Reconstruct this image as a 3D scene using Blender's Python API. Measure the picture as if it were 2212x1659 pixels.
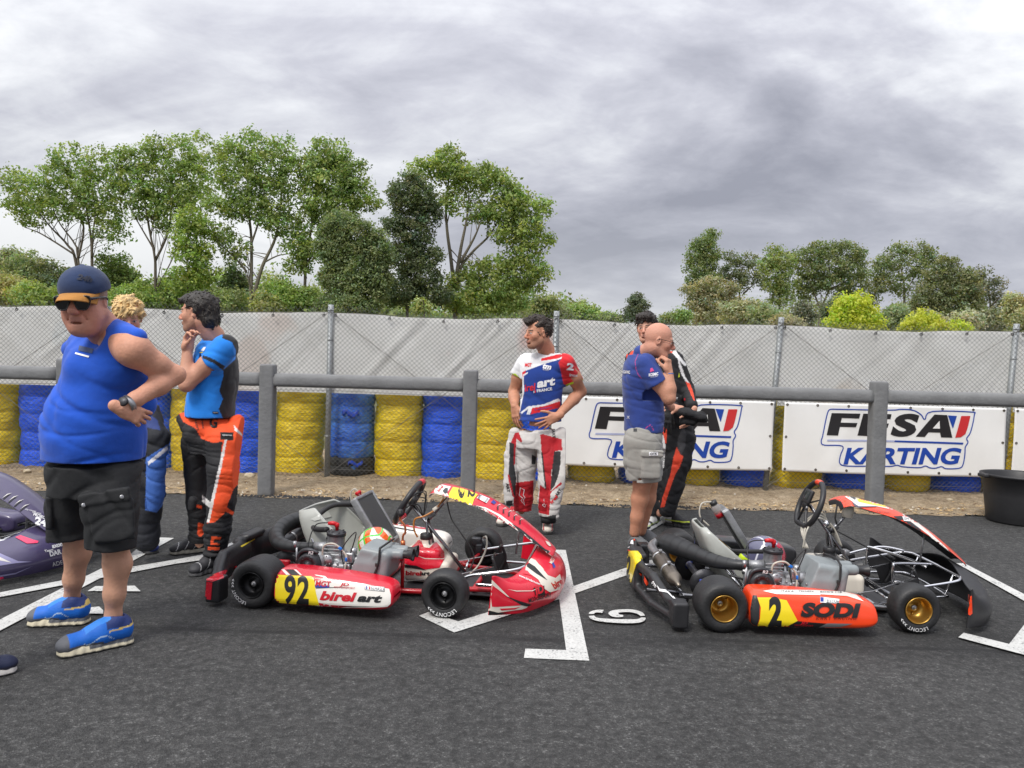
import bpy, bmesh, math, random
import numpy as np
from mathutils import Vector, Matrix
from mathutils.bvhtree import BVHTree
from math import sin, cos, pi, radians as R
for o in list(bpy.data.objects): bpy.data.objects.remove(o, do_unlink=True)
sc = bpy.context.scene
COL = sc.collection
# ---------------------------------------------------------------- camera
CAMH, PITCH, ROLL, FOC = 1.40, R(1.8), R(1.6), 1671.0      # metres, radians, focal in px of a 2212 px wide picture
C_LOC = Vector((0, 0, CAMH))
_f = Vector((0, cos(PITCH), -sin(PITCH))); _r0 = Vector((1, 0, 0)); _u0 = _r0.cross(_f)
_r = _r0*cos(ROLL) + _u0*sin(ROLL); _u = _u0*cos(ROLL) - _r0*sin(ROLL)
cam = bpy.data.cameras.new('camera'); co = bpy.data.objects.new('camera', cam); COL.objects.link(co)
cam.sensor_width = 36; cam.lens = 36*FOC/2212; cam.clip_end = 3000; cam.clip_start = 0.05
co.matrix_world = Matrix(((_r.x, _u.x, -_f.x, C_LOC.x), (_r.y, _u.y, -_f.y, C_LOC.y), (_r.z, _u.z, -_f.z, C_LOC.z), (0, 0, 0, 1)))
sc.camera = co
def ray(px, py):
    return _f + _r*((px-1106)/FOC) + _u*((829.5-py)/FOC)
def P(px, py, Y):
    d = ray(px, py); return C_LOC + d*(Y/d.y)
def gp(px, py, z=0.0):
    d = ray(px, py); return C_LOC + d*((z-CAMH)/d.z)
NF, NR, NU = (np.array(v) for v in (_f, _r, _u))
def proj(co):
    q = np.asarray(co) - np.array(C_LOC); w = q@NF
    return np.stack([1106+FOC*(q@NR)/w, 829.5-FOC*(q@NU)/w], -1)
# ---------------------------------------------------------------- render / colour
sc.render.engine = 'CYCLES'; sc.view_settings.view_transform = 'Standard'; sc.view_settings.look = 'None'
sc.view_settings.gamma = 1; sc.view_settings.exposure = 0.60
sc.cycles.max_bounces = 8; sc.cycles.diffuse_bounces = 5; sc.cycles.transparent_max_bounces = 8; sc.cycles.use_denoising = True
# ---------------------------------------------------------------- world
SUN_EL, SUN_AZ = R(52), R(-150)      # azimuth measured from +Y clockwise: behind the camera to the left
w = bpy.data.worlds.new('World'); sc.world = w; w.use_nodes = True
nt = w.node_tree; N = nt.nodes; L = nt.links; N.clear()
def wn(t, **k):
    n = N.new(t)
    for a, b in k.items(): setattr(n, a, b)
    return n
def wm(op, a, b=None, c=None):
    n = N.new('ShaderNodeMath'); n.operation = op
    for i, v in enumerate((a, b, c)):
        if v is None: continue
        if isinstance(v, (int, float)): n.inputs[i].default_value = v
        else: L.new(v, n.inputs[i])
    return n.outputs[0]
tc = wn('ShaderNodeTexCoord'); sep = wn('ShaderNodeSeparateXYZ'); L.new(tc.outputs['Generated'], sep.inputs[0])
sx, sy, sz = sep.outputs
zc = wm('ADD', wm('MAXIMUM', sz, 0.0), 0.26)
cmb = wn('ShaderNodeCombineXYZ'); L.new(wm('DIVIDE', sx, zc), cmb.inputs[0]); L.new(wm('DIVIDE', sy, zc), cmb.inputs[1])
def wnoise(scale, det, rough, dist, off=(0, 0, 0), rot=0.0, sc3=(1, 1, 1)):
    mp = wn('ShaderNodeMapping'); mp.inputs['Location'].default_value = off; mp.inputs['Rotation'].default_value = (0, 0, rot); mp.inputs['Scale'].default_value = sc3
    L.new(cmb.outputs[0], mp.inputs[0])
    n = wn('ShaderNodeTexNoise'); n.inputs['Scale'].default_value = scale; n.inputs['Detail'].default_value = det
    n.inputs['Roughness'].default_value = rough; n.inputs['Distortion'].default_value = dist
    L.new(mp.outputs[0], n.inputs['Vector']); return n.outputs['Fac']
n1 = wnoise(1.0, 9, 0.52, 0.85, (3.1, 4.7, 0), -0.45, (0.85, 1.1, 1))
n2 = wnoise(4.0, 9, 0.62, 0.30, (7.7, 2.2, 0), -0.5, (.9, 1.1, 1))
n3 = wnoise(0.5, 3, 0.5, 0.0, (1.3, 5.2, 0), 0.0)
# billow value, brighter towards the left (sun side) and duller to the lower right
v = wm('ADD', wm('MULTIPLY', wm('SUBTRACT', n1, .5), 1.75), wm('ADD', wm('MULTIPLY', wm('SUBTRACT', n2, .5), 0.52), wm('MULTIPLY', wm('SUBTRACT', n3, .5), 0.7)))
v = wm('ADD', wm('ADD', v, .545), wm('MULTIPLY', sx, -0.24))
cr = wn('ShaderNodeValToRGB'); L.new(v, cr.inputs[0])
els = cr.color_ramp.elements
els[0].position = 0.16; els[0].color = (.30, .305, .355, 1)
els[1].position = 0.86; els[1].color = (.92, .925, .935, 1)
for p_, c_ in ((.34, (.405, .41, .465, 1)), (.47, (.515, .52, .575, 1)), (.58, (.64, .65, .69, 1)), (.70, (.78, .79, .815, 1))):
    e = els.new(p_); e.color = c_
# overcast luminance rises towards the zenith
gain = wm('ADD', 0.68, wm('MULTIPLY', wm('POWER', wm('MAXIMUM', sz, 0.0), 1.6), 1.25))
mixh = wn('ShaderNodeMix', data_type='RGBA'); mixh.inputs[7].default_value = (.47, .475, .535, 1)
hz = wm('MULTIPLY', wm('SUBTRACT', 1.0, wm('MINIMUM', wm('MULTIPLY', wm('MAXIMUM', sz, 0.0), 5.0), 1.0)), 0.75)
L.new(hz, mixh.inputs[0]); L.new(cr.outputs[0], mixh.inputs[6])
# the horizon's own tone is lighter to the left
lf = wn('ShaderNodeMix', data_type='RGBA'); lf.inputs[6].default_value = (.70, .71, .72, 1); lf.inputs[7].default_value = (.44, .445, .52, 1)
L.new(wm('MULTIPLY_ADD', sx, 1.1, 0.45), lf.inputs[0]); lf.clamp_factor = True; L.new(lf.outputs[2], mixh.inputs[7])
sky = wn('ShaderNodeTexSky', sky_type='NISHITA'); sky.sun_disc = False; sky.sun_elevation = SUN_EL; sky.sun_rotation = SUN_AZ
bg1 = wn('ShaderNodeBackground'); L.new(sky.outputs[0], bg1.inputs[0]); bg1.inputs[1].default_value = 0.08
bg2 = wn('ShaderNodeBackground'); L.new(mixh.outputs[2], bg2.inputs[0]); L.new(gain, bg2.inputs[1])
mx = wn('ShaderNodeMixShader'); mx.inputs[0].default_value = 0.93
L.new(bg1.outputs[0], mx.inputs[1]); L.new(bg2.outputs[0], mx.inputs[2])
wo = wn('ShaderNodeOutputWorld'); L.new(mx.outputs[0], wo.inputs[0])
# ---------------------------------------------------------------- sun behind thin cloud
sl = bpy.data.lights.new('sun', 'SUN'); sl.energy = 1.6; sl.angle = R(16); sl.color = (1, .96, .90)
so = bpy.data.objects.new('sun', sl); COL.objects.link(so)
_sd = Vector((sin(SUN_AZ)*cos(SUN_EL), cos(SUN_AZ)*cos(SUN_EL), sin(SUN_EL)))
so.rotation_euler = _sd.to_track_quat('Z', 'Y').to_euler(); so.location = _sd*30
# ---------------------------------------------------------------- helpers
def lin(r, g, b):
    f = lambda c: (c/255/12.92 if c/255 <= .04045 else ((c/255+.055)/1.055)**2.4)
    return (f(r), f(g), f(b))
MATS = {}
def mat(name, col=(.5, .5, .5), rough=.6, metal=0.0, bump=0.0, bscale=60, var=0.0, vscale=8, attr=False, coat=0.0, spec=.5, alpha=1.0, trans=0.0, sheen=0.0, bdet=4):
    if name in MATS: return MATS[name]
    m = bpy.data.materials.new(name); m.use_nodes = True; t = m.node_tree; b = t.nodes['Principled BSDF']
    b.inputs['Base Color'].default_value = (*col, 1); b.inputs['Roughness'].default_value = rough; b.inputs['Metallic'].default_value = metal
    b.inputs['Specular IOR Level'].default_value = spec; b.inputs['Coat Weight'].default_value = coat; b.inputs['Coat Roughness'].default_value = .08
    b.inputs['Alpha'].default_value = alpha; b.inputs['Transmission Weight'].default_value = trans; b.inputs['Sheen Weight'].default_value = sheen
    tcn = t.nodes.new('ShaderNodeTexCoord'); src = None
    if attr:
        a = t.nodes.new('ShaderNodeAttribute'); a.attribute_name = 'Col'; src = a.outputs['Color']
    if var:
        nz = t.nodes.new('ShaderNodeTexNoise'); nz.inputs['Scale'].default_value = vscale; nz.inputs['Detail'].default_value = 5; nz.inputs['Roughness'].default_value = .65
        t.links.new(tcn.outputs['Object'], nz.inputs['Vector'])
        mr = t.nodes.new('ShaderNodeMapRange'); mr.inputs[1].default_value = .3; mr.inputs[2].default_value = .7; mr.inputs[3].default_value = 1-var; mr.inputs[4].default_value = 1+var
        t.links.new(nz.outputs[0], mr.inputs[0])
        vm = t.nodes.new('ShaderNodeVectorMath'); vm.operation = 'SCALE'; t.links.new(mr.outputs[0], vm.inputs['Scale'])
        if src: t.links.new(src, vm.inputs[0])
        else: vm.inputs[0].default_value = col
        src = vm.outputs[0]
        mr2 = t.nodes.new('ShaderNodeMapRange'); mr2.inputs[3].default_value = max(0, rough-.1); mr2.inputs[4].default_value = min(1, rough+.12)
        t.links.new(nz.outputs[0], mr2.inputs[0]); t.links.new(mr2.outputs[0], b.inputs['Roughness'])
    if src: t.links.new(src, b.inputs['Base Color'])
    if bump:
        nb = t.nodes.new('ShaderNodeTexNoise'); nb.inputs['Scale'].default_value = bscale; nb.inputs['Detail'].default_value = bdet
        t.links.new(tcn.outputs['Object'], nb.inputs['Vector'])
        bp = t.nodes.new('ShaderNodeBump'); bp.inputs['Strength'].default_value = bump; bp.inputs['Distance'].default_value = .01
        t.links.new(nb.outputs[0], bp.inputs['Height']); t.links.new(bp.outputs[0], b.inputs['Normal'])
    MATS[name] = m; return m
def tag(o, label=None, cat=None, group=None, kind=None):
    if label: o['label'] = label
    if cat: o['category'] = cat
    if group: o['group'] = group
    if kind: o['kind'] = kind
    return o
def thing(name, label, cat, loc=(0, 0, 0), rz=0.0, group=None):
    o = bpy.data.objects.new(name, None); COL.objects.link(o); o.location = loc; o.rotation_euler = (0, 0, rz); o.empty_display_size = .1
    return tag(o, label, cat, group)
def par(o, parent):
    if parent is not None:
        o.parent = parent; 
    return o
def mesh_obj(name, V, F, m, parent=None, smooth=True, colors=None, label=None, world=False):
    """link a mesh object; world=True: V are world coordinates and the parent is kept unrotated at its place"""
    V = np.asarray(V, dtype=np.float64)
    if world and parent is not None:
        M = wmat(parent).inverted(); V = V@np.array(M.to_3x3()).T + np.array(M.translation)
    me = bpy.data.meshes.new(name)
    if isinstance(F, np.ndarray):
        n = len(F); k = F.shape[1]
        me.vertices.add(len(V)); me.vertices.foreach_set('co', V.astype(np.float32).ravel())
        me.loops.add(n*k); me.loops.foreach_set('vertex_index', F.astype(np.int32).ravel())
        me.polygons.add(n); me.polygons.foreach_set('loop_start', np.arange(0, n*k, k, dtype=np.int32))
        me.polygons.foreach_set('loop_total', np.full(n, k, dtype=np.int32)); me.update(calc_edges=True)
    else:
        me.from_pydata([tuple(v) for v in V], [], F); me.update()
    me.validate()
    if smooth: me.polygons.foreach_set('use_smooth', [True]*len(me.polygons))
    if colors is not None:
        a = me.color_attributes.new('Col', 'FLOAT_COLOR', 'POINT')
        c = np.ones((len(V), 4), dtype=np.float32); c[:, :3] = colors; a.data.foreach_set('color', c.ravel())
    o = bpy.data.objects.new(name, me); COL.objects.link(o)
    if m is not None:
        for mm in (m if isinstance(m, (list, tuple)) else [m]): me.materials.append(mm)
    par(o, parent)
    if label: o['label'] = label
    return o
def wmat(o):
    m = Matrix.LocRotScale(o.location, o.rotation_euler, o.scale)
    return wmat(o.parent)@m if o.parent else m
class MB:
    """collects pieces of one mesh"""
    def __init__(s): s.V = []; s.F = []; s.S = []; s.M = []; s.mi = 0
    def add(s, V, F, smooth=False):
        b = len(s.V); s.V += [tuple(v) for v in V]; s.F += [tuple(i+b for i in f) for f in F]; s.S += [smooth]*len(F); s.M += [s.mi]*len(F); return s
    def box(s, c, d, rot=None, bev=0.0):
        x, y, z = (k/2 for k in d); 
        if bev:
            bm = bmesh.new(); bmesh.ops.create_cube(bm, size=1)
            for v in bm.verts: v.co = Vector((v.co.x*d[0], v.co.y*d[1], v.co.z*d[2]))
            bmesh.ops.bevel(bm, geom=bm.edges[:], offset=bev, segments=2, affect='EDGES', profile=.6)
            V = [v.co.copy() for v in bm.verts]; F = [[v.index for v in f.verts] for f in bm.faces]; bm.free()
        else:
            V = [Vector(p) for p in ((-x,-y,-z),(x,-y,-z),(x,y,-z),(-x,y,-z),(-x,-y,z),(x,-y,z),(x,y,z),(-x,y,z))]
            F = [(0,3,2,1),(4,5,6,7),(0,1,5,4),(1,2,6,5),(2,3,7,6),(3,0,4,7)]
        if rot is not None: V = [rot@v for v in V]
        c = Vector(c); return s.add([v+c for v in V], F, bool(bev))
    def tube(s, pts, r, seg=10, closed=False, cap=True, spline=0, flat=1.0, up=None):
        pts = [Vector(p) for p in pts]; rr = list(r) if hasattr(r, '__len__') else [r]*len(pts)
        if spline and len(pts) > 2:
            q = []; qr = []; n = len(pts); rng = range(n if closed else n-1)
            for i in rng:
                g = lambda k: pts[k % n] if closed else pts[min(max(k, 0), n-1)]
                h = lambda k: rr[k % n] if closed else rr[min(max(k, 0), n-1)]
                p0, p1, p2, p3 = g(i-1), g(i), g(i+1), g(i+2)
                for j in range(spline):
                    t = j/spline
                    q.append(.5*((2*p1)+(p2-p0)*t+(2*p0-5*p1+4*p2-p3)*t*t+(3*p1-p0-3*p2+p3)*t**3)); qr.append(h(i)*(1-t)+h(i+1)*t)
            if not closed: q.append(pts[-1]); qr.append(rr[-1])
            pts, rr = q, qr
        n = len(pts); V = []; F = []
        T = []
        for i in range(n):
            a = pts[(i-1) % n] if closed or i > 0 else pts[0]; b = pts[(i+1) % n] if closed or i < n-1 else pts[-1]
            t = (b-a); T.append(t.normalized() if t.length > 1e-9 else Vector((0, 0, 1)))
        u = up.copy() if up is not None else (Vector((0, 0, 1)) if abs(T[0].z) < .9 else Vector((1, 0, 0)))
        u = (u - T[0]*u.dot(T[0])).normalized()
        for i in range(n):
            u = (u - T[i]*u.dot(T[i])); u = u.normalized() if u.length > 1e-6 else T[i].orthogonal().normalized(); w_ = T[i].cross(u)
            for k in range(seg):
                a = 2*pi*k/seg; V.append(pts[i]+(u*cos(a)*flat+w_*sin(a))*rr[i])
        for i in range(n if closed else n-1):
            j = (i+1) % n
            for k in range(seg):
                F.append((i*seg+k, i*seg+(k+1) % seg, j*seg+(k+1) % seg, j*seg+k))
        if cap and not closed:
            F.append(tuple(range(seg))[::-1]); F.append(tuple(range((n-1)*seg, n*seg)))
        return s.add(V, F, True)
    def lathe(s, c, axis, prof, seg=24, cap=True, smooth=True):
        """prof: list of (along, radius)"""
        c = Vector(c); ax = Vector(axis).normalized(); u = ax.orthogonal().normalized(); w_ = ax.cross(u); V = []; F = []
        for a, r in prof:
            for k in range(seg):
                t = 2*pi*k/seg; V.append(c+ax*a+(u*cos(t)+w_*sin(t))*max(r, 1e-5))
        for i in range(len(prof)-1):
            for k in range(seg): F.append((i*seg+k, i*seg+(k+1) % seg, (i+1)*seg+(k+1) % seg, (i+1)*seg+k))
        if cap:
            F.append(tuple(range(seg))[::-1]); n = len(prof); F.append(tuple(range((n-1)*seg, n*seg)))
        return s.add(V, F, smooth)
    def prism(s, poly, h, M=None):
        """poly: list of 2-D points, extruded 0..h along z, then M"""
        n = len(poly); V = [Vector((x, y, 0)) for x, y in poly]+[Vector((x, y, h)) for x, y in poly]
        if M is not None: V = [M@v for v in V]
        F = [tuple(range(n))[::-1], tuple(range(n, 2*n))]+[(i, (i+1) % n, n+(i+1) % n, n+i) for i in range(n)]
        return s.add(V, F)
    def sheet(s, rows, thick=0.0, closed=False):
        """rows: grid of points -> surface; thick: offset copy to give it body"""
        nr, nc = len(rows), len(rows[0]); V = [Vector(p) for r_ in rows for p in r_]
        F = [(i*nc+j, i*nc+j+1, (i+1)*nc+j+1, (i+1)*nc+j) for i in range(nr-1) for j in range(nc-1)]
        if thick:
            bm = bmesh.new(); vs = [bm.verts.new(v) for v in V]; [bm.faces.new([vs[i] for i in f]) for f in F]; bm.normal_update()
            V2 = [v.co - v.normal*thick for v in vs]; b = len(V)
            bd = [e for e in bm.edges if e.is_boundary]; bm.verts.index_update()
            E = []
            for e in bd:
                l = e.link_loops[0]; E.append((l.vert.index, l.link_loop_next.vert.index))
            bm.free(); F2 = [tuple(i+b for i in f[::-1]) for f in F]+[(j_, i_, i_+b, j_+b) for i_, j_ in E]
            V = V+V2; F = F+F2
        return s.add(V, F, True)
    def build(s, name, m, parent=None, label=None, world=False, autosm=None):
        o = mesh_obj(name, s.V if s.V else [(0, 0, 0)], s.F, m, parent, False, None, label, world)
        o.data.polygons.foreach_set('use_smooth', s.S[:len(o.data.polygons)]) if len(o.data.polygons) == len(s.S) else None
        if len(o.data.polygons) == len(s.M): o.data.polygons.foreach_set('material_index', s.M)
        if autosm:
            bm = bmesh.new(); bm.from_mesh(o.data)
            for e in bm.edges:
                if len(e.link_faces) == 2 and e.calc_face_angle(0) > autosm: e.smooth = False
            bm.to_mesh(o.data); bm.free()
        return o
def rowspline(pts, n):
    """Catmull-Rom resample of a list of vectors into n points"""
    pts = [Vector(p) for p in pts]; m = len(pts); out = []
    for i in range(n):
        t = i/(n-1)*(m-1); k = min(int(t), m-2); t -= k
        g = lambda q: pts[min(max(q, 0), m-1)]
        p0, p1, p2, p3 = g(k-1), g(k), g(k+1), g(k+2)
        out.append(.5*((2*p1)+(p2-p0)*t+(2*p0-5*p1+4*p2-p3)*t*t+(3*p1-p0-3*p2+p3)*t**3))
    return out
def loft(rows, nu, nv):
    """rows of control points -> smooth grid of nu rows by nv columns"""
    a = [rowspline(r_, nv) for r_ in rows]
    cols = [rowspline([a[i][j] for i in range(len(a))], nu) for j in range(nv)]
    return [[cols[j][i] for j in range(nv)] for i in range(nu)]
def inpoly(q, poly):
    x, y = q[..., 0], q[..., 1]; res = np.zeros(x.shape, bool); n = len(poly)
    for i in range(n):
        x1, y1 = poly[i]; x2, y2 = poly[(i+1) % n]
        if y1 == y2: continue
        c = ((y1 > y) != (y2 > y)) & (x < (x2-x1)*(y-y1)/(y2-y1)+x1); res ^= c
    return res
# ---------------------------------------------------------------- signed distance modelling
class SDF:
    def __init__(s, lo, hi, h, fine=None, hf=None):
        s.ax = []
        for i in range(3):
            if fine is None: s.ax.append(np.arange(lo[i], hi[i]+h, h, dtype=np.float32))
            else:
                a, b = fine[i]; s.ax.append(np.concatenate([np.arange(lo[i], a, h), np.arange(a, b, hf), np.arange(b, hi[i]+h, h)]).astype(np.float32))
        s.F = np.full([len(a) for a in s.ax], .08, dtype=np.float32)
    def sub(s, lo, hi):
        sl = []
        for i in range(3):
            a = max(0, int(np.searchsorted(s.ax[i], lo[i]))-1); b = min(len(s.ax[i]), int(np.searchsorted(s.ax[i], hi[i]))+1)
            if a >= b: return None
            sl.append(slice(a, b))
        return tuple(sl)
    def grids(s, sl):
        return (s.ax[0][sl[0]][:, None, None], s.ax[1][sl[1]][None, :, None], s.ax[2][sl[2]][None, None, :])
    def put(s, lo, hi, fn, k=.02, op='u'):
        mg = .05+k; sl = s.sub([a-mg for a in lo], [a+mg for a in hi])
        if sl is None: return s
        d = fn(*s.grids(sl)).astype(np.float32); A = s.F[sl]
        if op == 'u':
            if k > 0: hh = np.clip(.5+.5*(A-d)/k, 0, 1); s.F[sl] = A*(1-hh)+d*hh-k*hh*(1-hh)
            else: s.F[sl] = np.minimum(A, d)
        elif op == 's':
            d = -d
            if k > 0: hh = np.clip(.5-.5*(A-d)/k, 0, 1); s.F[sl] = A*(1-hh)+d*hh+k*hh*(1-hh)
            else: s.F[sl] = np.maximum(A, d)
        return s
    def cap(s, a, b, ra, rb=None, k=.02, op='u', flat=None):
        """tapered capsule; flat=(dir, factor): squeezed along dir"""
        rb = ra if rb is None else rb; a = np.array(a, dtype=float); b = np.array(b, dtype=float); m = max(ra, rb); ab = b-a; L2 = max(ab@ab, 1e-9)
        if flat is not None:
            n = np.array(flat[0], dtype=float); n /= np.linalg.norm(n); g = 1/flat[1]-1
        def fn(x, y, z):
            px, py, pz = x-a[0], y-a[1], z-a[2]; t = np.clip((px*ab[0]+py*ab[1]+pz*ab[2])/L2, 0, 1)
            qx, qy, qz = px-t*ab[0], py-t*ab[1], pz-t*ab[2]
            if flat is not None:
                w_ = (qx*n[0]+qy*n[1]+qz*n[2])*g; qx = qx+w_*n[0]; qy = qy+w_*n[1]; qz = qz+w_*n[2]
            return np.sqrt(qx*qx+qy*qy+qz*qz)-(ra+(rb-ra)*t)
        return s.put(np.minimum(a, b)-m, np.maximum(a, b)+m, fn, k, op)
    def ell(s, c, r, k=.02, op='u', M=None):
        """ellipsoid; M: 3x3 rotation (columns = its axes)"""
        c = np.array(c, dtype=float); r = np.array(r, dtype=float); m = r.max(); Mi = None if M is None else np.array(M).T
        def fn(x, y, z):
            p = (x-c[0], y-c[1], z-c[2])
            if Mi is not None: p = [Mi[i, 0]*p[0]+Mi[i, 1]*p[1]+Mi[i, 2]*p[2] for i in range(3)]
            k0 = np.sqrt(sum((p[i]/r[i])**2 for i in range(3))); k1 = np.sqrt(sum((p[i]/r[i]**2)**2 for i in range(3)))
            return k0*(k0-1)/np.maximum(k1, 1e-6)
        e = r if M is None else np.full(3, m)
        return s.put(c-e, c+e, fn, k, op)
    def trunk(s, rings, yaw=0.0, k=.02, op='u', e=2.3):
        """torso by horizontal rings (z, cx, cy, rx, ry), rx across, ry deep, turned by yaw"""
        Z = np.array(sorted(rings)); zs = Z[:, 0]; m = Z[:, 3:].max(); cs, sn = cos(yaw), sin(yaw)
        zz = np.linspace(zs[0], zs[-1], 80)
        def sp(col):       # smooth interpolation
            v_ = np.interp(zz, zs, Z[:, col]); kk = np.ones(9)/9; return np.convolve(np.pad(v_, 4, 'edge'), kk, 'valid')
        cs_ = [sp(i) for i in range(1, 5)]
        def fn(x, y, z):
            zf = z.ravel(); cx, cy, rx, ry = (np.interp(zf, zz, c_).reshape(z.shape) for c_ in cs_)
            px, py = x-cx, y-cy; u = (px*cs+py*sn)/rx; v_ = (-px*sn+py*cs)/ry
            d = ((np.abs(u)**e+np.abs(v_)**e)**(1/e)-1)*np.minimum(rx, ry)
            return np.maximum(d, np.maximum(zs[0]-z, z-zs[-1]))
        c0 = Z[:, 1:3].mean(0); sp_ = np.abs(Z[:, 1:3]-c0).max()
        return s.put((c0[0]-m-sp_, c0[1]-m-sp_, zs[0]), (c0[0]+m+sp_, c0[1]+m+sp_, zs[-1]), fn, k, op)
    def cut(s, p, n, k=0.0, lo=None, hi=None):
        """remove the side the normal n points to"""
        n = np.array(n, dtype=float); n /= np.linalg.norm(n); p = np.array(p, dtype=float)
        sl = s.sub(lo, hi) if lo is not None else tuple(slice(0, len(a)) for a in s.ax)
        if sl is None: return s
        x, y, z = s.grids(sl); d = (x-p[0])*n[0]+(y-p[1])*n[1]+(z-p[2])*n[2]; s.F[sl] = np.maximum(s.F[sl], d.astype(np.float32)); return s
    def warp(s, fn, lo=None, hi=None):
        sl = s.sub(lo, hi) if lo is not None else tuple(slice(0, len(a)) for a in s.ax)
        s.F[sl] += fn(*s.grids(sl)).astype(np.float32); return s
    def mesh(s):
        F = s.F; F[0] = F[-1] = .05; F[:, 0] = F[:, -1] = .05; F[:, :, 0] = F[:, :, -1] = .05
        sg = F < 0; nx, ny, nz = F.shape
        act = np.zeros((nx-1, ny-1, nz-1), bool); tot = np.zeros(act.shape, np.uint8)
        for i in (0, 1):
            for j in (0, 1):
                for k in (0, 1): tot += sg[i:nx-1+i, j:ny-1+j, k:nz-1+k]
        act = (tot > 0) & (tot < 8); I, J, K = np.nonzero(act); n = len(I)
        idx = np.full(act.shape, -1, np.int32); idx[I, J, K] = np.arange(n)
        acc = np.zeros((n, 3)); cnt = np.zeros(n); off = [(0,0,0),(1,0,0),(0,1,0),(1,1,0),(0,0,1),(1,0,1),(0,1,1),(1,1,1)]
        ax = s.ax
        for a in range(8):
            for b in range(a+1, 8):
                da = [off[b][q]-off[a][q] for q in range(3)]
                if sum(map(abs, da)) != 1: continue
                A = F[I+off[a][0], J+off[a][1], K+off[a][2]]; B = F[I+off[b][0], J+off[b][1], K+off[b][2]]
                m_ = (A < 0) != (B < 0); t = np.where(m_, A/np.where(m_, A-B, 1), 0)
                pa = np.stack([ax[0][I+off[a][0]], ax[1][J+off[a][1]], ax[2][K+off[a][2]]], 1); pb = np.stack([ax[0][I+off[b][0]], ax[1][J+off[b][1]], ax[2][K+off[b][2]]], 1)
                acc += np.where(m_[:, None], pa+(pb-pa)*t[:, None], 0); cnt += m_
        V = acc/cnt[:, None]; Q = []
        for d in range(3):
            sl0 = [slice(None)]*3; sl1 = [slice(None)]*3; sl0[d] = slice(0, -1); sl1[d] = slice(1, None)
            A, B = sg[tuple(sl0)], sg[tuple(sl1)]; cr_ = A != B
            i, j, k = np.nonzero(cr_); c = [i, j, k]; o1, o2 = [(q) for q in range(3) if q != d]
            ok = (c[o1] > 0) & (c[o2] > 0) & (c[o1] < F.shape[o1]-1) & (c[o2] < F.shape[o2]-1); c = [q[ok] for q in c]; ins = A[tuple(c)]
            def at(a, b):
                cc = [q.copy() for q in c]; cc[o1] -= a; cc[o2] -= b; return idx[tuple(cc)]
            q = np.stack([at(0, 0), at(1, 0), at(1, 1), at(0, 1)], 1)
            fl = ins if d != 1 else ~ins
            q[fl] = q[fl][:, ::-1]; q = q[:, ::-1] if True else q; Q.append(q)
        Fq = np.concatenate(Q); Fq = Fq[(Fq >= 0).all(1)]
        return V, Fq
def relax(V, F, it=2, lam=.5):
    E = np.concatenate([F[:, [i, (i+1) % F.shape[1]]] for i in range(F.shape[1])])
    for _ in range(it):
        S = np.zeros_like(V); c = np.zeros(len(V))
        for a, b in ((0, 1), (1, 0)):
            for q in range(3): S[:, q] += np.bincount(E[:, a], V[E[:, b], q], len(V))
            c += np.bincount(E[:, a], minlength=len(V))
        V = V+(S/np.maximum(c, 1)[:, None]-V)*lam
    return V
def vnormals(V, F):
    n = np.cross(V[F[:, 2]]-V[F[:, 0]], V[F[:, 3]]-V[F[:, 1]]); out = np.zeros_like(V)
    for k in range(4):
        for q in range(3): out[:, q] += np.bincount(F[:, k], n[:, q], len(V))
    return out/np.maximum(np.linalg.norm(out, axis=1, keepdims=True), 1e-9)
def folds(seed, amp, f=18, vert=.35, warpamp=1.6):
    """cloth folds: warped sines"""
    rg = random.Random(seed); ks = [(rg.uniform(-1, 1)*f, rg.uniform(-1, 1)*f, rg.uniform(-1, 1)*f*vert*2, rg.uniform(0, 6)) for _ in range(4)]
    w_ = [(rg.uniform(-1, 1)*f*.45, rg.uniform(-1, 1)*f*.45, rg.uniform(-1, 1)*f*.6, rg.uniform(0, 6)) for _ in range(4)]
    def fn(x, y, z):
        r_ = 0
        for (a, b, c, p), (a2, b2, c2, p2) in zip(ks, w_):
            r_ = r_+np.sin(a*x+b*y+c*z+p+warpamp*np.sin(a2*x+b2*y+c2*z+p2))
        return amp*.5*r_
    return fn
# ---------------------------------------------------------------- lettering
def text_mesh(s, size=1.0, sx=1.0, shear=0.0, bold=0.0, space=1.0, sub=0.0, align='CENTER'):
    """2-D triangles of a line of text, centred on the origin, cap height = size"""
    cu = bpy.data.curves.new('t', 'FONT'); cu.body = s; cu.align_x = align; cu.align_y = 'CENTER'; cu.offset = bold; cu.space_character = space; cu.resolution_u = 4; cu.size = 1.0
    o = bpy.data.objects.new('t', cu); COL.objects.link(o); dg = bpy.context.evaluated_depsgraph_get(); me = bpy.data.meshes.new_from_object(o.evaluated_get(dg))
    bm = bmesh.new(); bm.from_mesh(me); bmesh.ops.remove_doubles(bm, verts=bm.verts, dist=1e-4); bmesh.ops.triangulate(bm, faces=bm.faces[:])
    k = size/.70
    for v in bm.verts: v.co = Vector(((v.co.x*sx+shear*v.co.y)*k, v.co.y*k, 0))
    if sub:
        for _ in range(5):
            e = [e for e in bm.edges if e.calc_length() > sub*size]
            if not e: break
            bmesh.ops.subdivide_edges(bm, edges=e, cuts=1); bmesh.ops.triangulate(bm, faces=bm.faces[:])
    V = np.array([v.co[:] for v in bm.verts]); bm.verts.index_update(); T = [tuple(v.index for v in f.verts) for f in bm.faces]; bm.free()
    bpy.data.objects.remove(o, do_unlink=True); bpy.data.meshes.remove(me); bpy.data.curves.remove(cu)
    if len(V):
        mn, mx_ = V.min(0), V.max(0); V -= (mn+mx_)/2
    return V[:, :2], T
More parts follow.
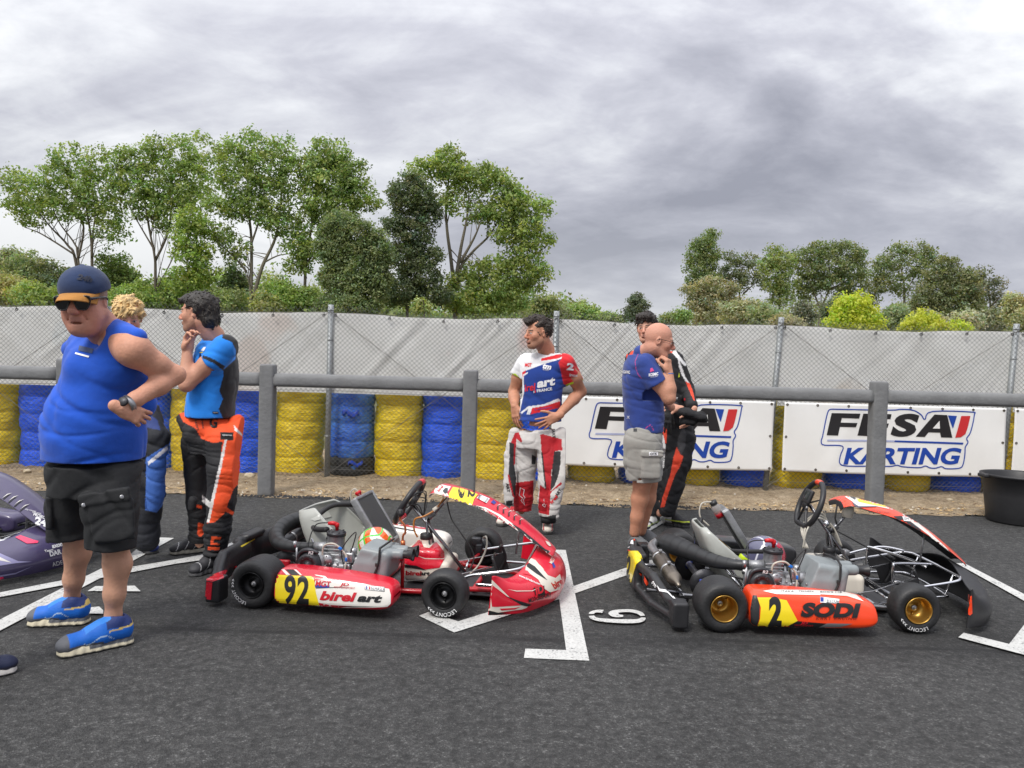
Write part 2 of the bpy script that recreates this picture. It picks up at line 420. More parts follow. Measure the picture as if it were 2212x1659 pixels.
def poly2(poly, maxlen=None):
    bm = bmesh.new(); f = bm.faces.new([bm.verts.new((x, y, 0)) for x, y in poly]); bmesh.ops.triangulate(bm, faces=[f])
    if maxlen:
        for _ in range(7):
            e = [e for e in bm.edges if e.calc_length() > maxlen]
            if not e: break
            bmesh.ops.subdivide_edges(bm, edges=e, cuts=1); bmesh.ops.triangulate(bm, faces=bm.faces[:])
    bm.verts.index_update(); V = np.array([v.co[:2] for v in bm.verts]); T = [tuple(v.index for v in f.verts) for f in bm.faces]; bm.free(); return V, T
def bvh_of(*objs):
    V = []; F = []
    for o in objs:
        M = wmat(o); b = len(V); V += [M@v.co for v in o.data.vertices]; F += [[i+b for i in p.vertices] for p in o.data.polygons]
    return BVHTree.FromPolygons(V, F)
def stick(bvh, V2, T, m, parent, name='lettering', off=.002, maxd=30, prm=None, label=None):
    """lay 2-D pieces given in photo pixels on the surface they show on"""
    W = []; ok = []
    for x, y in V2:
        d = ray(x, y).normalized(); h = bvh.ray_cast(C_LOC, d, maxd)
        if h[0] is None: W.append(Vector((0, 0, 0))); ok.append(False)
        else:
            n = h[1] if h[1].dot(d) < 0 else -h[1]; W.append(h[0]+n*(off*.6+.0008)-d*(off+.0006)); ok.append(True)
    if not any(ok): return None
    F = []
    for t in T:
        if all(ok[i] for i in t) and max((W[t[i]]-W[t[i-1]]).length for i in range(3)) < .25: F.append(t)
    if not F: return None
    used = sorted({i for f in F for i in f}); mp_ = {a: b for b, a in enumerate(used)}; W = [W[i] for i in used]; F = [tuple(mp_[i] for i in f) for f in F]
    a, b, c = (W[i] for i in F[0][:3])
    if (b-a).cross(c-a).dot(C_LOC-a) < 0: F = [f[::-1] for f in F]
    return mesh_obj(name, W, F, m, parent, False, None, label, world=True)
def words(bvh, s, px, py, hgt, m, parent, rot=0.0, sx=1.0, shear=0.0, bold=0.0, space=1.0, width=None, name='lettering', off=.002, sheary=0.0):
    """text on a surface: centre and cap height in photo pixels, rot in degrees (clockwise on the photo)"""
    V, T = text_mesh(s, hgt, sx, shear, bold, space, 4.5/hgt)
    if width: V = V*np.array([width/max(1e-6, np.ptp(V[:, 0])), 1])
    V = V*np.array([1, -1]); V[:, 1] += V[:, 0]*sheary; a = R(rot); V = V@np.array([[cos(a), sin(a)], [-sin(a), cos(a)]])+np.array([px, py])
    return stick(bvh, V, T, m, parent, name, off)
def patch(bvh, poly, m, parent, name='sticker', off=.0012, step=6, label=None):
    V, T = poly2(poly, step); return stick(bvh, V, T, m, parent, name, off, label=label)
def rrect(x0, y0, x1, y1, r=3, rot=0, n=3):
    pts = []
    for cx, cy, a0 in ((x1-r, y0+r, -90), (x1-r, y1-r, 0), (x0+r, y1-r, 90), (x0+r, y0+r, 180)):
        for i in range(n+1): a = R(a0+90*i/n); pts.append((cx+r*cos(a), cy+r*sin(a)))
    cx, cy = (x0+x1)/2, (y0+y1)/2; a = R(rot)
    return [(cx+(x-cx)*cos(a)-(y-cy)*sin(a), cy+(x-cx)*sin(a)+(y-cy)*cos(a)) for x, y in pts]
def _rbox(s, c, d, r=.01, k=.01, op='u', M=None):
    c = np.array(c, dtype=float); d = np.array(d, dtype=float)/2-r; Mi = None if M is None else np.array(M).T; m = np.linalg.norm(d)+r if M is not None else None
    def fn(x, y, z):
        p = (x-c[0], y-c[1], z-c[2])
        if Mi is not None: p = [Mi[i, 0]*p[0]+Mi[i, 1]*p[1]+Mi[i, 2]*p[2] for i in range(3)]
        q = [np.abs(p[i])-d[i] for i in range(3)]
        return np.sqrt(sum(np.maximum(a, 0)**2 for a in q))+np.minimum(np.maximum(np.maximum(q[0], q[1]), q[2]), 0)-r
    e = d+r if M is None else np.full(3, m)
    return s.put(c-e, c+e, fn, k, op)
SDF.rbox = _rbox
def sdf_obj(S, name, m, parent=None, it=1, colors=None, label=None, world=False, z=None):
    V, F = S.mesh(); V = relax(V, F, it) if it else V
    c = colors(V, vnormals(V, F)) if callable(colors) else colors
    return mesh_obj(name, V, F, m, parent, True, c, label, world)
def merge_decals():
    """stickers, lettering and other surface pattern become material slots of the part they lie on"""
    byp = {}
    for o in list(COL.objects):
        if o.type == 'MESH' and o.parent is not None and o.parent.type == 'MESH' and o.name.split('.')[0] in ('lettering', 'sticker', 'logo_outline', 'letter_hole', 'blue_flash', 'red_flash', 'logo_line', 'print', 'eyelet'):
            byp.setdefault(o.parent.name, []).append(o)
    for pn, kids in byp.items():
        p = bpy.data.objects[pn]; me = p.data; n0 = len(me.vertices); V = np.empty(n0*3, np.float32); me.vertices.foreach_get('co', V)
        base = [(list(f.vertices), f.material_index, f.use_smooth) for f in me.polygons]; Vs = [V.reshape(-1, 3)]; cnt = n0
        hascol = 'Col' in me.attributes
        if hascol: c = np.empty(n0*4, np.float32); me.attributes['Col'].data.foreach_get('color', c); cols = [c.reshape(-1, 4)]
        ms = list(me.materials)
        for o in kids:
            M = Matrix.LocRotScale(o.location, o.rotation_euler, o.scale); mm = o.data; v = np.array([M@q.co for q in mm.vertices], dtype=np.float32)
            idx = []
            for q in mm.materials:
                if q not in ms: ms.append(q)
                idx.append(ms.index(q))
            base += [([i+cnt for i in f.vertices], idx[f.material_index], f.use_smooth) for f in mm.polygons]; Vs.append(v); cnt += len(v)
            if hascol: cols.append(np.ones((len(v), 4), np.float32))
            bpy.data.objects.remove(o, do_unlink=True)
        V = np.concatenate(Vs); nm = bpy.data.meshes.new(pn); nm.vertices.add(len(V)); nm.vertices.foreach_set('co', V.ravel())
        lt = np.array([len(b[0]) for b in base], np.int32); ls = np.concatenate([[0], np.cumsum(lt)[:-1]]).astype(np.int32)
        nm.loops.add(int(lt.sum())); nm.loops.foreach_set('vertex_index', np.array([i for b in base for i in b[0]], np.int32)); nm.polygons.add(len(base))
        nm.polygons.foreach_set('loop_start', ls); nm.polygons.foreach_set('loop_total', lt); nm.update(calc_edges=True)
        nm.polygons.foreach_set('material_index', np.array([b[1] for b in base], np.int32)); nm.polygons.foreach_set('use_smooth', [b[2] for b in base])
        for q in ms: nm.materials.append(q)
        if hascol:
            a = nm.color_attributes.new('Col', 'FLOAT_COLOR', 'POINT'); a.data.foreach_set('color', np.concatenate(cols).ravel())
        p.data = nm
# ================================================================ ground
def ribbon2(pts, wdt, closed=False):
    """stroke of a polyline in 2-D -> one quad strip (V, F)"""
    n = len(pts); L_ = []; 
    ww = wdt if hasattr(wdt, '__len__') else [wdt]*n
    for i in range(n):
        a = pts[(i-1) % n] if closed or i else pts[0]; b = pts[(i+1) % n] if closed or i < n-1 else pts[-1]
        dx, dy = b[0]-a[0], b[1]-a[1]; l = math.hypot(dx, dy) or 1; h = ww[i]/2
        L_ += [(pts[i][0]-dy/l*h, pts[i][1]+dx/l*h), (pts[i][0]+dy/l*h, pts[i][1]-dx/l*h)]
    F = [(2*i, 2*i+1, 2*((i+1) % n)+1, 2*((i+1) % n)) for i in range(n if closed else n-1)]
    return np.array(L_), F
def node_mat(name):
    m = bpy.data.materials.new(name); m.use_nodes = True; t = m.node_tree; return m, t, t.nodes['Principled BSDF']
def tnoise(t, vec, scale, det=4, rough=.6):
    n = t.nodes.new('ShaderNodeTexNoise'); n.inputs['Scale'].default_value = scale; n.inputs['Detail'].default_value = det; n.inputs['Roughness'].default_value = rough
    t.links.new(vec, n.inputs['Vector']); return n.outputs[0]
def tramp(t, fac, stops):
    r_ = t.nodes.new('ShaderNodeValToRGB'); t.links.new(fac, r_.inputs[0]); e = r_.color_ramp.elements
    while len(e) < len(stops): e.new(.5)
    for i, (p_, c_) in enumerate(stops): e[i].position = p_; e[i].color = (*c_, 1) if len(c_) == 3 else c_
    return r_.outputs[0]
def tmath(t, op, a, b=None, c=None):
    n = t.nodes.new('ShaderNodeMath'); n.operation = op
    for i, v_ in enumerate((a, b, c)):
        if v_ is None: continue
        if isinstance(v_, (int, float)): n.inputs[i].default_value = v_
        else: t.links.new(v_, n.inputs[i])
    return n.outputs[0]
def tmix(t, f, a, b, mode='MIX'):
    n = t.nodes.new('ShaderNodeMix'); n.data_type = 'RGBA'; n.blend_type = mode
    for s_, v_ in ((0, f), (6, a), (7, b)):
        if isinstance(v_, (int, float)): n.inputs[s_].default_value = v_
        elif isinstance(v_, tuple): n.inputs[s_].default_value = (*v_, 1)
        else: t.links.new(v_, n.inputs[s_])
    return n.outputs[2]
def tbump(t, b, h, strength, dist):
    n = t.nodes.new('ShaderNodeBump'); n.inputs['Strength'].default_value = strength; n.inputs['Distance'].default_value = dist
    t.links.new(h, n.inputs['Height']); t.links.new(n.outputs[0], b.inputs['Normal'])
def asphalt_mat():
    m, t, b = node_mat('asphalt'); g = t.nodes.new('ShaderNodeNewGeometry').outputs['Position']
    vo = t.nodes.new('ShaderNodeTexVoronoi'); vo.inputs['Scale'].default_value = 150; t.links.new(g, vo.inputs['Vector'])
    sepc = t.nodes.new('ShaderNodeSeparateColor'); t.links.new(vo.outputs['Color'], sepc.inputs[0])
    fine = tnoise(t, g, 260, 3); mid = tnoise(t, g, 22, 6, .7); big = tnoise(t, g, .9, 4, .6); med = tnoise(t, g, 5, 5, .65)
    stone = tramp(t, sepc.outputs[0], [(0, (.050, .050, .0495)), (.5, (.078, .077, .0765)), (.85, (.108, .107, .106)), (1, (.19, .19, .185))])
    c = tmix(t, tramp(t, mid, [(.38, (.0, .0, .0)), (.62, (1., 1., 1.))]), (.036, .036, .036), stone)
    c = tmix(t, 1.0, c, tramp(t, big, [(.3, (.80, .80, .80)), (.7, (1.18, 1.18, 1.17))]), 'MULTIPLY')
    c = tmix(t, 1.0, c, tramp(t, med, [(.3, (.88, .88, .88)), (.7, (1.1, 1.1, 1.1))]), 'MULTIPLY')
    c = tmix(t, 1.0, c, tramp(t, tnoise(t, g, 62, 3, .7), [(.34, (.70, .70, .70)), (.5, (.97, .97, .97)), (.66, (1.18, 1.18, 1.17))]), 'MULTIPLY')
    # rubbered lane left by tyres: a band of dark streaks running along X
    sp_ = t.nodes.new('ShaderNodeSeparateXYZ'); t.links.new(g, sp_.inputs[0])
    mp = t.nodes.new('ShaderNodeMapping'); mp.inputs['Scale'].default_value = (.5, 5, 1); t.links.new(g, mp.inputs[0]); st = tnoise(t, mp.outputs[0], 3.2, 6, .7)
    def band(y0, w_, edge):
        d = tmath(t, 'ABSOLUTE', tmath(t, 'SUBTRACT', sp_.outputs[1], y0)); return tmath(t, 'SUBTRACT', 1.0, tmath(t, 'SMOOTH_MIN', 1.0, tmath(t, 'MULTIPLY', d, 1/w_), edge))
    off = tmath(t, 'MULTIPLY', tmath(t, 'SUBTRACT', st, .5), .9)
    lane = tmath(t, 'MULTIPLY', band(4.75, 1.15, .3), .22); line = band(3.86, .15, .2); l2 = tmath(t, 'MULTIPLY', band(4.06, .1, .2), .7)
    k = tmath(t, 'ADD', tmath(t, 'ADD', lane, tmath(t, 'MULTIPLY', line, tramp(t, st, [(.35, (.2, .2, .2)), (.6, (1, 1, 1))]))), tmath(t, 'MULTIPLY', l2, tramp(t, mid, [(.4, (.0, .0, .0)), (.6, (1, 1, 1))])))
    kk = tmath(t, 'MINIMUM', tmath(t, 'MAXIMUM', tmath(t, 'ADD', k, tmath(t, 'MULTIPLY', off, tmath(t, 'MINIMUM', k, 1.0))), 0.0), 1.0)
    c = tmix(t, tmath(t, 'MULTIPLY', kk, .8), c, (.014, .014, .015))
    t.links.new(c, b.inputs['Base Color']); b.inputs['Roughness'].default_value = .78; b.inputs['Specular IOR Level'].default_value = .35
    h = tmath(t, 'ADD', tmath(t, 'MULTIPLY', vo.outputs['Distance'], .8), tmath(t, 'MULTIPLY', mid, 1.6)); tbump(t, b, tmath(t, 'ADD', h, tmath(t, 'MULTIPLY', fine, .5)), .9, .009)
    return m
def dirt_mat():
    m, t, b = node_mat('dirt'); g = t.nodes.new('ShaderNodeNewGeometry').outputs['Position']
    a = tnoise(t, g, 9, 8, .75); c2 = tnoise(t, g, 70, 5, .7)
    c = tramp(t, a, [(.30, (.20, .145, .085)), (.46, (.42, .325, .21)), (.66, (.60, .49, .345))])
    c = tmix(t, 1.0, c, tramp(t, c2, [(.35, (.55, .52, .5)), (.6, (1.15, 1.13, 1.1))]), 'MULTIPLY')
    t.links.new(c, b.inputs['Base Color']); b.inputs['Roughness'].default_value = .95; tbump(t, b, tmath(t, 'ADD', a, c2), 1.0, .03); return m
def field_mat():
    m, t, b = node_mat('field'); g = t.nodes.new('ShaderNodeNewGeometry').outputs['Position']; a = tnoise(t, g, .4, 8, .7)
    t.links.new(tramp(t, a, [(.3, (.06, .075, .025)), (.7, (.16, .14, .06))]), b.inputs['Base Color']); b.inputs['Roughness'].default_value = 1; return m
def paint_mat():
    m, t, b = node_mat('road_paint'); g = t.nodes.new('ShaderNodeNewGeometry').outputs['Position']; a = tnoise(t, g, 60, 6, .75); bb = tnoise(t, g, 7, 5, .7)
    vo = t.nodes.new('ShaderNodeTexVoronoi'); vo.inputs['Scale'].default_value = 95; t.links.new(g, vo.inputs['Vector'])
    s_ = tmath(t, 'ADD', tmath(t, 'MULTIPLY', a, .7), tmath(t, 'ADD', tmath(t, 'MULTIPLY', bb, .38), tmath(t, 'MULTIPLY', vo.outputs['Distance'], -.22)))
    c = tramp(t, s_, [(.27, (.07, .07, .07)), (.33, (.40, .40, .39)), (.40, (.52, .52, .50)), (.6, (.60, .60, .58))])
    t.links.new(c, b.inputs['Base Color']); b.inputs['Roughness'].default_value = .7; tbump(t, b, tmath(t, 'ADD', a, tmath(t, 'MULTIPLY', vo.outputs['Distance'], .6)), .5, .006); return m
def plane(name, x0, x1, y0, y1, z, m):
    o = mesh_obj(name, [(x0, y0, z), (x1, y0, z), (x1, y1, z), (x0, y1, z)], [(0, 1, 2, 3)], m, None, False); o['kind'] = 'structure'; return o
plane('ground', -1500, 1500, -400, 2500, -.012, field_mat())
# gravelly verge with a lumpy surface
rg = random.Random(4); nx_, ny_ = 420, 70; V = []; 
for j in range(ny_):
    for i in range(nx_):
        x = -11+22*i/(nx_-1); t_ = j/(ny_-1); y = 7.47+t_*3.6
        if j == 0: y += .03*sin(x*3.1)+.035*sin(x*9.7+1)+rg.uniform(-.02, .02)
        V.append((x, y, .004+min(t_*9, 1)*(.018+.014*sin(x*5+y*3)*sin(y*9+x)+rg.uniform(0, .022))))
F = [(j*nx_+i, j*nx_+i+1, (j+1)*nx_+i+1, (j+1)*nx_+i) for j in range(ny_-1) for i in range(nx_-1)]
o = mesh_obj('dirt_verge', V, F, dirt_mat()); o['kind'] = 'structure'
plane('road', -14, 14, -6, 7.50, 0, asphalt_mat())
# stones, straw and wood chips lying on the verge: nobody could count them
rg = random.Random(8); mb = MB()
for i in range(5200):
    x = rg.uniform(-7.5, 7.5); y = 7.50+abs(rg.gauss(0, .55)) if rg.random() < .7 else rg.uniform(7.5, 9.3)
    s_ = rg.uniform(.006, .02); a = rg.uniform(0, pi); q = Matrix.Rotation(a, 3, 'Z')@Matrix.Rotation(rg.uniform(-.5, .5), 3, 'X')
    if rg.random() < .5:
        l = s_*rg.uniform(2, 5); w_ = s_*.35; V = [(-l/2, -w_, 0), (l/2, -w_*.6, 0), (l/2, w_, 0), (-l/2, w_*.7, 0), (0, 0, w_*1.2)]
        F = [(0, 1, 4), (1, 2, 4), (2, 3, 4), (3, 0, 4)]; mb.mi = rg.choice((0, 0, 2))
    else:
        V = [(s_*cos(k*1.257+.4*rg.random())*rg.uniform(.6, 1), s_*sin(k*1.257)*rg.uniform(.6, 1), 0) for k in range(5)]+[(0, 0, s_*rg.uniform(.4, .8))]
        F = [(k, (k+1) % 5, 5) for k in range(5)]; mb.mi = rg.choice((0, 1, 1, 3))
    mb.add([q@Vector(v_)+Vector((x, y, .024 if y > 7.6 else .012)) for v_ in V], F)
o = mb.build('stone_litter', [mat('straw', lin(196, 168, 124), .9), mat('pebble', lin(160, 143, 118), .9), mat('bark', lin(112, 86, 60), .9), mat('pale_stone', lin(206, 198, 182), .85)])
o['kind'] = 'stuff'
mb = MB()          # crumbs of asphalt along the edge of the road
for i in range(900):
    x = rg.choice((rg.uniform(-7, 7), rg.gauss(-2.15, .35), rg.gauss(1.5, .3))); y = 7.5+rg.gauss(0, .035); s_ = rg.uniform(.006, .02)
    V = [(x+s_*cos(k*1.257)*rg.uniform(.6, 1), y+s_*sin(k*1.257)*rg.uniform(.6, 1), .005) for k in range(5)]+[(x, y, .01+s_*.6)]
    mb.add(V, [(k, (k+1) % 5, 5) for k in range(5)])
o = mb.build('asphalt_rubble', mat('crumb', (.04, .04, .042), .9)); o['kind'] = 'stuff'
for px_, Y_, s_ in ((541, 8.45, .05), (2060, 8.2, .03), (60, 8.4, .035)):
    bm = bmesh.new(); bmesh.ops.create_icosphere(bm, subdivisions=3, radius=1); rg = random.Random(int(px_))
    for v_ in bm.verts: v_.co = Vector((v_.co.x*1.2, v_.co.y, v_.co.z*.7))*s_*(1+.16*sin(v_.co.x*4+px_)*cos(v_.co.y*5+v_.co.z*4))
    c = P(px_, 900, Y_); V = [tuple(v_.co+Vector((c.x, Y_, .02+s_*.5))) for v_ in bm.verts]; F = [[v_.index for v_ in f.verts] for f in bm.faces]; bm.free()
    o = mesh_obj('stone', V, F, mat('stone_surface', lin(190, 176, 150), .9, bump=.6, bscale=40, var=.25, vscale=20))
    tag(o, {541: 'pale rounded stone at the foot of the blue tyre stack behind the concrete post', 2060: 'small pale stone on the dirt in front of the blue tyre stack near the bucket', 60: 'pale stone on the dirt below the tyre stacks at the far left'}[px_], 'stone')
# painted grid markings
PM = paint_mat()
MZ = [.003]
def marking(name, polys):
    V = []; F = []
    for poly in polys:
        if isinstance(poly, tuple): V2, T = poly
        else: V2, T = poly2(poly)
        b = len(V); MZ[0] += .0007; V += [gp(x, y, MZ[0]) for x, y in V2]; F += [tuple(i+b for i in t_) for t_ in T]
    fix = []
    for f in F:
        a, b_, c = (V[i] for i in f[:3]); fix.append(f if (b_-a).cross(c-a).z > 0 else tuple(f[::-1]))
    o = mesh_obj(name, V, fix, PM, None, False); o['kind'] = 'structure'; return o
marking('road_marking', [[(1192.7, 1187), (1222, 1188), (1239, 1266), (1242, 1281.5), (1273, 1427), (1223, 1404), (1208, 1294), (1205, 1275)], [(1273, 1427), (1131.7, 1421), (1135, 1401), (1223, 1404)], [(1239, 1266), (1344, 1229), (1460, 1193), (1464, 1206), (1348, 1244.5), (1242, 1281.5)], [(1208, 1294), (981, 1366), (990, 1342), (1205, 1275)], [(981, 1366), (905, 1330), (925, 1322), (990, 1342)]])
marking('road_marking', [[(323, 1160), (376, 1162), (340, 1182), (286, 1212), (286, 1194)], [(286, 1212), (0, 1362), (-120, 1426), (-120, 1398), (0, 1338), (286, 1194)]])
marking('road_marking', [[(-100, 1299), (0, 1279.5), (286, 1224), (379, 1208.6), (447, 1196), (500, 1172), (518, 1181), (512, 1188), (447, 1208), (379, 1217.6), (286, 1235.5), (0, 1289.5), (-100, 1309)]])
marking('road_marking', [[(206, 1266), (291, 1265), (304, 1277), (189, 1276.5)], [(190, 1325), (197, 1311.5), (214, 1310), (223, 1318), (223, 1325.5)]])
marking('road_marking', [[(2066, 1216.5), (2083, 1216.5), (2212, 1283), (2330, 1345), (2330, 1360), (2212, 1297.5)], [(2070, 1376.5), (2082, 1366.5), (2180, 1391), (2212, 1414)], [(2180, 1391), (2212, 1350), (2236, 1312), (2262, 1322), (2290, 1431), (2212, 1414)]])
z4 = lambda x, y: ((1900+x*.3617)/1.8445, (2100+y*.3617)/1.8445)
def stroke(pts, ws):
    q = rowspline([(x, y, w_) for (x, y), w_ in zip(pts, ws)], 26); V2, F = ribbon2([(v_.x, v_.y*3) for v_ in q], [v_.z for v_ in q])
    return (np.array([z4(x, y/3) for x, y in V2]), F)
marking('grid_number_marking', [stroke([(1390, 928), (1330, 926), (1275, 938), (1262, 957)], [105, 85, 62, 62]), stroke([(1262, 976), (1290, 1004), (1390, 1024), (1600, 1036), (1760, 1034), (1820, 1014), (1832, 996)], [62, 75, 105, 130, 120, 75, 50]),
    stroke([(1828, 978), (1790, 945), (1700, 922), (1600, 922), (1520, 932), (1505, 952), (1540, 975), (1612, 978)], [48, 75, 90, 90, 100, 110, 105, 60])])
# ================================================================ concrete rail, wire fence, tarpaulins, banners, tyres
CONC = mat('concrete_grey', (.185, .188, .190), .85, bump=.5, bscale=35, var=.14, vscale=6, bdet=8)
PY = 7.56
def arris(w_, d, h, bev, name, top=.05):
    """square post with chamfered edges and rounded head"""
    bm = bmesh.new(); bmesh.ops.create_cube(bm, size=1)
    for v_ in bm.verts: v_.co = Vector((v_.co.x*w_, v_.co.y*d, (v_.co.z+.5)*h))
    bmesh.ops.bevel(bm, geom=[e for e in bm.edges], offset=bev, segments=3, affect='EDGES', profile=.5)
    bmesh.ops.subdivide_edges(bm, edges=[e for e in bm.edges if abs(e.verts[0].co.z-e.verts[1].co.z) > .3], cuts=24)
    rg = random.Random(name)
    for v_ in bm.verts: v_.co.x += rg.uniform(-.0015, .0015); v_.co.y += rg.uniform(-.0015, .0015)
    V = [tuple(v_.co) for v_ in bm.verts]; F = [[v_.index for v_ in f.verts] for f in bm.faces]; bm.free(); return V, F
PX = [-4.36, -2.385, -.405, 1.585, 3.585, 5.56]
BT = thing('concrete_barrier', 'grey concrete rail on square posts running along the edge of the asphalt', 'barrier', (0, PY, 0))
for i, x in enumerate(PX):
    V, F = arris(.142, .135, 1.29, .022, i)
    mesh_obj('post', [(a+x, b, c) for a, b, c in V], F, CONC, BT, True, label='square grey concrete post' if i == 1 else None)
edges_ = [-8.5]+PX+[9.0]
for i in range(len(edges_)-1):
    a, b = edges_[i], edges_[i+1]; a += .066; b -= .066
    prof = [(-.048, -.055), (-.058, -.03), (-.058, .025), (-.042, .058), (-.015, .070), (.015, .070), (.042, .058), (.058, .025), (.058, -.03), (.048, -.055), (0, -.062)]
    rows = []; rg = random.Random(i+40); n = 44
    for k in range(n+1):
        x = a+(b-a)*k/n; j = rg.uniform(-.001, .001)
        rows.append([(x, q[0]+j, 1.135+q[1]+j) for q in prof])
    mb = MB(); V = [p_ for r_ in rows for p_ in r_]; m_ = len(prof)
    F = [(k*m_+q, k*m_+(q+1) % m_, (k+1)*m_+(q+1) % m_, (k+1)*m_+q) for k in range(n) for q in range(m_)]+[tuple(range(m_))[::-1], tuple(range(n*m_, (n+1)*m_))]
    mb.add(V, F, True); mb.build('rail', CONC, BT)
# ---- chain-link fence
FY = 8.60; GALV = mat('galvanised_steel', (.36, .38, .39), .55, .55, var=.15, vscale=15); WIRE = mat('wire', (.12, .125, .12), .6, .3); BWIRE = mat('brace_wire', (.16, .15, .14), .6, .4)
FT = thing('chain_link_fence', 'grey chain link fence on round steel posts in front of the tyre stacks', 'fence', (0, FY, 0))
FPX = [(-7.1, 0), (-4.56, 0), (-2.045, .005), (.455, .02), (2.87, .11), (5.50, .10), (8.0, .05)]
for x, ln in FPX:
    mb = MB(); T_ = Vector((x+ln, .035, 1.955)); B_ = Vector((x, .035, 0)); mb.tube([B_, T_], .031, 16)
    for f in (.25, .55, .8, .97): c = B_.lerp(T_, f); mb.tube([c-Vector((0, 0, .006)), c+Vector((0, 0, .006))], .0345, 16)
    mb.build('fence_post', GALV, FT)
P_ = .0535; zb_, zt_ = .02, 1.90; x0, x1 = -7.2, 8.2; V = []; F = []; rr = .0017
def wire(a, b, r_):
    a = Vector(a); b = Vector(b); d = (b-a).normalized(); u = d.cross(Vector((0, 1, 0))).normalized()*r_; w_ = Vector((0, r_, 0)); k = len(V)
    for p_ in (a, b): V.extend([p_+u, p_+w_, p_-u, p_-w_])
    F.extend([(k+i, k+(i+1) % 4, k+4+(i+1) % 4, k+4+i) for i in range(4)])
hgt = zt_-zb_; n = int((x1-x0+hgt)/P_)
def zz(x): return zt_ + .012*sin(x*2.5) - .02*sin((x+2.05)/2.5*pi)**2
sl_ = 1.04
for i in range(n):
    xs = x0-hgt*sl_+i*P_*1.0
    for s_ in (1, -1):
        # a bent wire: straight cuts between the mesh corners, with a small wobble
        X0 = xs if s_ > 0 else xs+hgt*sl_; X1 = X0+s_*hgt*sl_; seg = 6; pts = []
        for k in range(seg+1):
            t_ = k/seg; xx = X0+(X1-X0)*t_; z_ = zb_+(zz(xx)-zb_)*t_
            pts.append((xx+.006*sin(xx*4+z_*3), .004*sin(z_*5+xx*2)+s_*.0012, z_))
        for k in range(seg):
            if pts[k][0] < x0-.3 or pts[k][0] > x1+.3: continue
            wire(pts[k], pts[k+1], rr)
        if x0 < X1 < x1: wire(pts[-1], (pts[-1][0]+s_*.010, 0, pts[-1][2]+.028), rr)
mesh_obj('wire_mesh', V, F, WIRE, FT, False)
for z_ in (1.865, 1.0, .12):
    V = []; F = []
    for i in range(60):
        a = x0+(x1-x0)*i/60; b = x0+(x1-x0)*(i+1)/60; g = lambda x: z_-.02*sin((x+2.05)/2.5*pi)**2*(z_ > .5)
        wire((a, .006, g(a)), (b, .006, g(b)), .002)
    mesh_obj('tension_wire', V, F, BWIRE, FT, False)
for i in range(len(FPX)-1):
    a, b = FPX[i], FPX[i+1]
    for q in (0, 1):
        V = []; F = []; p0, p1 = ((a[0]+a[1], b[0]) if q == 0 else (b[0]+b[1], a[0]))
        wire((p0, .0, 1.88), (p1, .0, .06), .0028); mesh_obj('brace_wire', V, F, BWIRE, FT, False)
# ---- white tarpaulins hung behind the mesh
def tarp_mat(name, tint):
    m, t, b = node_mat(name); g = t.nodes.new('ShaderNodeNewGeometry').outputs['Position']
    a = tnoise(t, g, 1.1, 3, .5); d_ = tnoise(t, g, 2.4, 6, .7); c = tramp(t, a, [(.42, (.88, .88, .86)), (.60, (.88, .88, .86)), (.66, tint)])
    c = tmix(t, 1.0, c, tramp(t, d_, [(.3, (.90, .90, .89)), (.65, (1.0, 1.0, 1.0))]), 'MULTIPLY'); t.links.new(c, b.inputs['Base Color']); b.inputs['Roughness'].default_value = .55
    w_ = tnoise(t, g, 11, 4, .55); tbump(t, b, w_, .2, .012)
    n = t.nodes.new('ShaderNodeBsdfTranslucent'); n.inputs[0].default_value = (.8, .8, .78, 1); mxs = t.nodes.new('ShaderNodeMixShader'); mxs.inputs[0].default_value = .15
    t.links.new(b.outputs[0], mxs.inputs[1]); t.links.new(n.outputs[0], mxs.inputs[2]); t.links.new(mxs.outputs[0], t.nodes['Material Output'].inputs[0]); return m
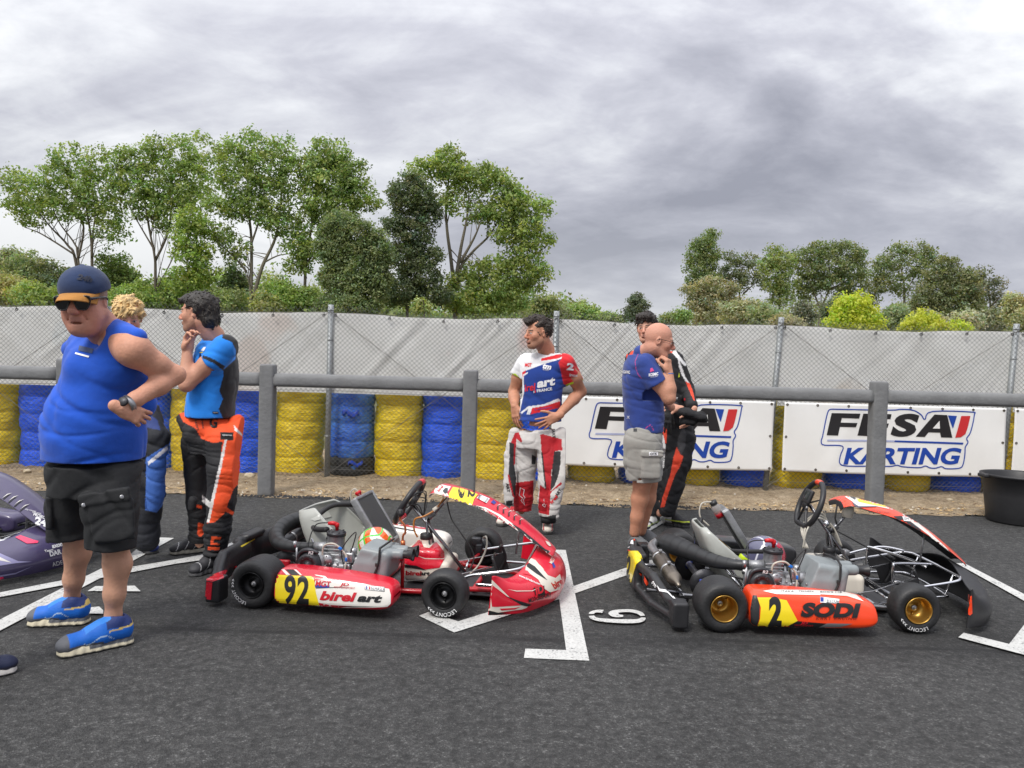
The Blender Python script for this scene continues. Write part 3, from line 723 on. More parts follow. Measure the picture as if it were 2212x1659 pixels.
def tarp(xa, xb, tint, label, seed, z0=.97):
    rg = random.Random(seed); nx, nz = int((xb-xa)*70), 64; V = []; z1 = 1.865
    cr_ = []
    for k in range(int((xb-xa)*2.6)):    # pulled creases, slanting
        cr_.append((rg.uniform(xa, xb), rg.choice((-1, 1, 1))*rg.uniform(.7, 1.2), rg.uniform(.004, .011), rg.uniform(.03, .10)))
    X, Z = np.meshgrid(np.linspace(xa, xb, nx), np.linspace(z0, z1, nz)); Yd = .055+.010*np.sin(X*3+Z*2)+.006*np.sin(X*9+Z*7)
    for cx, sl2, am, wd in cr_:
        u = (X-cx-(Z-1.4)*sl2)/wd; Yd -= am*np.exp(-u*u)*.5*(1+np.tanh((1.87-Z)*3))*.6
        Yd += am*.4*np.exp(-(u-1.6)**2)
    Yd = np.maximum(Yd, .022)
    sag = .035*np.sin((X+2.05)/2.5*pi)**2; gz = Z-sag*(Z-z0)/(z1-z0)+.008*np.abs(np.sin((X-xa)*2*pi/1.55))*((Z-z0) > .8)
    V = np.stack([X, Yd, gz], -1).reshape(-1, 3); i, j = np.meshgrid(np.arange(nx-1), np.arange(nz-1)); k = (j*nx+i).ravel(); F = np.stack([k, k+1, k+nx+1, k+nx], 1)
    Vb = V+np.array([0, .002, 0]); V2 = np.concatenate([V, Vb]); F2 = np.concatenate([F, F[:, ::-1]+len(V)])
    o = mesh_obj('tarpaulin', V2, F2, tarp_mat('tarp_cloth', tint)); o.location = (0, FY, 0); tag(o, label, 'tarpaulin', 'white tarpaulins hung on the wire fence')
    n = max(2, int((xb-xa)/.52)); 
    for k in range(n+1):
        x = xa+.04+(xb-xa-.08)*k/n; mb = MB(); zt = z1-.03-.035*sin((x+2.05)/2.5*pi)**2
        mb.lathe((x, .012, zt), (0, -1, 0), [(0, .017), (.006, .017), (.006, .009), (.001, .009)], 12, cap=False); mb.tube([(x, .01, zt), (x+.01, -.008, zt+.03)], .004, 5)
        mb.build('eyelet', mat('eyelet_metal', (.05, .05, .05), .5, .3), o)
tarp(-7.2, -3.3, (.75, .79, .80), 'white tarpaulin behind the wire mesh at the far left of the fence', 1)
tarp(-3.28, -2.07, (.80, .73, .68), 'cream tarpaulin with slanting creases left of the thin steel post by the yellow stack', 2)
tarp(-2.02, .46, (.82, .64, .60), 'pale tarpaulin with a faded pink and green print behind the wire mesh', 3)
tarp(.48, 2.95, (.80, .79, .76), 'white creased tarpaulin behind the two men beside the orange kart', 5)
tarp(2.97, 5.58, (.82, .77, .70), 'grey white tarpaulin above the fully visible karting banner', 9)
tarp(5.62, 8.2, (.82, .77, .70), 'white tarpaulin past the last fence post on the right', 7)
# faint remains of a print on the pink tarpaulin are in its cloth colour
# ---- banners tied to the front of the fence
BY = 8.555
BW = mat('banner_cloth', lin(238, 238, 236), .45, bump=.18, bscale=4, var=.03, vscale=2); BK = mat('banner_black', lin(38, 36, 38), .4); BB = mat('banner_blue', lin(30, 70, 165), .4); BR = mat('banner_red', lin(205, 50, 52), .4); BPALE = mat('banner_pale_blue', lin(175, 182, 215), .4)
zb5 = lambda x, y: ((3000+x*.5424)/1.8445, (1200+y*.5424)/1.8445)
def bpt(x, y):          # picture of the right-hand banner -> metres from its lower left corner
    p_ = zb5(x, y); w_ = P(p_[0], p_[1], BY); return (w_.x-BX0, w_.z-.25)
BX0 = P(1689, 1000, BY).x; BWD, BHT = 2.46, .765
def banner(x0, label, seed):
    rg = random.Random(seed); f1, f2 = rg.uniform(0, 6), rg.uniform(0, 6)
    def sy_(x, z): return -.010*sin(x*2.6+f1+z*1.5)-.006*sin(x*7+z*6+f2)-.006*math.exp(-((x-.45*z-.5)/.08)**2)
    def place(V2, dy): return [(x, sy_(x, z)-dy*.7-.003, z) for x, z in V2]
    nx, nz = 100, 32; rows = [[(BWD*i/nx, sy_(BWD*i/nx, BHT*j/nz), BHT*j/nz-.012*sin(i/nx*pi)*(1-j/nz)) for i in range(nx+1)] for j in range(nz+1)]
    T = MB().sheet(rows, -.003).build('banner', BW); T.location = (x0, BY, .25); tag(T, label, 'banner', 'white sponsor banners tied to the wire fence')
    def flat(name, polys, m, dy):
        V = []; F = []
        for V2, T2 in polys:
            b = len(V); V += place(V2, dy); F += [tuple(i+b for i in t_) for t_ in T2]
        g = []
        for f in F:
            a, b_, c = (Vector(V[i]) for i in f[:3]); g.append(f if (b_-a).cross(c-a).y < 0 else tuple(f[::-1]))
        return mesh_obj(name, V, g, m, T, False)
    def dense(poly): return poly2([bpt(*p_) for p_ in poly], .06)
    def fit(s, x0_, y0_, x1_, y1_, shear, bold, space=1.0):
        V, T2 = text_mesh(s, 1, 1, shear, bold, space, .3); V = (V-V.min(0))/np.ptp(V, axis=0)
        return (np.array([bpt(x0_+(x1_-x0_)*u, y1_+(y0_-y1_)*v_+ (y1_-y0_)*0 ) for u, v_ in V]), T2)
    ol = [(575, 793), (1000, 800), (1090, 794), (1180, 802), (1235, 835), (1262, 868), (1310, 810), (1598, 813), (1619, 838), (1590, 960), (1562, 1006), (1572, 1035), (1553, 1072), (1552, 1120), (1541, 1196), (1515, 1226), (1420, 1230), (1385, 1215), (1340, 1226), (1300, 1224), (1265, 1210), (1220, 1222), (1100, 1216), (1060, 1205), (1010, 1214), (900, 1212), (690, 1210), (634, 1188), (640, 1130), (656, 1064), (520, 1056), (498, 1030), (508, 995), (516, 960), (550, 818)]
    flat('logo_outline', [ribbon2([bpt(*p_) for p_ in [(v_.x, v_.y) for v_ in rowspline([(a, b, 0) for a, b in ol+[ol[0]]], 140)]], .012)], BB, .006)
    Fp = [(580, 822), (788, 826), (780, 862), (655, 858), (646, 892), (768, 895), (757, 926), (640, 923), (625, 987), (540, 983)]
    flat('lettering', [dense(Fp), dense([(x+230, y+4) for x, y in Fp]), fit('S', 1010, 826, 1222, 996, .18, .05), dense([(1196, 995), (1330, 832), (1420, 836), (1460, 1002), (1380, 1000), (1372, 965), (1290, 963), (1262, 997)])], BK, .006)
    flat('letter_hole', [dense([(1318, 935), (1366, 878), (1370, 936)])], BW, .008)
    flat('blue_flash', [dense([(1425, 838), (1490, 842), (1462, 935)])], BB, .007); flat('red_flash', [dense([(1522, 842), (1590, 842), (1568, 930), (1552, 975), (1520, 998), (1480, 1002)])], BR, .007)
    flat('logo_line', [dense([(1040, 1022), (1540, 1038), (1535, 1052), (1036, 1035)])], BB, .006); flat('logo_line', [dense([(545, 1015), (1036, 1022), (1034, 1035), (542, 1028)])], BPALE, .006)
    flat('lettering', [fit('KARTING', 662, 1076, 1528, 1200, .22, .035)], BB, .006)
    for u, v_ in [(k/7, q) for k in range(8) for q in (0, 1)]+[(0, .5), (1, .5)]:
        x, z = .03+(BWD-.06)*u, .025+(BHT-.05)*v_
        e = MB(); e.lathe((x, sy_(x, z)-.004, z), (0, -1, 0), [(0, .014), (.004, .014), (.004, .006), (0, .006)], 10, cap=False)
        if v_ in (0, 1) and rg.random() < .6: e.tube([(x, sy_(x, z)-.008, z), (x+rg.uniform(-.02, .02), .02, z+(.04 if v_ else -.045))], .0035, 5)
        e.build('eyelet', mat('eyelet_dark', (.10, .08, .06), .4, .6), T)
    return T
banner(BX0, 'white banner with black letters and a red and blue flash, crossed by a concrete post', 3)
banner(P(1668, 1000, BY).x-BWD, 'white banner with black letters half hidden behind the two standing men', 5)
banner(P(2187, 1000, BY).x, 'white banner behind the black bucket at the right edge', 6)
# ---- stacks of wrapped tyres
def wrap_mat(name, col, rough=.34, fade=None):
    m, t, b = node_mat(name); tc_ = t.nodes.new('ShaderNodeTexCoord').outputs['Object']
    mp = t.nodes.new('ShaderNodeMapping'); mp.inputs['Scale'].default_value = (1, 1, 2.6); t.links.new(tc_, mp.inputs[0])
    a = tnoise(t, mp.outputs[0], 9, 6, .62); d_ = tnoise(t, tc_, 3, 5, .7); e = tnoise(t, mp.outputs[0], 34, 4, .6)
    c = tmix(t, tramp(t, d_, [(.35, (0, 0, 0)), (.7, (1, 1, 1))]), tuple(q*.82 for q in col), tuple(min(1, q*1.12) for q in col)) if fade is None else tmix(t, tramp(t, d_, [(.38, (0, 0, 0)), (.58, (1, 1, 1))]), col, fade)
    t.links.new(c, b.inputs['Base Color']); b.inputs['Roughness'].default_value = rough; b.inputs['Specular IOR Level'].default_value = .6
    tbump(t, b, tmath(t, 'ADD', a, tmath(t, 'MULTIPLY', e, .35)), .8, .035); return m
WY = wrap_mat('yellow_wrap', (1.0, .68, .0)); WB = wrap_mat('blue_wrap', (.0, .11, 1.0)); WL = wrap_mat('faded_blue_wrap', lin(24, 92, 205), .5, lin(70, 130, 215))
RUB = mat('old_rubber', (.028, .028, .028), .8, bump=.4, bscale=50)
def stack(px, m, seed, label, Y=9.02, r0=.282, H=1.03, torn=False):
    rg = random.Random(seed); x = P(px, 900, Y).x; nt_ = 5; nz, ns = 110, 72; V = []
    ph = [rg.uniform(0, 6) for _ in range(12)]; H *= rg.uniform(.985, 1.015); offs = [(rg.uniform(-.012, .012), rg.uniform(-.01, .01), rg.uniform(-.008, .010)) for _ in range(nt_+1)]
    for j in range(nz+1):
        z = H*j/nz; q = z/H*nt_; i = min(int(q), nt_-1); f = q-i; ox, oy, orr = [offs[i][k]*(1-f)+offs[min(i+1, nt_)][k]*f for k in range(3)]
        bul = abs(sin(pi*f))**.55
        for k in range(ns):
            a = 2*pi*k/ns
            w_ = .5*(sin(5*a+ph[0]+z*9)+sin(9*a+ph[1]-z*14)+sin(3*a+z*22+ph[2]+2*sin(2*a+ph[5])))
            cz = sin(z*90+3*sin(3*a+ph[3])+2.2*sin(7*a+ph[4]+z*6))
            r = r0+orr-.017*(1-bul)+.006*w_+.0032*cz*(1-bul*.5)
            zc_ = z+.006*sin(4*a+ph[6])*(j/nz)
            if j > nz-4: r -= (j-(nz-4))*.012; zc_ += .004*sin(11*a+ph[7])
            if torn and z < .16+.05*sin(3*a+2)+.03*sin(11*a) and sin(a) < 0: r = r0-.05; zc_ = max(z, .11)
            V.append((ox+r*cos(a), oy+r*sin(a), zc_))
    F = [(j*ns+k, j*ns+(k+1) % ns, (j+1)*ns+(k+1) % ns, (j+1)*ns+k) for j in range(nz) for k in range(ns)]+[tuple(range(nz*ns, nz*ns+ns))]
    T = thing('tyre_stack', label, 'tyre stack', (x, Y, .01), 0, 'plastic wrapped tyre stacks behind the fence')
    mesh_obj('plastic_wrap', V, F, m, T, True)
    if torn:
        for z in (.075, .165): MB().lathe((0, 0, z-.07), (0, 0, 1), [(0, .2), (.01, .25), (.04, .272), (.1, .272), (.13, .25), (.14, .2)], 48, cap=False).build('tyre', RUB, T)
        for (u0, z0, ln, hh) in ((-1.55, .76, .5, .07), (-1.3, .18, .45, .05)):
            rows = []
            for i in range(9):
                a = u0-ln/2*.9+ln*i/8*1.3; rows.append([((r0+.012+.02*j/3*abs(sin(i*1.7)))*cos(a), (r0+.012+.02*j/3*abs(sin(i*1.7)))*sin(a), z0-hh*j/3*(.4+.6*abs(sin(i*1.3+z0*9)))+.02*sin(i*.9)) for j in range(4)])
            MB().sheet(rows, .002).build('torn_flap', mat('flap_blue', lin(14, 58, 165), .4), T)
    else:
        for q in range(3):   # loose rags of film at the top
            a = rg.uniform(pi, 2*pi); rows = [[((r0-.02+.012*j)*cos(a+i*.07), (r0-.02+.012*j)*sin(a+i*.07), H-.01+.018*sin(i*1.9+q)*(j == 0)-.012*j) for j in range(3)] for i in range(6)]
            MB().sheet(rows, .002).build('film_rag', m, T)
    return T
cols = {'y': (WY, 'yellow'), 'b': (WB, 'blue')}
STK = [(-108, 'b', 'blue wrapped tyre stack outside the left edge'), (0, 'y', 'yellow wrapped tyre stack at the left edge of the picture'), (103, 'b', 'blue wrapped tyre stack half hidden by the blue tank top at the left'), (215, 'y', 'yellow tyre stack behind the man in the blue tank top'),
 (333, 'b', 'blue tyre stack between the tank top man and the light blue t-shirt'), (425, 'y', 'yellow wrapped tyre stack just left of the man with the orange race suit'), (538, 'b', 'blue wrapped tyre stack between the orange suit man and the concrete post'),
 (650, 'y', 'yellow wrapped tyre stack right of the first full concrete post'), (864, 'y', 'yellow tyre stack between the torn faded stack and the bright blue stack'), (963, 'b', 'bright blue tyre stack just left of the second concrete post'),
 (1073, 'y', 'yellow wrapped tyre stack behind the elbow of the man in the red and white trousers'), (1172, 'b', 'blue tyre stack seen between the legs in red and white trousers'), (1281, 'y', 'yellow tyre stack under the left part of the half hidden banner'),
 (1392, 'b', 'blue tyre stack behind the bald man in grey shorts'), (1505, 'y', 'yellow tyre stack right of the black race suit legs'), (1608, 'b', 'blue tyre stack below the banner next to the leaning steel post'),
 (1724, 'y', 'yellow tyre stack behind the orange kart steering wheel'), (1837, 'b', 'blue tyre stack just left of the concrete post that crosses the banner'), (1959, 'y', 'yellow tyre stack just right of the concrete post that crosses the banner'), (2064, 'b', 'blue tyre stack beside the black bucket'), (2172, 'y', 'yellow tyre stack behind the black bucket')]
for i, (px, c, lb) in enumerate(STK): stack(px, cols[c][0], i*7+3, lb, r0=.282 if i % 3 else .275)
stack(761, WL, 77, 'faded light blue tyre stack with torn film and bare rubber at its foot', torn=True, r0=.272)
# ---- black bucket
T = thing('plastic_bucket', 'large black plastic bucket with a handle on the asphalt at the right edge', 'bucket', (P(2200, 1122, 7.28).x, 7.28, 0)); BP = mat('black_plastic', (.022, .022, .024), .5, bump=.08, bscale=30, var=.2, vscale=6)
prof = [(0, .0), (0.002, .262), (.015, .268), (.25, .295), (.425, .315), (.43, .335), (.45, .337), (.452, .325), (.44, .312), (.25, .285), (.02, .258), (.018, 0)]
MB().lathe((0, 0, .002), (0, 0, 1), prof, 64, cap=False).build('shell', BP, T)
for s_ in (-1, 1): MB().box((s_*.345, 0, .435), (.06, .12, .035), bev=.012).build('handle', BP, T)
# ================================================================ trees
def leaf_mat(name):
    m, t, b = node_mat(name); a = t.nodes.new('ShaderNodeAttribute'); a.attribute_name = 'Col'; t.links.new(a.outputs['Color'], b.inputs['Base Color'])
    b.inputs['Roughness'].default_value = .55; b.inputs['Specular IOR Level'].default_value = .35
    tr = t.nodes.new('ShaderNodeBsdfTranslucent'); t.links.new(tmix(t, 1.0, a.outputs['Color'], (1.2, 1.35, .55), 'MULTIPLY'), tr.inputs[0])
    mxs = t.nodes.new('ShaderNodeMixShader'); mxs.inputs[0].default_value = .42; t.links.new(b.outputs[0], mxs.inputs[1]); t.links.new(tr.outputs[0], mxs.inputs[2]); t.links.new(mxs.outputs[0], t.nodes['Material Output'].inputs[0]); return m
LEAF = leaf_mat('leaf'); BARK = mat('tree_bark', (.12, .10, .075), .9, bump=.6, bscale=12, var=.25, vscale=3); BARKP = mat('pale_bark', (.17, .15, .115), .9, bump=.5, bscale=12, var=.2, vscale=3)
def leaves(rs, C, Rr, dens, size, col, cvar):
    """C,Rr: clump centres and radii (n,3); returns V,F,colors"""
    n = len(C); k = np.maximum(1, (1.25*dens*rs.uniform(.6, 1.4, n)).astype(int)); ci = np.repeat(np.arange(n), k); m = len(ci)
    d = rs.normal(size=(m, 3)); d /= np.linalg.norm(d, axis=1, keepdims=True); rad = rs.uniform(.25, 1.05, m)[:, None]; p = C[ci]+d*Rr[ci]*rad
    nrm = d*.7+rs.normal(size=(m, 3))*.9+np.array([0, -.2, .6]); nrm /= np.linalg.norm(nrm, axis=1, keepdims=True)
    u = np.cross(nrm, rs.normal(size=(m, 3))); u /= np.linalg.norm(u, axis=1, keepdims=True); w_ = np.cross(nrm, u); s_ = (size*rs.uniform(.55, 1.25, m))[:, None]
    V = np.stack([p-u*s_, p-w_*s_*.55+nrm*s_*.15, p+u*s_, p+w_*s_*.55+nrm*s_*.15], 1).reshape(-1, 3); F = np.arange(4*m).reshape(-1, 4)
    cc = rs.normal(1, cvar, n)[ci]*rs.normal(1, .09, m); hue = rs.normal(0, .10, n)[ci]+rs.normal(0, .06, m)
    c = (np.array(col)*.85+.15*.09)[None]*np.array([1.18, 1, 1.05])*2.75*cc[:, None]; c[:, 0] *= 1+hue; c[:, 2] *= 1-hue*.5; c = np.clip(c, .008, .6); return V, F, np.repeat(c, 4, 0)
GL_ = 'tall poplars beyond the fence at the left'
def tree(name, label, Y, base, limbs, lobes, col=(.085, .135, .035), leaf=.11, dens=16, clumps=1.0, bark=None, group=None, seed=1, depth=1.0, tr=.11, cat='tree', gap=.0, cvar=.22, z0=0.0):
    leaf *= .78; rs = np.random.RandomState(seed); g = Y/FOC; bp = P(base[0], base[1], Y); bp = Vector((bp.x, Y, z0)); T = thing(name, label, cat, bp, 0, group)
    # crown
    C = []; Q = []
    for lb in lobes:
        lx, ly, rx, ry = lb[:4]; c = P(lx, ly, Y); rxm, rzm = rx*g, ry*g; rym = rxm*depth
        n = int(clumps*(1.25 if group == GL_ else 1.2)*max(5, 3.2*(rxm*rzm+rxm*rym+rzm*rym)/3/(leaf*3.3)**2*2.0)); d = rs.normal(size=(n, 3)); d /= np.linalg.norm(d, axis=1, keepdims=True)
        rad = rs.uniform(.35, 1.0, n)**.6; rad = rad[:, None]; p = np.array(c)+d*np.array([rxm, rym, rzm])*rad; C.append(p)
        q = leaf*rs.uniform(2.4, 5.6, n)[:, None]*np.array([1.1, 1.1, .8]); Q.append(q)
    C = np.concatenate(C); Q = np.concatenate(Q); C -= np.array(bp); V, F, c = leaves(rs, C, Q, dens, leaf, col, cvar)
    mesh_obj('crown', V, F, LEAF, T, False, c)
    # trunk and limbs
    mb = MB(); 
    def w3(x, y, dy=0.0): q = P(x, y, Y); return Vector((q.x-bp.x, dy, q.z-bp.z))
    for lm in limbs:
        r_ = tr*.78*(lm[0] if isinstance(lm[0], (int, float)) else 1); pts = [p_ for p_ in lm if not isinstance(p_, (int, float))]; n = len(pts)
        dy = rs.uniform(-.6, .6); w_ = [w3(x, y, dy*i/(n-1)) for i, (x, y) in enumerate(pts)]
        if pts[0] == base: w_[0] = Vector((0, 0, -.05))
        mb.tube(w_, [r_*(1-.75*i/(n-1)) for i in range(n)], 8, spline=5)
        # twigs into the nearest clumps
        for i in range(1, n):
            for k in range(3):
                s_ = w_[i-1].lerp(w_[i], rs.uniform(0, 1)); D = np.linalg.norm(C-np.array(s_), axis=1); j = rs.choice(np.argsort(D)[:40]); e = Vector(C[j]); 
                if (e-s_).length < 3.5: mb.tube([s_, s_.lerp(e, .5)+Vector((0, 0, .12)), e], [r_*.28, r_*.18, r_*.07], 5, spline=3)
    mb.build('trunk', bark or BARK, T)
    return T
zA = lambda x, y: (x*.3676, 271+y*.3676)
def za(L_, s_=.3676): return [(*zA(q[0], q[1]), q[2]*s_*1.16, q[3]*s_*1.16) for q in L_]
GL = 'tall poplars beyond the fence at the left'
tree('poplar_tree', 'leftmost tall poplar leaning left with several bare stems above the man in the cap', 38, (200, 800),
 [[(200, 800), zA(440, 820), zA(380, 700), zA(270, 590), zA(150, 450)], [.8, (200, 800), zA(460, 800), zA(440, 700), zA(340, 560), zA(280, 400)], [(200, 800), zA(540, 810), zA(530, 640), zA(500, 450), zA(480, 250)], [.7, zA(540, 780), zA(560, 620), zA(600, 430)], [.6, zA(440, 760), zA(250, 640), zA(150, 600)], [.7, zA(460, 780), zA(480, 600), zA(430, 420), zA(400, 250)]],
 za([(90, 320, 90, 60), (200, 400, 130, 90), (330, 300, 90, 90), (400, 190, 80, 80), (430, 370, 120, 110), (570, 230, 90, 100), (560, 400, 110, 110), (110, 480, 90, 50), (300, 490, 130, 60), (640, 500, 80, 80), (660, 620, 100, 60), (500, 500, 80, 60), (180, 560, 60, 30)]), group=GL, seed=1, dens=13, clumps=.8)
tree('poplar_tree', 'second tall poplar from the left with a forked trunk', 38, (336, 800), [[(336, 800), zA(915, 900), zA(912, 770), zA(880, 600), zA(850, 400), zA(830, 250)], [.8, zA(915, 790), zA(975, 640), zA(1000, 450), zA(1050, 250)], [.5, zA(900, 720), zA(810, 550), zA(740, 400)], [.5, zA(920, 960), zA(1010, 800), zA(1100, 620)]],
 za([(720, 200, 60, 70), (700, 300, 60, 80), (830, 210, 90, 80), (780, 350, 100, 100), (900, 330, 110, 110), (920, 130, 60, 70), (1050, 180, 90, 110), (1010, 400, 110, 110), (860, 470, 100, 80), (980, 540, 90, 70), (1120, 260, 80, 100), (1100, 420, 90, 80)]), group=GL, seed=2, dens=14, clumps=.9)
tree('poplar_tree', 'slim brighter green poplar standing low between two tall ones', 36, (410, 800), [[(410, 800), zA(1110, 900), zA(1115, 700), zA(1150, 500)]],
 za([(1120, 560, 80, 80), (1100, 680, 90, 90), (1110, 800, 90, 90), (1190, 600, 60, 60), (1080, 920, 90, 80), (1190, 760, 60, 70), (1210, 880, 70, 60)]), col=(.095, .155, .030), group=GL, seed=3, dens=15, tr=.07)
tree('poplar_tree', 'thin crowned poplar in the gap behind the forked one', 41, (445, 800), [[(445, 800), zA(1190, 850), zA(1195, 500), zA(1200, 250)]],
 za([(1190, 140, 70, 90), (1230, 250, 60, 80), (1170, 320, 60, 70), (1260, 400, 60, 50), (1180, 430, 70, 60)]), group=GL, seed=13, dens=11, clumps=.7, tr=.07)
tree('poplar_tree', 'tallest poplar with a thick pale trunk above the man in light blue', 37, (540, 800), [[(541, 800), zA(1470, 1000), zA(1470, 850), zA(1465, 650), zA(1440, 400), zA(1460, 200)], [.9, zA(1490, 1010), zA(1540, 830), zA(1620, 650), zA(1650, 420), zA(1660, 220)], [.5, zA(1450, 860), zA(1380, 770), zA(1300, 690), zA(1250, 560)], [.5, zA(1475, 700), zA(1540, 520), zA(1570, 350)], [.4, zA(1560, 800), zA(1640, 760), zA(1730, 750)]],
 za([(1320, 130, 50, 60), (1360, 220, 90, 100), (1480, 120, 100, 80), (1420, 320, 120, 110), (1560, 260, 110, 110), (1650, 170, 90, 100), (1710, 290, 80, 120), (1620, 430, 100, 110), (1480, 470, 100, 80), (1400, 480, 90, 70), (1270, 480, 70, 50), (1290, 630, 80, 50), (1370, 720, 80, 60), (1640, 580, 90, 60), (1560, 560, 60, 50)]), group=GL, seed=4, dens=14, clumps=.9, tr=.15, bark=BARKP)
tree('poplar_tree', 'broad poplar with a slanting right side behind the dark willow', 37, (655, 800), [[(655, 800), zA(1795, 850), zA(1830, 600), zA(1860, 350), zA(1900, 200)], [.7, zA(1810, 800), zA(1900, 650), zA(2000, 450)], [.6, zA(1800, 900), zA(1760, 800), zA(1700, 720)]],
 za([(1890, 180, 90, 80), (1970, 170, 80, 80), (1850, 300, 90, 100), (1960, 320, 120, 110), (2070, 300, 90, 90), (2110, 400, 80, 80), (1880, 440, 110, 80), (2010, 470, 100, 80), (1800, 560, 80, 80), (1750, 700, 90, 70), (1830, 740, 80, 60), (2190, 460, 40, 40), (1740, 830, 80, 40), (1980, 560, 90, 60)]), group=GL, seed=5, dens=15)
zF = lambda x, y: (704.8+x*.2451, 298+y*.2451)
def zf(L_): return [(*zF(q[0], q[1]), q[2]*.27, q[3]*.27) for q in L_]
tree('willow_tree', 'dense grey olive willow left of the deep shaded gap', 31, (765, 800), [[(765, 800), (768, 640), (760, 540)]],
 [(735, 485, 35, 30), (770, 510, 45, 40), (725, 545, 35, 45), (770, 575, 45, 50), (730, 610, 40, 50), (785, 630, 50, 50), (815, 545, 30, 50), (700, 520, 22, 30), (750, 665, 70, 30), (820, 600, 28, 40)], col=(.066, .102, .040), seed=6, dens=26, clumps=1.7, leaf=.075, group='dense willows behind the tarpaulin')
tree('willow_tree', 'dark grey green willow in the shade between the olive willow and the big right poplar', 33.5, (880, 800), [[(880, 800), (880, 600), (875, 480)], [.6, (880, 650), (910, 560), (930, 500)]],
 zf([(620, 480, 90, 80), (760, 380, 100, 80), (850, 520, 150, 120), (700, 600, 120, 90), (900, 700, 110, 110), (620, 760, 120, 90), (780, 850, 150, 120), (700, 1050, 160, 130), (850, 1200, 180, 150), (650, 1350, 180, 130), (950, 1400, 150, 90), (930, 1050, 90, 90)]), col=(.040, .064, .027), seed=7, dens=22, clumps=1.25, leaf=.085, group='dense willows behind the tarpaulin')
tree('poplar_tree', 'biggest poplar on the right of the left hand trees with pale forked limbs', 35, (985, 800), [[(985, 800), zF(1130, 1450), zF(1100, 1100), zF(1060, 800), zF(1050, 550), zF(1080, 300)], [.8, zF(1150, 1200), zF(1190, 960), zF(1240, 720), zF(1260, 500)], [.8, zF(1150, 1350), zF(1180, 1150), zF(1290, 1000), zF(1440, 850), zF(1550, 650)], [.7, zF(1180, 1100), zF(1300, 900), zF(1360, 780)], [.6, zF(1250, 1400), zF(1370, 1250), zF(1530, 1170), zF(1740, 1150)], [.4, zF(1580, 1180), zF(1700, 1240), zF(1760, 1310)]],
 zf([(1080, 150, 110, 70), (1000, 260, 150, 90), (830, 290, 120, 80), (1130, 320, 150, 110), (1280, 400, 170, 120), (1430, 320, 120, 80), (1520, 420, 150, 120), (1640, 500, 120, 110), (1720, 600, 140, 110), (1870, 620, 110, 80), (1960, 600, 50, 40), (1550, 650, 180, 130), (1350, 640, 150, 90), (1120, 560, 110, 110), (1750, 780, 150, 100), (1930, 880, 100, 50), (1620, 850, 170, 90), (1770, 1000, 170, 100), (1900, 1180, 90, 70), (1700, 1180, 190, 110), (1500, 1120, 130, 80), (1330, 1180, 130, 80), (1500, 1330, 230, 120), (1200, 1300, 130, 110), (1250, 1450, 220, 100), (1560, 1450, 200, 80), (1820, 1300, 90, 60), (1100, 1400, 120, 100)]), col=(.088, .135, .032), seed=8, dens=15, tr=.15, bark=BARKP, clumps=1.05, group=GL)
# bushes at the foot of the left trees
GB = 'bushes just above the tarpaulin'
BU = [(20, 620, 60, 40, 42, (.14, .15, .06)), (60, 590, 45, 40, 46, (.075, .11, .045)), (110, 600, 50, 45, 44, (.055, .08, .035)), (20, 570, 40, 30, 50, (.10, .125, .07)), (90, 640, 60, 30, 38, (.10, .15, .035)), (250, 600, 45, 60, 40, (.07, .115, .03)), (290, 640, 60, 40, 37, (.095, .15, .035)), (350, 640, 60, 45, 39, (.10, .15, .045)), (440, 640, 60, 45, 40, (.10, .15, .04)), (510, 620, 35, 50, 41, (.045, .075, .03)), (470, 655, 60, 30, 36, (.09, .13, .05)), (620, 640, 55, 45, 36, (.09, .155, .035)), (580, 655, 40, 30, 35, (.11, .14, .05)), (670, 650, 40, 35, 36, (.08, .13, .03)), (915, 660, 20, 16, 29, (.12, .16, .05)),
      (1160, 665, 40, 28, 45, (.07, .10, .035)), (1210, 680, 35, 22, 48, (.08, .11, .05)), (1255, 675, 40, 22, 52, (.09, .15, .04)), (1310, 685, 50, 12, 60, (.08, .12, .045)), (1195, 655, 18, 20, 46, (.09, .11, .055)), (1450, 690, 30, 14, 60, (.08, .12, .05)), (1475, 682, 18, 14, 50, (.08, .14, .04)),
      (1600, 672, 50, 24, 58, (.12, .145, .085)), (1660, 680, 45, 28, 56, (.09, .125, .06)), (1700, 690, 40, 20, 50, (.13, .145, .09)), (1735, 670, 26, 35, 60, (.055, .07, .045)), (1795, 665, 22, 30, 62, (.05, .075, .035)), (1925, 680, 35, 26, 52, (.08, .12, .06)), (2025, 690, 40, 22, 48, (.14, .16, .10)), (2085, 690, 36, 26, 46, (.14, .165, .115)), (2140, 690, 40, 22, 50, (.07, .09, .05)), (2200, 665, 30, 35, 44, (.14, .155, .08)), (2230, 690, 40, 30, 40, (.12, .14, .07)), (1990, 690, 30, 14, 44, (.09, .12, .06))]
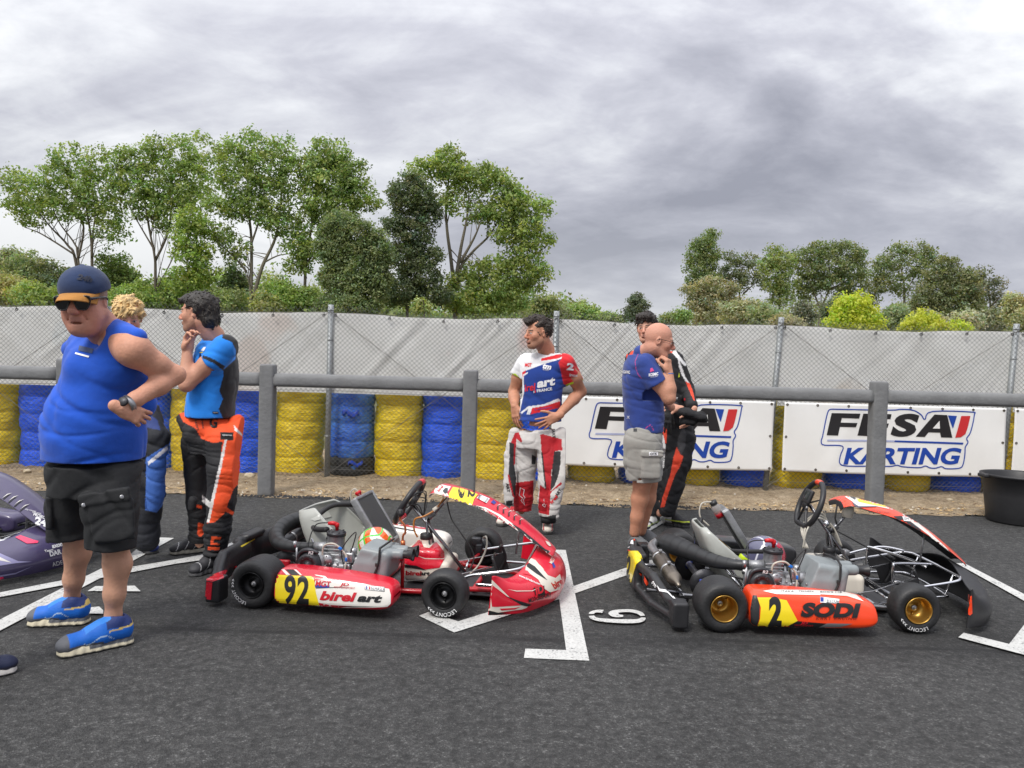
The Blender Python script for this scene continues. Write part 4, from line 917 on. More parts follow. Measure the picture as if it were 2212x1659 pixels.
NB = ['dry yellow green bush at the left edge', 'grey green bush right of the dry one at the left edge', 'dark bush left of the cap', 'pale hazy bush far behind the left edge', 'light green bush just left of the sunglasses', 'leafy young tree right of the cap', 'light green bush above the blond hair', 'soft green bush between the blond hair and the dark haired man', 'light green bush left of the thick pale trunk', 'dark green bush left of the thick pale trunk', 'dull green bush above the dark haired man', 'bright green bush between the thick trunk and the dark willow', 'yellow green bush right under the thick pale trunk', 'small green bush touching the dark willow', 'small light green shrub at the foot of the dark gap',
      'dark bush at the lower right corner of the big poplar', 'grey bush above the man with the dark quiff', 'bright green bush left of the dark small tree', 'long low bush line on the horizon', 'small grey bush beside the big poplar', 'low bush right of the young driver hair', 'small green bush before the first silver bush',
      'silvery bush at the foot of the right hand trees', 'grey green bush right of the silvery one', 'pale bush behind the leaning steel post', 'dark thin bush right of the leaning steel post', 'dark narrow bush with sky on both sides', 'grey green bush right of the lime green tree', 'silvery bush above the black letters of the banner', 'second silvery bush further right on the skyline', 'dull bush near the last steel post', 'pale tall bush at the right edge', 'bush at the lower right edge beyond the last post', 'small bush between the two lime green ones']
for i, (x, y, rx, ry, Y, c) in enumerate(BU):
    rs = random.Random(i); k_ = 1.15 if i < 14 else 1.05; y -= ry*(k_-1); ry *= k_; lb = [(x+rs.uniform(-.5, .5)*rx, y+rs.uniform(-.3, .5)*ry, rx*rs.uniform(.35, .7), ry*rs.uniform(.4, .7)) for _ in range(6)]+[(x, y+ry*.5, rx, ry*.6)]
    tree('bush', NB[i], Y, (x, 790), [[(x, 790), (x+3, y+10), (x-4, y-ry*.4)]], lb, col=c, leaf=.0021*Y+.02, dens=15, clumps=1.0, seed=100+i, tr=.05, group=GB, cat='bush')
# right hand group
zR = lambda x, y: (1409.6+x*.3627, 460.8+y*.3627)
def zr(L_): return [(*zR(q[0], q[1]), q[2]*.40, q[3]*.40) for q in L_]
GR = 'trees beyond the fence at the right'; kw = dict(group=GR, leaf=.17, dens=14, tr=.2)
tree('poplar_tree', 'narrow upright poplar, first of the right hand trees', 78, (1522, 790), [[(1522, 790), zR(310, 500), zR(310, 250)]], zr([(345, 150, 45, 50), (300, 190, 60, 50), (260, 240, 55, 60), (330, 240, 70, 60), (290, 320, 90, 70), (320, 400, 90, 60), (240, 400, 40, 50), (310, 470, 90, 50)]), col=(.062, .098, .030), seed=21, clumps=1.2, **kw)
tree('willow_tree', 'silvery grey willow under the narrow poplar', 70, (1550, 790), [[(1550, 790), zR(360, 600)]], zr([(240, 460, 60, 40), (340, 430, 80, 50), (420, 460, 90, 50), (270, 540, 70, 50), (360, 540, 110, 60), (470, 550, 70, 60), (380, 620, 150, 40)]), col=(.115, .13, .075), seed=22, clumps=1.3, **kw)
tree('poplar_tree', 'open dark poplar right of the narrow one', 80, (1600, 790), [[(1600, 790), zR(520, 500), zR(540, 300)], [.6, zR(540, 480), zR(620, 400)]], zr([(460, 265, 50, 40), (560, 280, 60, 45), (480, 340, 70, 50), (590, 350, 60, 50), (640, 410, 50, 40), (520, 420, 60, 40), (430, 370, 40, 50)]), col=(.055, .078, .035), seed=23, clumps=.9, **kw)
tree('poplar_tree', 'round topped light green poplar with a dark skirt', 76, (1685, 790), [[(1685, 790), zR(760, 520), zR(750, 300)], [.5, zR(760, 560), zR(690, 460)]], zr([(735, 230, 50, 35), (700, 290, 60, 45), (780, 280, 70, 45), (740, 350, 90, 60), (790, 420, 80, 60), (720, 430, 50, 40), (770, 500, 70, 50)]), col=(.085, .125, .035), seed=24, **kw)
tree('poplar_tree', 'widest poplar in the middle of the right hand trees', 77, (1790, 790), [[(1765, 790), zR(1000, 600), zR(1060, 430), zR(1050, 280)], [.7, zR(1010, 600), zR(930, 400), zR(920, 300)], [.6, zR(1060, 450), zR(1180, 380), zR(1180, 260)], [.5, zR(870, 620), zR(880, 480)]], zr([(890, 250, 60, 45), (980, 220, 60, 45), (1040, 230, 60, 50), (1120, 200, 50, 45), (1170, 230, 70, 50), (1240, 270, 50, 50), (930, 330, 90, 60), (1050, 320, 110, 70), (1180, 340, 100, 60), (960, 420, 90, 50), (1090, 420, 110, 50), (1220, 420, 70, 60), (900, 480, 50, 50), (1150, 500, 60, 50)]), col=(.066, .096, .034), seed=25, bark=BARKP, **kw)
tree('poplar_tree', 'gappy poplar with a hole of sky under its crown', 79, (1950, 790), [[(1950, 790), zR(1500, 520), zR(1490, 380), zR(1460, 260)], [.6, zR(1300, 560), zR(1360, 400)], [.5, zR(1500, 480), zR(1600, 330)]], zr([(1450, 220, 50, 35), (1510, 215, 40, 40), (1370, 290, 50, 45), (1440, 300, 70, 50), (1340, 360, 50, 50), (1420, 400, 90, 40), (1610, 230, 60, 50), (1650, 270, 50, 50), (1570, 310, 70, 50), (1590, 380, 70, 40), (1320, 450, 60, 40), (1480, 460, 60, 30), (1310, 510, 50, 40)]), col=(.072, .102, .038), seed=26, clumps=.95, bark=BARKP, **kw)
tree('poplar_tree', 'dense rounded tree at the right of the right hand group', 74, (2065, 790), [[(2065, 790), zR(1800, 600), zR(1800, 400)], [.6, zR(1800, 620), zR(1900, 450)]], zr([(1750, 300, 60, 50), (1700, 370, 70, 60), (1800, 370, 80, 60), (1870, 390, 70, 60), (1690, 460, 100, 60), (1820, 470, 110, 70), (1900, 480, 60, 60), (1620, 530, 90, 60), (1750, 560, 130, 60), (1880, 560, 80, 60), (1600, 610, 90, 40)]), col=(.066, .088, .038), seed=27, clumps=1.3, **kw)
tree('poplar_tree', 'thin rightmost tree of the right hand group with sky showing through', 80, (2145, 790), [[(2145, 790), zR(2020, 560), zR(2000, 400)], [.6, zR(2010, 560), zR(2070, 480)]], zr([(1970, 350, 40, 30), (1990, 400, 60, 40), (2050, 420, 40, 35), (2060, 500, 50, 30), (2000, 470, 50, 40), (2090, 550, 40, 30), (1980, 560, 50, 40), (2030, 600, 60, 30), (1950, 450, 40, 40)]), col=(.055, .07, .04), seed=28, clumps=.8, **kw)
kl = dict(leaf=.085, dens=16, tr=.06, group='lime green trees close behind the tarpaulin')
tree('lime_green_tree', 'bright lime green rounded tree above the banner lettering', 30, (1845, 790), [[(1845, 790), zR(1190, 620)]], zr([(1150, 520, 50, 35), (1240, 510, 50, 35), (1200, 560, 90, 50), (1130, 600, 60, 50), (1270, 600, 70, 50), (1190, 650, 120, 50), (1310, 650, 60, 40), (1090, 650, 50, 30)]), col=(.21, .33, .02), seed=31, clumps=1.3, **kl)
tree('lime_green_tree', 'yellow green low tree right of the brighter lime one', 31, (1995, 790), [[(1995, 790), zR(1620, 690)]], zr([(1560, 650, 50, 30), (1630, 620, 60, 35), (1620, 670, 110, 40), (1540, 690, 60, 25), (1700, 680, 50, 30)]), col=(.22, .27, .025), seed=32, clumps=1.3, **kl)
tree('lime_green_tree', 'smallest lime green treetop just above the tarpaulin', 31, (2074, 790), [[(2074, 790), zR(1830, 700)]], zr([(1820, 670, 40, 25), (1850, 690, 45, 25), (1800, 700, 40, 20)]), col=(.20, .32, .02), seed=33, clumps=1.3, **kl)
tree('conifer_tree', 'small dark conifer on the horizon behind the young driver', 50, (1378, 790), [[(1378, 790), (1378, 640)]], [(1378, 640, 9, 9), (1372, 652, 16, 9), (1384, 658, 18, 9), (1375, 670, 28, 12), (1378, 684, 32, 10)], col=(.035, .055, .028), leaf=.09, dens=20, seed=34, clumps=1.3, tr=.06, group='single trees on the horizon')
tree('far_tree', 'far pale treetop low between the two groups', 90, (1252, 790), [[(1252, 790), (1252, 680)]], [(1240, 665, 12, 12), (1255, 660, 14, 12), (1260, 680, 35, 10)], col=(.10, .14, .055), leaf=.16, dens=14, seed=35, tr=.1, group='single trees on the horizon')
rs = np.random.RandomState(77); C = []; Q = []
for x0, x1, yt, Y in ((-60, 720, 600, 52), (700, 1230, 640, 56), (1480, 2260, 660, 95)):
    n = int((x1-x0)*(1.2)); xs = rs.uniform(x0, x1, n); tp_ = yt+22*np.sin(xs*.021)+14*np.sin(xs*.06+1); ys = tp_+rs.uniform(0, 1, n)**.7*(720-tp_)
    C += [np.array(P(a, b, Y*rs.uniform(.95, 1.08))) for a, b in zip(xs, ys)]; Q += [rs.uniform(.5, 1.1)*np.array([1.2, 1, .8])*Y/52 for _ in range(n)]
V, F, c = leaves(rs, np.array(C), np.array(Q), 22, .17, (.085, .125, .045), .2); o = mesh_obj('woodland', V, F, LEAF, None, False, c); tag(o, kind='stuff')
# ================================================================ racing karts
RUBB = mat('kart_rubber', (.019, .019, .020), .52, bump=.25, bscale=70, var=.35, vscale=9, bdet=8); BLKP = mat('kart_black_plastic', (.020, .020, .022), .42, var=.15, vscale=10, bump=.05, bscale=60)
CHR = mat('chrome', (.72, .72, .74), .14, 1.0); STL = mat('brushed_steel', (.42, .42, .43), .38, .9, var=.12, vscale=20); ALU = mat('cast_aluminium', (.33, .335, .345), .48, .75, bump=.25, bscale=60, var=.15, vscale=15)
GUN = mat('gunmetal', (.055, .055, .06), .4, .7, bump=.15, bscale=80, var=.2, vscale=12); HOSE = mat('rubber_hose', (.018, .018, .019), .55); CLEAR = mat('milky_hose', (.50, .47, .40), .3)
BLK = mat('ink_black', (.012, .012, .013), .4); WHT = mat('ink_white', lin(235, 235, 235), .35); YEL = mat('plate_yellow', lin(240, 214, 30), .32, coat=.3); REDD = mat('ink_red', lin(200, 22, 40), .35, coat=.3)
REDP = mat('gloss_red', lin(212, 24, 48), .28, coat=.5, var=.05, vscale=5); WHTP = mat('gloss_white', lin(232, 228, 220), .3, coat=.4, var=.04, vscale=5); ORGP = mat('gloss_orange', lin(240, 68, 22), .28, coat=.5, var=.05, vscale=5)
PURP = mat('gloss_purple', lin(74, 66, 100), .3, coat=.5, var=.12, vscale=6); PINKP = mat('gloss_pink', lin(236, 52, 100), .3, coat=.4); LILAC = mat('gloss_lilac', lin(150, 146, 185), .3, coat=.4); BLUEI = mat('ink_blue', lin(35, 60, 150), .35)
RTUBE = mat('red_tube', lin(176, 14, 28), .3, coat=.4); DTUBE = mat('dark_chrome_tube', (.22, .22, .23), .22, .95); GOLD = mat('gold_alloy', lin(186, 146, 72), .33, .85, var=.08, vscale=15); BRIM = mat('black_alloy', (.012, .012, .013), .35, .5)
SEATG = mat('fibreglass_grey', lin(172, 174, 168), .42, var=.08, vscale=6, coat=.2); BOXG = mat('airbox_grey', lin(132, 138, 140), .40, var=.12, vscale=9, bump=.05, bscale=30); COPP = mat('copper_tube', lin(196, 110, 70), .3, .7); ORGH = mat('brown_hose', lin(180, 115, 45), .35)
BLUEC = mat('blue_clip', lin(20, 110, 200), .4); TITAN = mat('heat_tinted_steel', lin(140, 122, 98), .34, .85, var=.25, vscale=8); SILC = mat('silencer_steel', lin(120, 112, 102), .36, .8, var=.2, vscale=8)
TANKW = mat('milky_tank', lin(222, 214, 200), .38); CARB = mat('carbon_black', (.015, .015, .016), .33, bump=.1, bscale=200)
def finmat():
    m, t, b = node_mat('radiator_core'); tc_ = t.nodes.new('ShaderNodeTexCoord').outputs['Object']; wv = t.nodes.new('ShaderNodeTexWave'); wv.inputs['Scale'].default_value = 60; wv.inputs['Distortion'].default_value = .3; wv.bands_direction = 'Y'
    t.links.new(tc_, wv.inputs[0]); t.links.new(tramp(t, wv.outputs[1], [(.3, (.03, .03, .03)), (.7, (.13, .13, .125))]), b.inputs['Base Color']); b.inputs['Metallic'].default_value = .5; b.inputs['Roughness'].default_value = .45; tbump(t, b, wv.outputs[0], .5, .004); return m
FIN = finmat()
def arc_text(s, r, h, mid, y, sx=1.0, bold=.0):
    V, T = text_mesh(s, h, sx, 0, bold, 1.05, .5); out = []
    for u, v_ in V:
        a = R(mid)-u/r; rr_ = r+v_; out.append((rr_*cos(a), y, rr_*sin(a)))
    return out, [t[::1] for t in T]
def wheel(K, x, y, side, w_, rad, rimm, deep, text=None, blank=False):
    """side -1: the camera side. y = outer face"""
    W = thing('wheel', None, None); W.parent = K; W.location = (x, y, rad-.002)
    s_ = -side; rr = .0705     # s_ points inwards
    prof = [(.010*s_, rr), (.003*s_, .080), (0, .098), (.005*s_, rad-.017), (.018*s_, rad-.006), (.045*s_, rad), ((w_-.045)*s_, rad), ((w_-.018)*s_, rad-.006), ((w_-.005)*s_, rad-.017), (w_*s_, .098), ((w_-.003)*s_, .080), ((w_-.010)*s_, rr), ((w_-.02)*s_, .062), (.02*s_, .062)]
    q = rowspline([(a, b, 0) for a, b in prof[:12]], 46); mb = MB(); mb.lathe((0, 0, 0), (0, 1, 0), [(v_.x, v_.y) for v_ in q], 64, cap=False)
    ty = mb.build('tyre', RUBB, W)
    # rim: lip, barrel, disc with hub and bolts
    d = deep*s_; mb = MB(); mb.lathe((0, 0, 0), (0, 1, 0), [(.004*s_, .0715), (-.001*s_, .070), (.001*s_, .067), (.012*s_, .064), (d*.5, .058), (d, .052), (d+.002*s_, .024), (d-.008*s_, .020), (d-.008*s_, .0), ], 48, cap=False)
    mb.lathe((0, 0, 0), (0, 1, 0), [((w_-.004)*s_, .0715), ((w_)*s_, .070), ((w_-.012)*s_, .064), (d, .055), (d+.004*s_, .0)], 48, cap=False)
    for k in range(3):
        a = 2*pi*k/3+.5; mb.lathe((.036*cos(a), d, .036*sin(a)), (0, -s_, 0), [(-.002, .006), (.008, .006), (.008, .003)], 8)
        mb.box((.064*cos(a+1), .010*s_, .064*sin(a+1)), (.006, .010, .006))
    rm = mb.build('rim', rimm, W)
    hb = MB().lathe((0, 0, 0), (0, 1, 0), [(d-.02*s_, .012), (d-.018*s_, .015), (d, .016)], 16).lathe((0, d-.02*s_, 0), (0, 1, 0), [(-.01*s_, .006), (0, .006)], 8).build('hub_nut', STL, W)
    if text:
        for (t_, mid, h, r_) in text:
            V, T = arc_text(t_, r_, h, mid, side*.0012); mesh_obj('lettering', V, [f if side < 0 else f[::-1] for f in T], WHT if not t_.startswith('~') else BLK, ty, False)
        if not blank:
            for j in range(3):      # three swept bars after the name
                a0 = R(text[0][1]-36-j*9); pts = []
                for (da, dr) in ((0, -.006), (-.09, 0), (0, .006), (-.07, .006), (-.16, 0), (-.07, -.006)):
                    pts.append(((text[0][3]+dr)*cos(a0+da), side*.0012, (text[0][3]+dr)*sin(a0+da)))
                mesh_obj('print', pts, [(0, 1, 4, 5), (1, 2, 3, 4)], WHT, ty, False)
    return W
def pod(K, side, m):
    """side pod: closed sections along x"""
    xs = [(.132, .05), (.137, .62), (.15, .86), (.18, .97), (.30, 1.0), (.50, 1.0), (.62, .98), (.70, .95), (.755, .86), (.785, .68), (.797, .42), (.800, .05)]; rows = []
    for x, f in xs:
        t_ = (x-.13)/.67; zt = .226-.032*max(0, t_-.35)/.65; zb = .040+.004*t_; cz = (zt+zb)/2; hz = (zt-zb)/2*(f if t_ > .5 else min(1, f*1.05)); hy = .092*(.5+.5*f); cy = -.598
        rr_ = []
        for k in range(28):
            a = 2*pi*k/28; c_, s_ = cos(a), sin(a); e = .42; yy = cy+hy*math.copysign(abs(c_)**e, c_); z_ = cz+hz*math.copysign(abs(s_)**e, s_)
            yy += -.012*(1-((z_-cz)/max(hz, .01))**2)*(c_ < 0) + .018*(z_-cz)/max(hz, .01)*(c_ < 0)   # belly and tumblehome
            rr_.append((x, yy*(-side), z_))
        rows.append(rr_+[rr_[0]])
    g = loft(rows, 70, 29*3); mb = MB().sheet(g); return mb.build('side_pod', m, K)
def nose(K, m):
    st = [(-.605, (1.300, .045), (1.306, .11), (1.312, .18), (1.318, .252)), (-.585, (1.345, .042), (1.352, .11), (1.350, .18), (1.335, .250)), (-.50, (1.465, .035), (1.478, .10), (1.445, .17), (1.375, .217)), (-.38, (1.54, .030), (1.562, .10), (1.515, .17), (1.415, .214)), (-.25, (1.595, .025), (1.618, .10), (1.575, .185), (1.45, .238)),
          (-.12, (1.622, .020), (1.646, .10), (1.607, .20), (1.475, .272)), (0, (1.63, .018), (1.655, .10), (1.617, .205), (1.485, .284))]
    full = st+[(-a, *b) for a, *b in st[:-1][::-1]]; rows = [[(x, y, z) for x, z in b] for y, *b in full]
    return MB().sheet(loft(rows, 120, 26), -.006).build('nose_cone', m, K)
def fairing(K, m, under):
    L_ = [(.838, .572, .085, .02), (.852, .604, .115, .028), (.90, .622, .138, .034), (1.0, .604, .150, .040), (1.147, .566, .150, .042), (1.26, .512, .142, .040), (1.37, .446, .132, .036), (1.48, .362, .120, .030), (1.572, .282, .098, .022), (1.588, .262, .080, .018)]
    rows = [[(x-dr*.5*(u*u), w_*u, z-dr*u*u*1.0) for u in (-1, -.72, -.35, 0, .35, .72, 1)] for x, z, w_, dr in L_]
    g = loft(rows, 90, 30); o = MB().sheet(g, .004).build('front_fairing', [m, under], K)
    for p_ in o.data.polygons:
        if p_.normal.z < -.05 or p_.normal.dot(Vector((.6, 0, .8))) < 0: p_.material_index = 1
    return o
def engine(K, fin):
    E = thing('engine', None, None); E.parent = K
    S = SDF((.13, -.54, .05), (.48, -.2, .30), .006); S.rbox((.30, -.36, .155), (.20, .17, .14), .03, 0); S.rbox((.25, -.44, .20), (.17, .10, .15), .05, .02); S.rbox((.35, -.35, .22), (.11, .12, .09), .02, .015); S.rbox((.40, -.40, .17), (.10, .10, .09), .02, .015)
    for k in range(5): S.rbox((.20+.05*k, -.455, .115+.01*(k % 2)), (.018, .06, .03), .006, .006)
    sdf_obj(S, 'crankcase', ALU, E)
    mb = MB().lathe((.245, -.47, .212), (0, -1, 0), [(0, .072), (.02, .072), (.026, .066), (.04, .062), (.046, .058), (.048, .04), (.042, .036), (.044, .018), (.052, .014), (.052, 0)], 40, cap=False)
    for k in range(6): a = k*pi/3; mb.lathe((.245+.046*cos(a), -.515, .212+.046*sin(a)), (0, -1, 0), [(-.004, .010), (.005, .010), (.005, .005), (0, .004)], 10)
    mb.tube([(.175, -.49, .17), (.19, -.49, .27), (.245, -.49, .293), (.30, -.49, .28)], [.006, .012, .014, .008], 8, spline=4); c_ = mb.build('clutch_cover', GUN, E)
    V, T = text_mesh('R2', .016, 1.2, .2, .02); mesh_obj('lettering', [(.262+u, -.506, .283+v_) for u, v_ in V], T, WHT, c_, False)
    mb = MB().lathe((.345, -.35, .24), (.04, 0, 1), [(0, .055), (.015, .052), (.03, .050), (.11, .050), (.112, .053)], 40, cap=False)
    for k in range(3): mb.box((.345, -.40, .262+.02*k), (.10, .01, .006), bev=.002)
    mb.tube([(.30, -.36, .285), (.25, -.35, .28), (.215, -.33, .276)], [.03, .026, .026], 14); mb.build('cylinder', ALU, E)
    mb = MB().lathe((.349, -.35, .352), (.04, 0, 1), [(0, .050), (.002, .055), (.016, .056), (.022, .053), (.026, .034), (.030, .030), (.032, 0)], 40, cap=False)
    for k in range(7): a = k*2*pi/7; mb.lathe((.350+.045*cos(a), -.35+.045*sin(a), .375), (0, 0, 1), [(-.002, .006), (.006, .006), (.006, .0)], 8)
    mb.build('cylinder_head', GUN, E)
    mb = MB().lathe((.352, -.35, .38), (0, 0, 1), [(0, .010), (.02, .010), (.021, .013), (.04, .013), (.044, .010), (.046, 0)], 14).tube([(.352, -.35, .418), (.325, -.352, .422), (.300, -.355, .420)], [.012, .013, .010], 10); mb.build('spark_plug_cap', mat('cap_red', lin(196, 20, 30), .4), E)
    mb = MB().lathe((.335, -.43, .232), (.1, -1, 0), [(0, .034), (.03, .034), (.036, .030), (.038, .0)], 28)
    for k in range(6): a = k*pi/3+.4; mb.lathe((.335+.028*cos(a), -.464, .232+.028*sin(a)), (.1, -1, 0), [(0, .004), (.006, .004), (.006, 0)], 6)
    mb.build('round_cover', STL, E)
    mb = MB().lathe((.44, -.38, .22), (1, 0, .05), [(-.03, .03), (.05, .032), (.09, .036)], 20).box((.455, -.40, .245), (.05, .06, .06), bev=.008).box((.45, -.43, .19), (.04, .04, .05), bev=.006).lathe((.47, -.39, .26), (0, 0, 1), [(0, .02), (.035, .02), (.038, 0)], 16); mb.build('carburettor', STL, E)
    mb = MB()
    for a, b, c_ in (((.30, -.36, .425), (.215, -.34, .40), (.20, -.40, .30)), ((.46, -.42, .26), (.50, -.44, .40), (.42, -.44, .30))): mb.tube([a, b, c_, (c_[0]+.01, c_[1], c_[2]-.09)], .0035, 6, spline=6)
    mb.build('ignition_lead', HOSE, E)
    mb = MB().tube([(.31, -.455, .25), (.32, -.46, .315), (.38, -.46, .33), (.43, -.45, .29)], .0055, 8, spline=6).tube([(.43, -.45, .29), (.45, -.45, .26), (.45, -.46, .21), (.44, -.46, .16)], .0055, 8, spline=6); mb.build('fuel_hose', CLEAR, E)
    MB().box((.415, -.455, .305), (.022, .014, .016), Matrix.Rotation(.5, 3, 'Y'), .004).build('hose_clip', BLUEC, E); MB().box((.452, -.457, .245), (.012, .014, .022), None, .004).build('hose_clip', BLUEC, E)
    rg = random.Random(3); mb = MB()
    for k in range(26):
        p_ = Vector((rg.uniform(.17, .50), rg.uniform(-.49, -.44), rg.uniform(.09, .24))); mb.lathe(p_, (rg.uniform(-.3, .3), -1, rg.uniform(-.3, .3)), [(0, .006), (.012, .006), (.012, .003), (.016, .003)], 6)
    mb.build('bolt', STL, E)
    mb = MB(); rg = random.Random(9)
    for k in range(7):
        p_ = Vector((rg.uniform(.10, .20), rg.uniform(-.45, -.3), rg.uniform(.10, .24))); q = p_+Vector((rg.uniform(.1, .25), rg.uniform(-.05, .05), rg.uniform(-.07, .06))); mb.tube([p_, p_.lerp(q, .5)+Vector((0, -.03, rg.uniform(-.03, .05))), q], rg.uniform(.003, .007), 6, spline=5)
    mb.build('control_cable', HOSE, E)
    mb = MB().tube([(.165, -.47, .16), (.166, -.48, .30)], .006, 8).tube([(.155, -.48, .30), (.155, -.48, .335)], .011, 8); mb.build('tension_lever', STL, E)
    return E
def airbox(K, m=BOXG, blk=False):
    S = SDF((.42, -.55, .10), (.90, -.16, .38), .006); M_ = Matrix.Rotation(R(8), 3, 'Y')
    S.rbox((.61, -.38, .245), (.21, .25, .165), .03, 0, M=M_); S.rbox((.57, -.40, .20), (.15, .22, .13), .03, .03); S.cut((.505, -.38, .22), (-1, 0, .45)); S.cut((.71, -.38, .17), (1, 0, -.9)); S.cut((.60, -.38, .14), (.15, 0, -1))
    for y in (-.445, -.36): S.cap((.70, y, .292), (.765, y, .294), .030, .029, .012)
    S.rbox((.60, -.502, .245), (.012, .012, .12), .004, .008, M=Matrix.Rotation(R(40), 3, 'Y')); S.rbox((.66, -.50, .235), (.012, .012, .11), .004, .008, M=Matrix.Rotation(R(40), 3, 'Y'))
    b = sdf_obj(S, 'airbox', m, K, 2)
    for y in (-.445, -.36): MB().lathe((.755, y, .294), (1, 0, 0), [(0, .022), (.045, .022), (.06, .024), (.082, .034), (.085, .035), (.080, .028), (.06, .018), (.0, .017)], 24, cap=False).build('intake_trumpet', BLKP, b)
    st = MB(); st.tube([(.665, -.508, .335), (.66, -.515, .25), (.635, -.512, .18), (.61, -.50, .13)], [.007, .006, .008, .006], 8, spline=5).tube([(.665, -.508, .335), (.68, -.40, .345), (.67, -.27, .335)], .006, 8, spline=4)
    st.box((.652, -.518, .245), (.016, .012, .02), None, .003).build('strap', HOSE, b); return b
def seat(K, m, pad=None):
    pr = [(.56, .065, .17, .045), (.46, .045, .19, .09), (.33, .035, .20, .13), (.22, .045, .205, .17), (.14, .10, .205, .18), (.09, .19, .20, .15), (.045, .29, .19, .10), (.01, .38, .165, .05), (.0, .42, .13, .03)] if pad else [(.56, .065, .17, .045), (.46, .045, .19, .10), (.33, .035, .20, .17), (.22, .045, .205, .24), (.14, .10, .205, .26), (.085, .20, .20, .23), (.04, .30, .19, .19), (.012, .375, .175, .155), (.0, .42, .15, .12)]; rows = []
    for i, (x, z, hw, h) in enumerate(pr):
        a, b = pr[max(0, i-1)], pr[min(len(pr)-1, i+1)]; dx, dz = b[0]-a[0], b[1]-a[1]; l = math.hypot(dx, dz); n = Vector((dz/l, 0, -dx/l)); n = n if n.z > 0 or n.x > 0 else -n; o = Vector((x, .03, z)); r_ = []
        for u, f in ((-1.04, 1.0), (-1.02, .62), (-.96, .28), (-.8, .06), (-.4, 0), (0, 0), (.4, 0), (.8, .06), (.96, .28), (1.02, .62), (1.04, 1.0)): r_.append(o+Vector((0, hw*u, 0))+n*h*f)
        rows.append(r_)
    g = loft(rows, 60, 50); s_ = MB().sheet(g, .007).build('seat', m, K)
    rim = [g[i][0] for i in range(60)]+[g[59][j] for j in range(1, 50)]+[g[i][49] for i in range(58, -1, -1)]; MB().tube(rim[::2], .007, 8).build('seat_edge', m, s_)
    for t_ in ((30), (34), (38)):
        p_ = g[t_][5]; q = g[t_][6]; nn = Vector((0, -1, 0)); MB().lathe(Vector(g[t_][3])+Vector((0, -.006, 0)), nn, [(-.004, .018), (.003, .018), (.003, .008), (.009, .008), (.009, 0)], 20).build('seat_bolt', STL, s_)
    if pad:
        rows2 = [[Vector(g[i][j])+Vector((.012, 0, .004)) for j in range(14, 37)] for i in range(30, 58)]; MB().sheet(rows2, .01).build('seat_pad', pad, s_)
    return s_
def steering(K, c, hoop, accent, dash=False):
    C_ = Vector(c); up = Vector((.50, 0, .866)) if not dash else Vector((.36, 0, .93)); yv = Vector((0, 1, 0)); nrm = up.cross(yv)*-1; S_ = thing('steering_wheel', None, None); S_.parent = K; Rr = .150; pts = []
    for k in range(48):
        a = 2*pi*k/48; ca, sa = cos(a), sin(a); r_ = Rr*(1-.10*max(0, -sa)**4); u = ca*Rr*1.0; v_ = sa*r_; 
        if sa < -.86: v_ = -.86*Rr*.98
        pts.append(C_+yv*u+up*v_)
    MB().tube(pts, .018 if not dash else .0165, 14, closed=True).build('hoop', hoop, S_)
    for a0 in ([90, 270] if not dash else [90]):
        seg = [C_+yv*cos(R(a0+d))*Rr+up*(sin(R(a0+d))*Rr if a0 == 90 else max(-.86*Rr*.98, sin(R(a0+d))*Rr*(1-.10*max(0, -sin(R(a0+d)))**4))) for d in (range(-12, 13, 3) if a0 == 90 else range(-36, 37, 3))]; MB().tube(seg, .0188 if not dash else .0172, 14).build('grip_band', accent, S_)
    mb = MB()
    for a0 in (90+65, 90-65, 270-30, 270+30): d = yv*cos(R(a0))+up*sin(R(a0)); mb.tube([C_-nrm*.02, C_-nrm*.012+d*Rr*.5, C_+d*Rr*.95], [.014, .010, .009], 6, flat=.5, spline=3)
    mb.lathe(C_-nrm*.035, nrm, [(0, .03), (.02, .034), (.024, .02), (.028, 0)], 20); mb.build('spokes', BLKP, S_)
    if dash:
        Mx = Matrix((nrm, yv, up)).transposed(); MB().box(C_+up*.045+nrm*-.03, (.022, .105, .085), Mx, .008).build('display', BLKP, S_); MB().box(C_+up*.05-nrm*.042, (.003, .072, .052), Mx, .001).build('display_glass', mat('screen', (.03, .035, .035), .15), S_)
        for q in (-.03, .0, .03): MB().lathe(C_-nrm*.02+yv*q+up*-.02, -nrm, [(0, .010), (.008, .010), (.009, 0)], 14).build('button', STL, S_)
    else:
        mb = MB(); rg = random.Random(5)
        for k in range(5): p_ = C_-nrm*-.01+yv*rg.uniform(-.06, .06)+up*rg.uniform(-.05, .08); mb.tube([p_, p_+Vector((.06, rg.uniform(-.05, .05), rg.uniform(-.03, .03))), C_+Vector((.09, 0, -.09))], .0035, 6, spline=5)
        mb.build('wiring', HOSE, S_); MB().box(C_+nrm*.02+up*.02, (.03, .07, .05), Matrix((nrm, yv, up)).transposed(), .006).build('display', BLKP, S_)
    mb = MB().tube([C_+nrm*.0, Vector((.90, 0, .26)), Vector((1.045, 0, .085))], [.011, .011, .011], 10); mb.build('steering_column', DTUBE, K); return S_
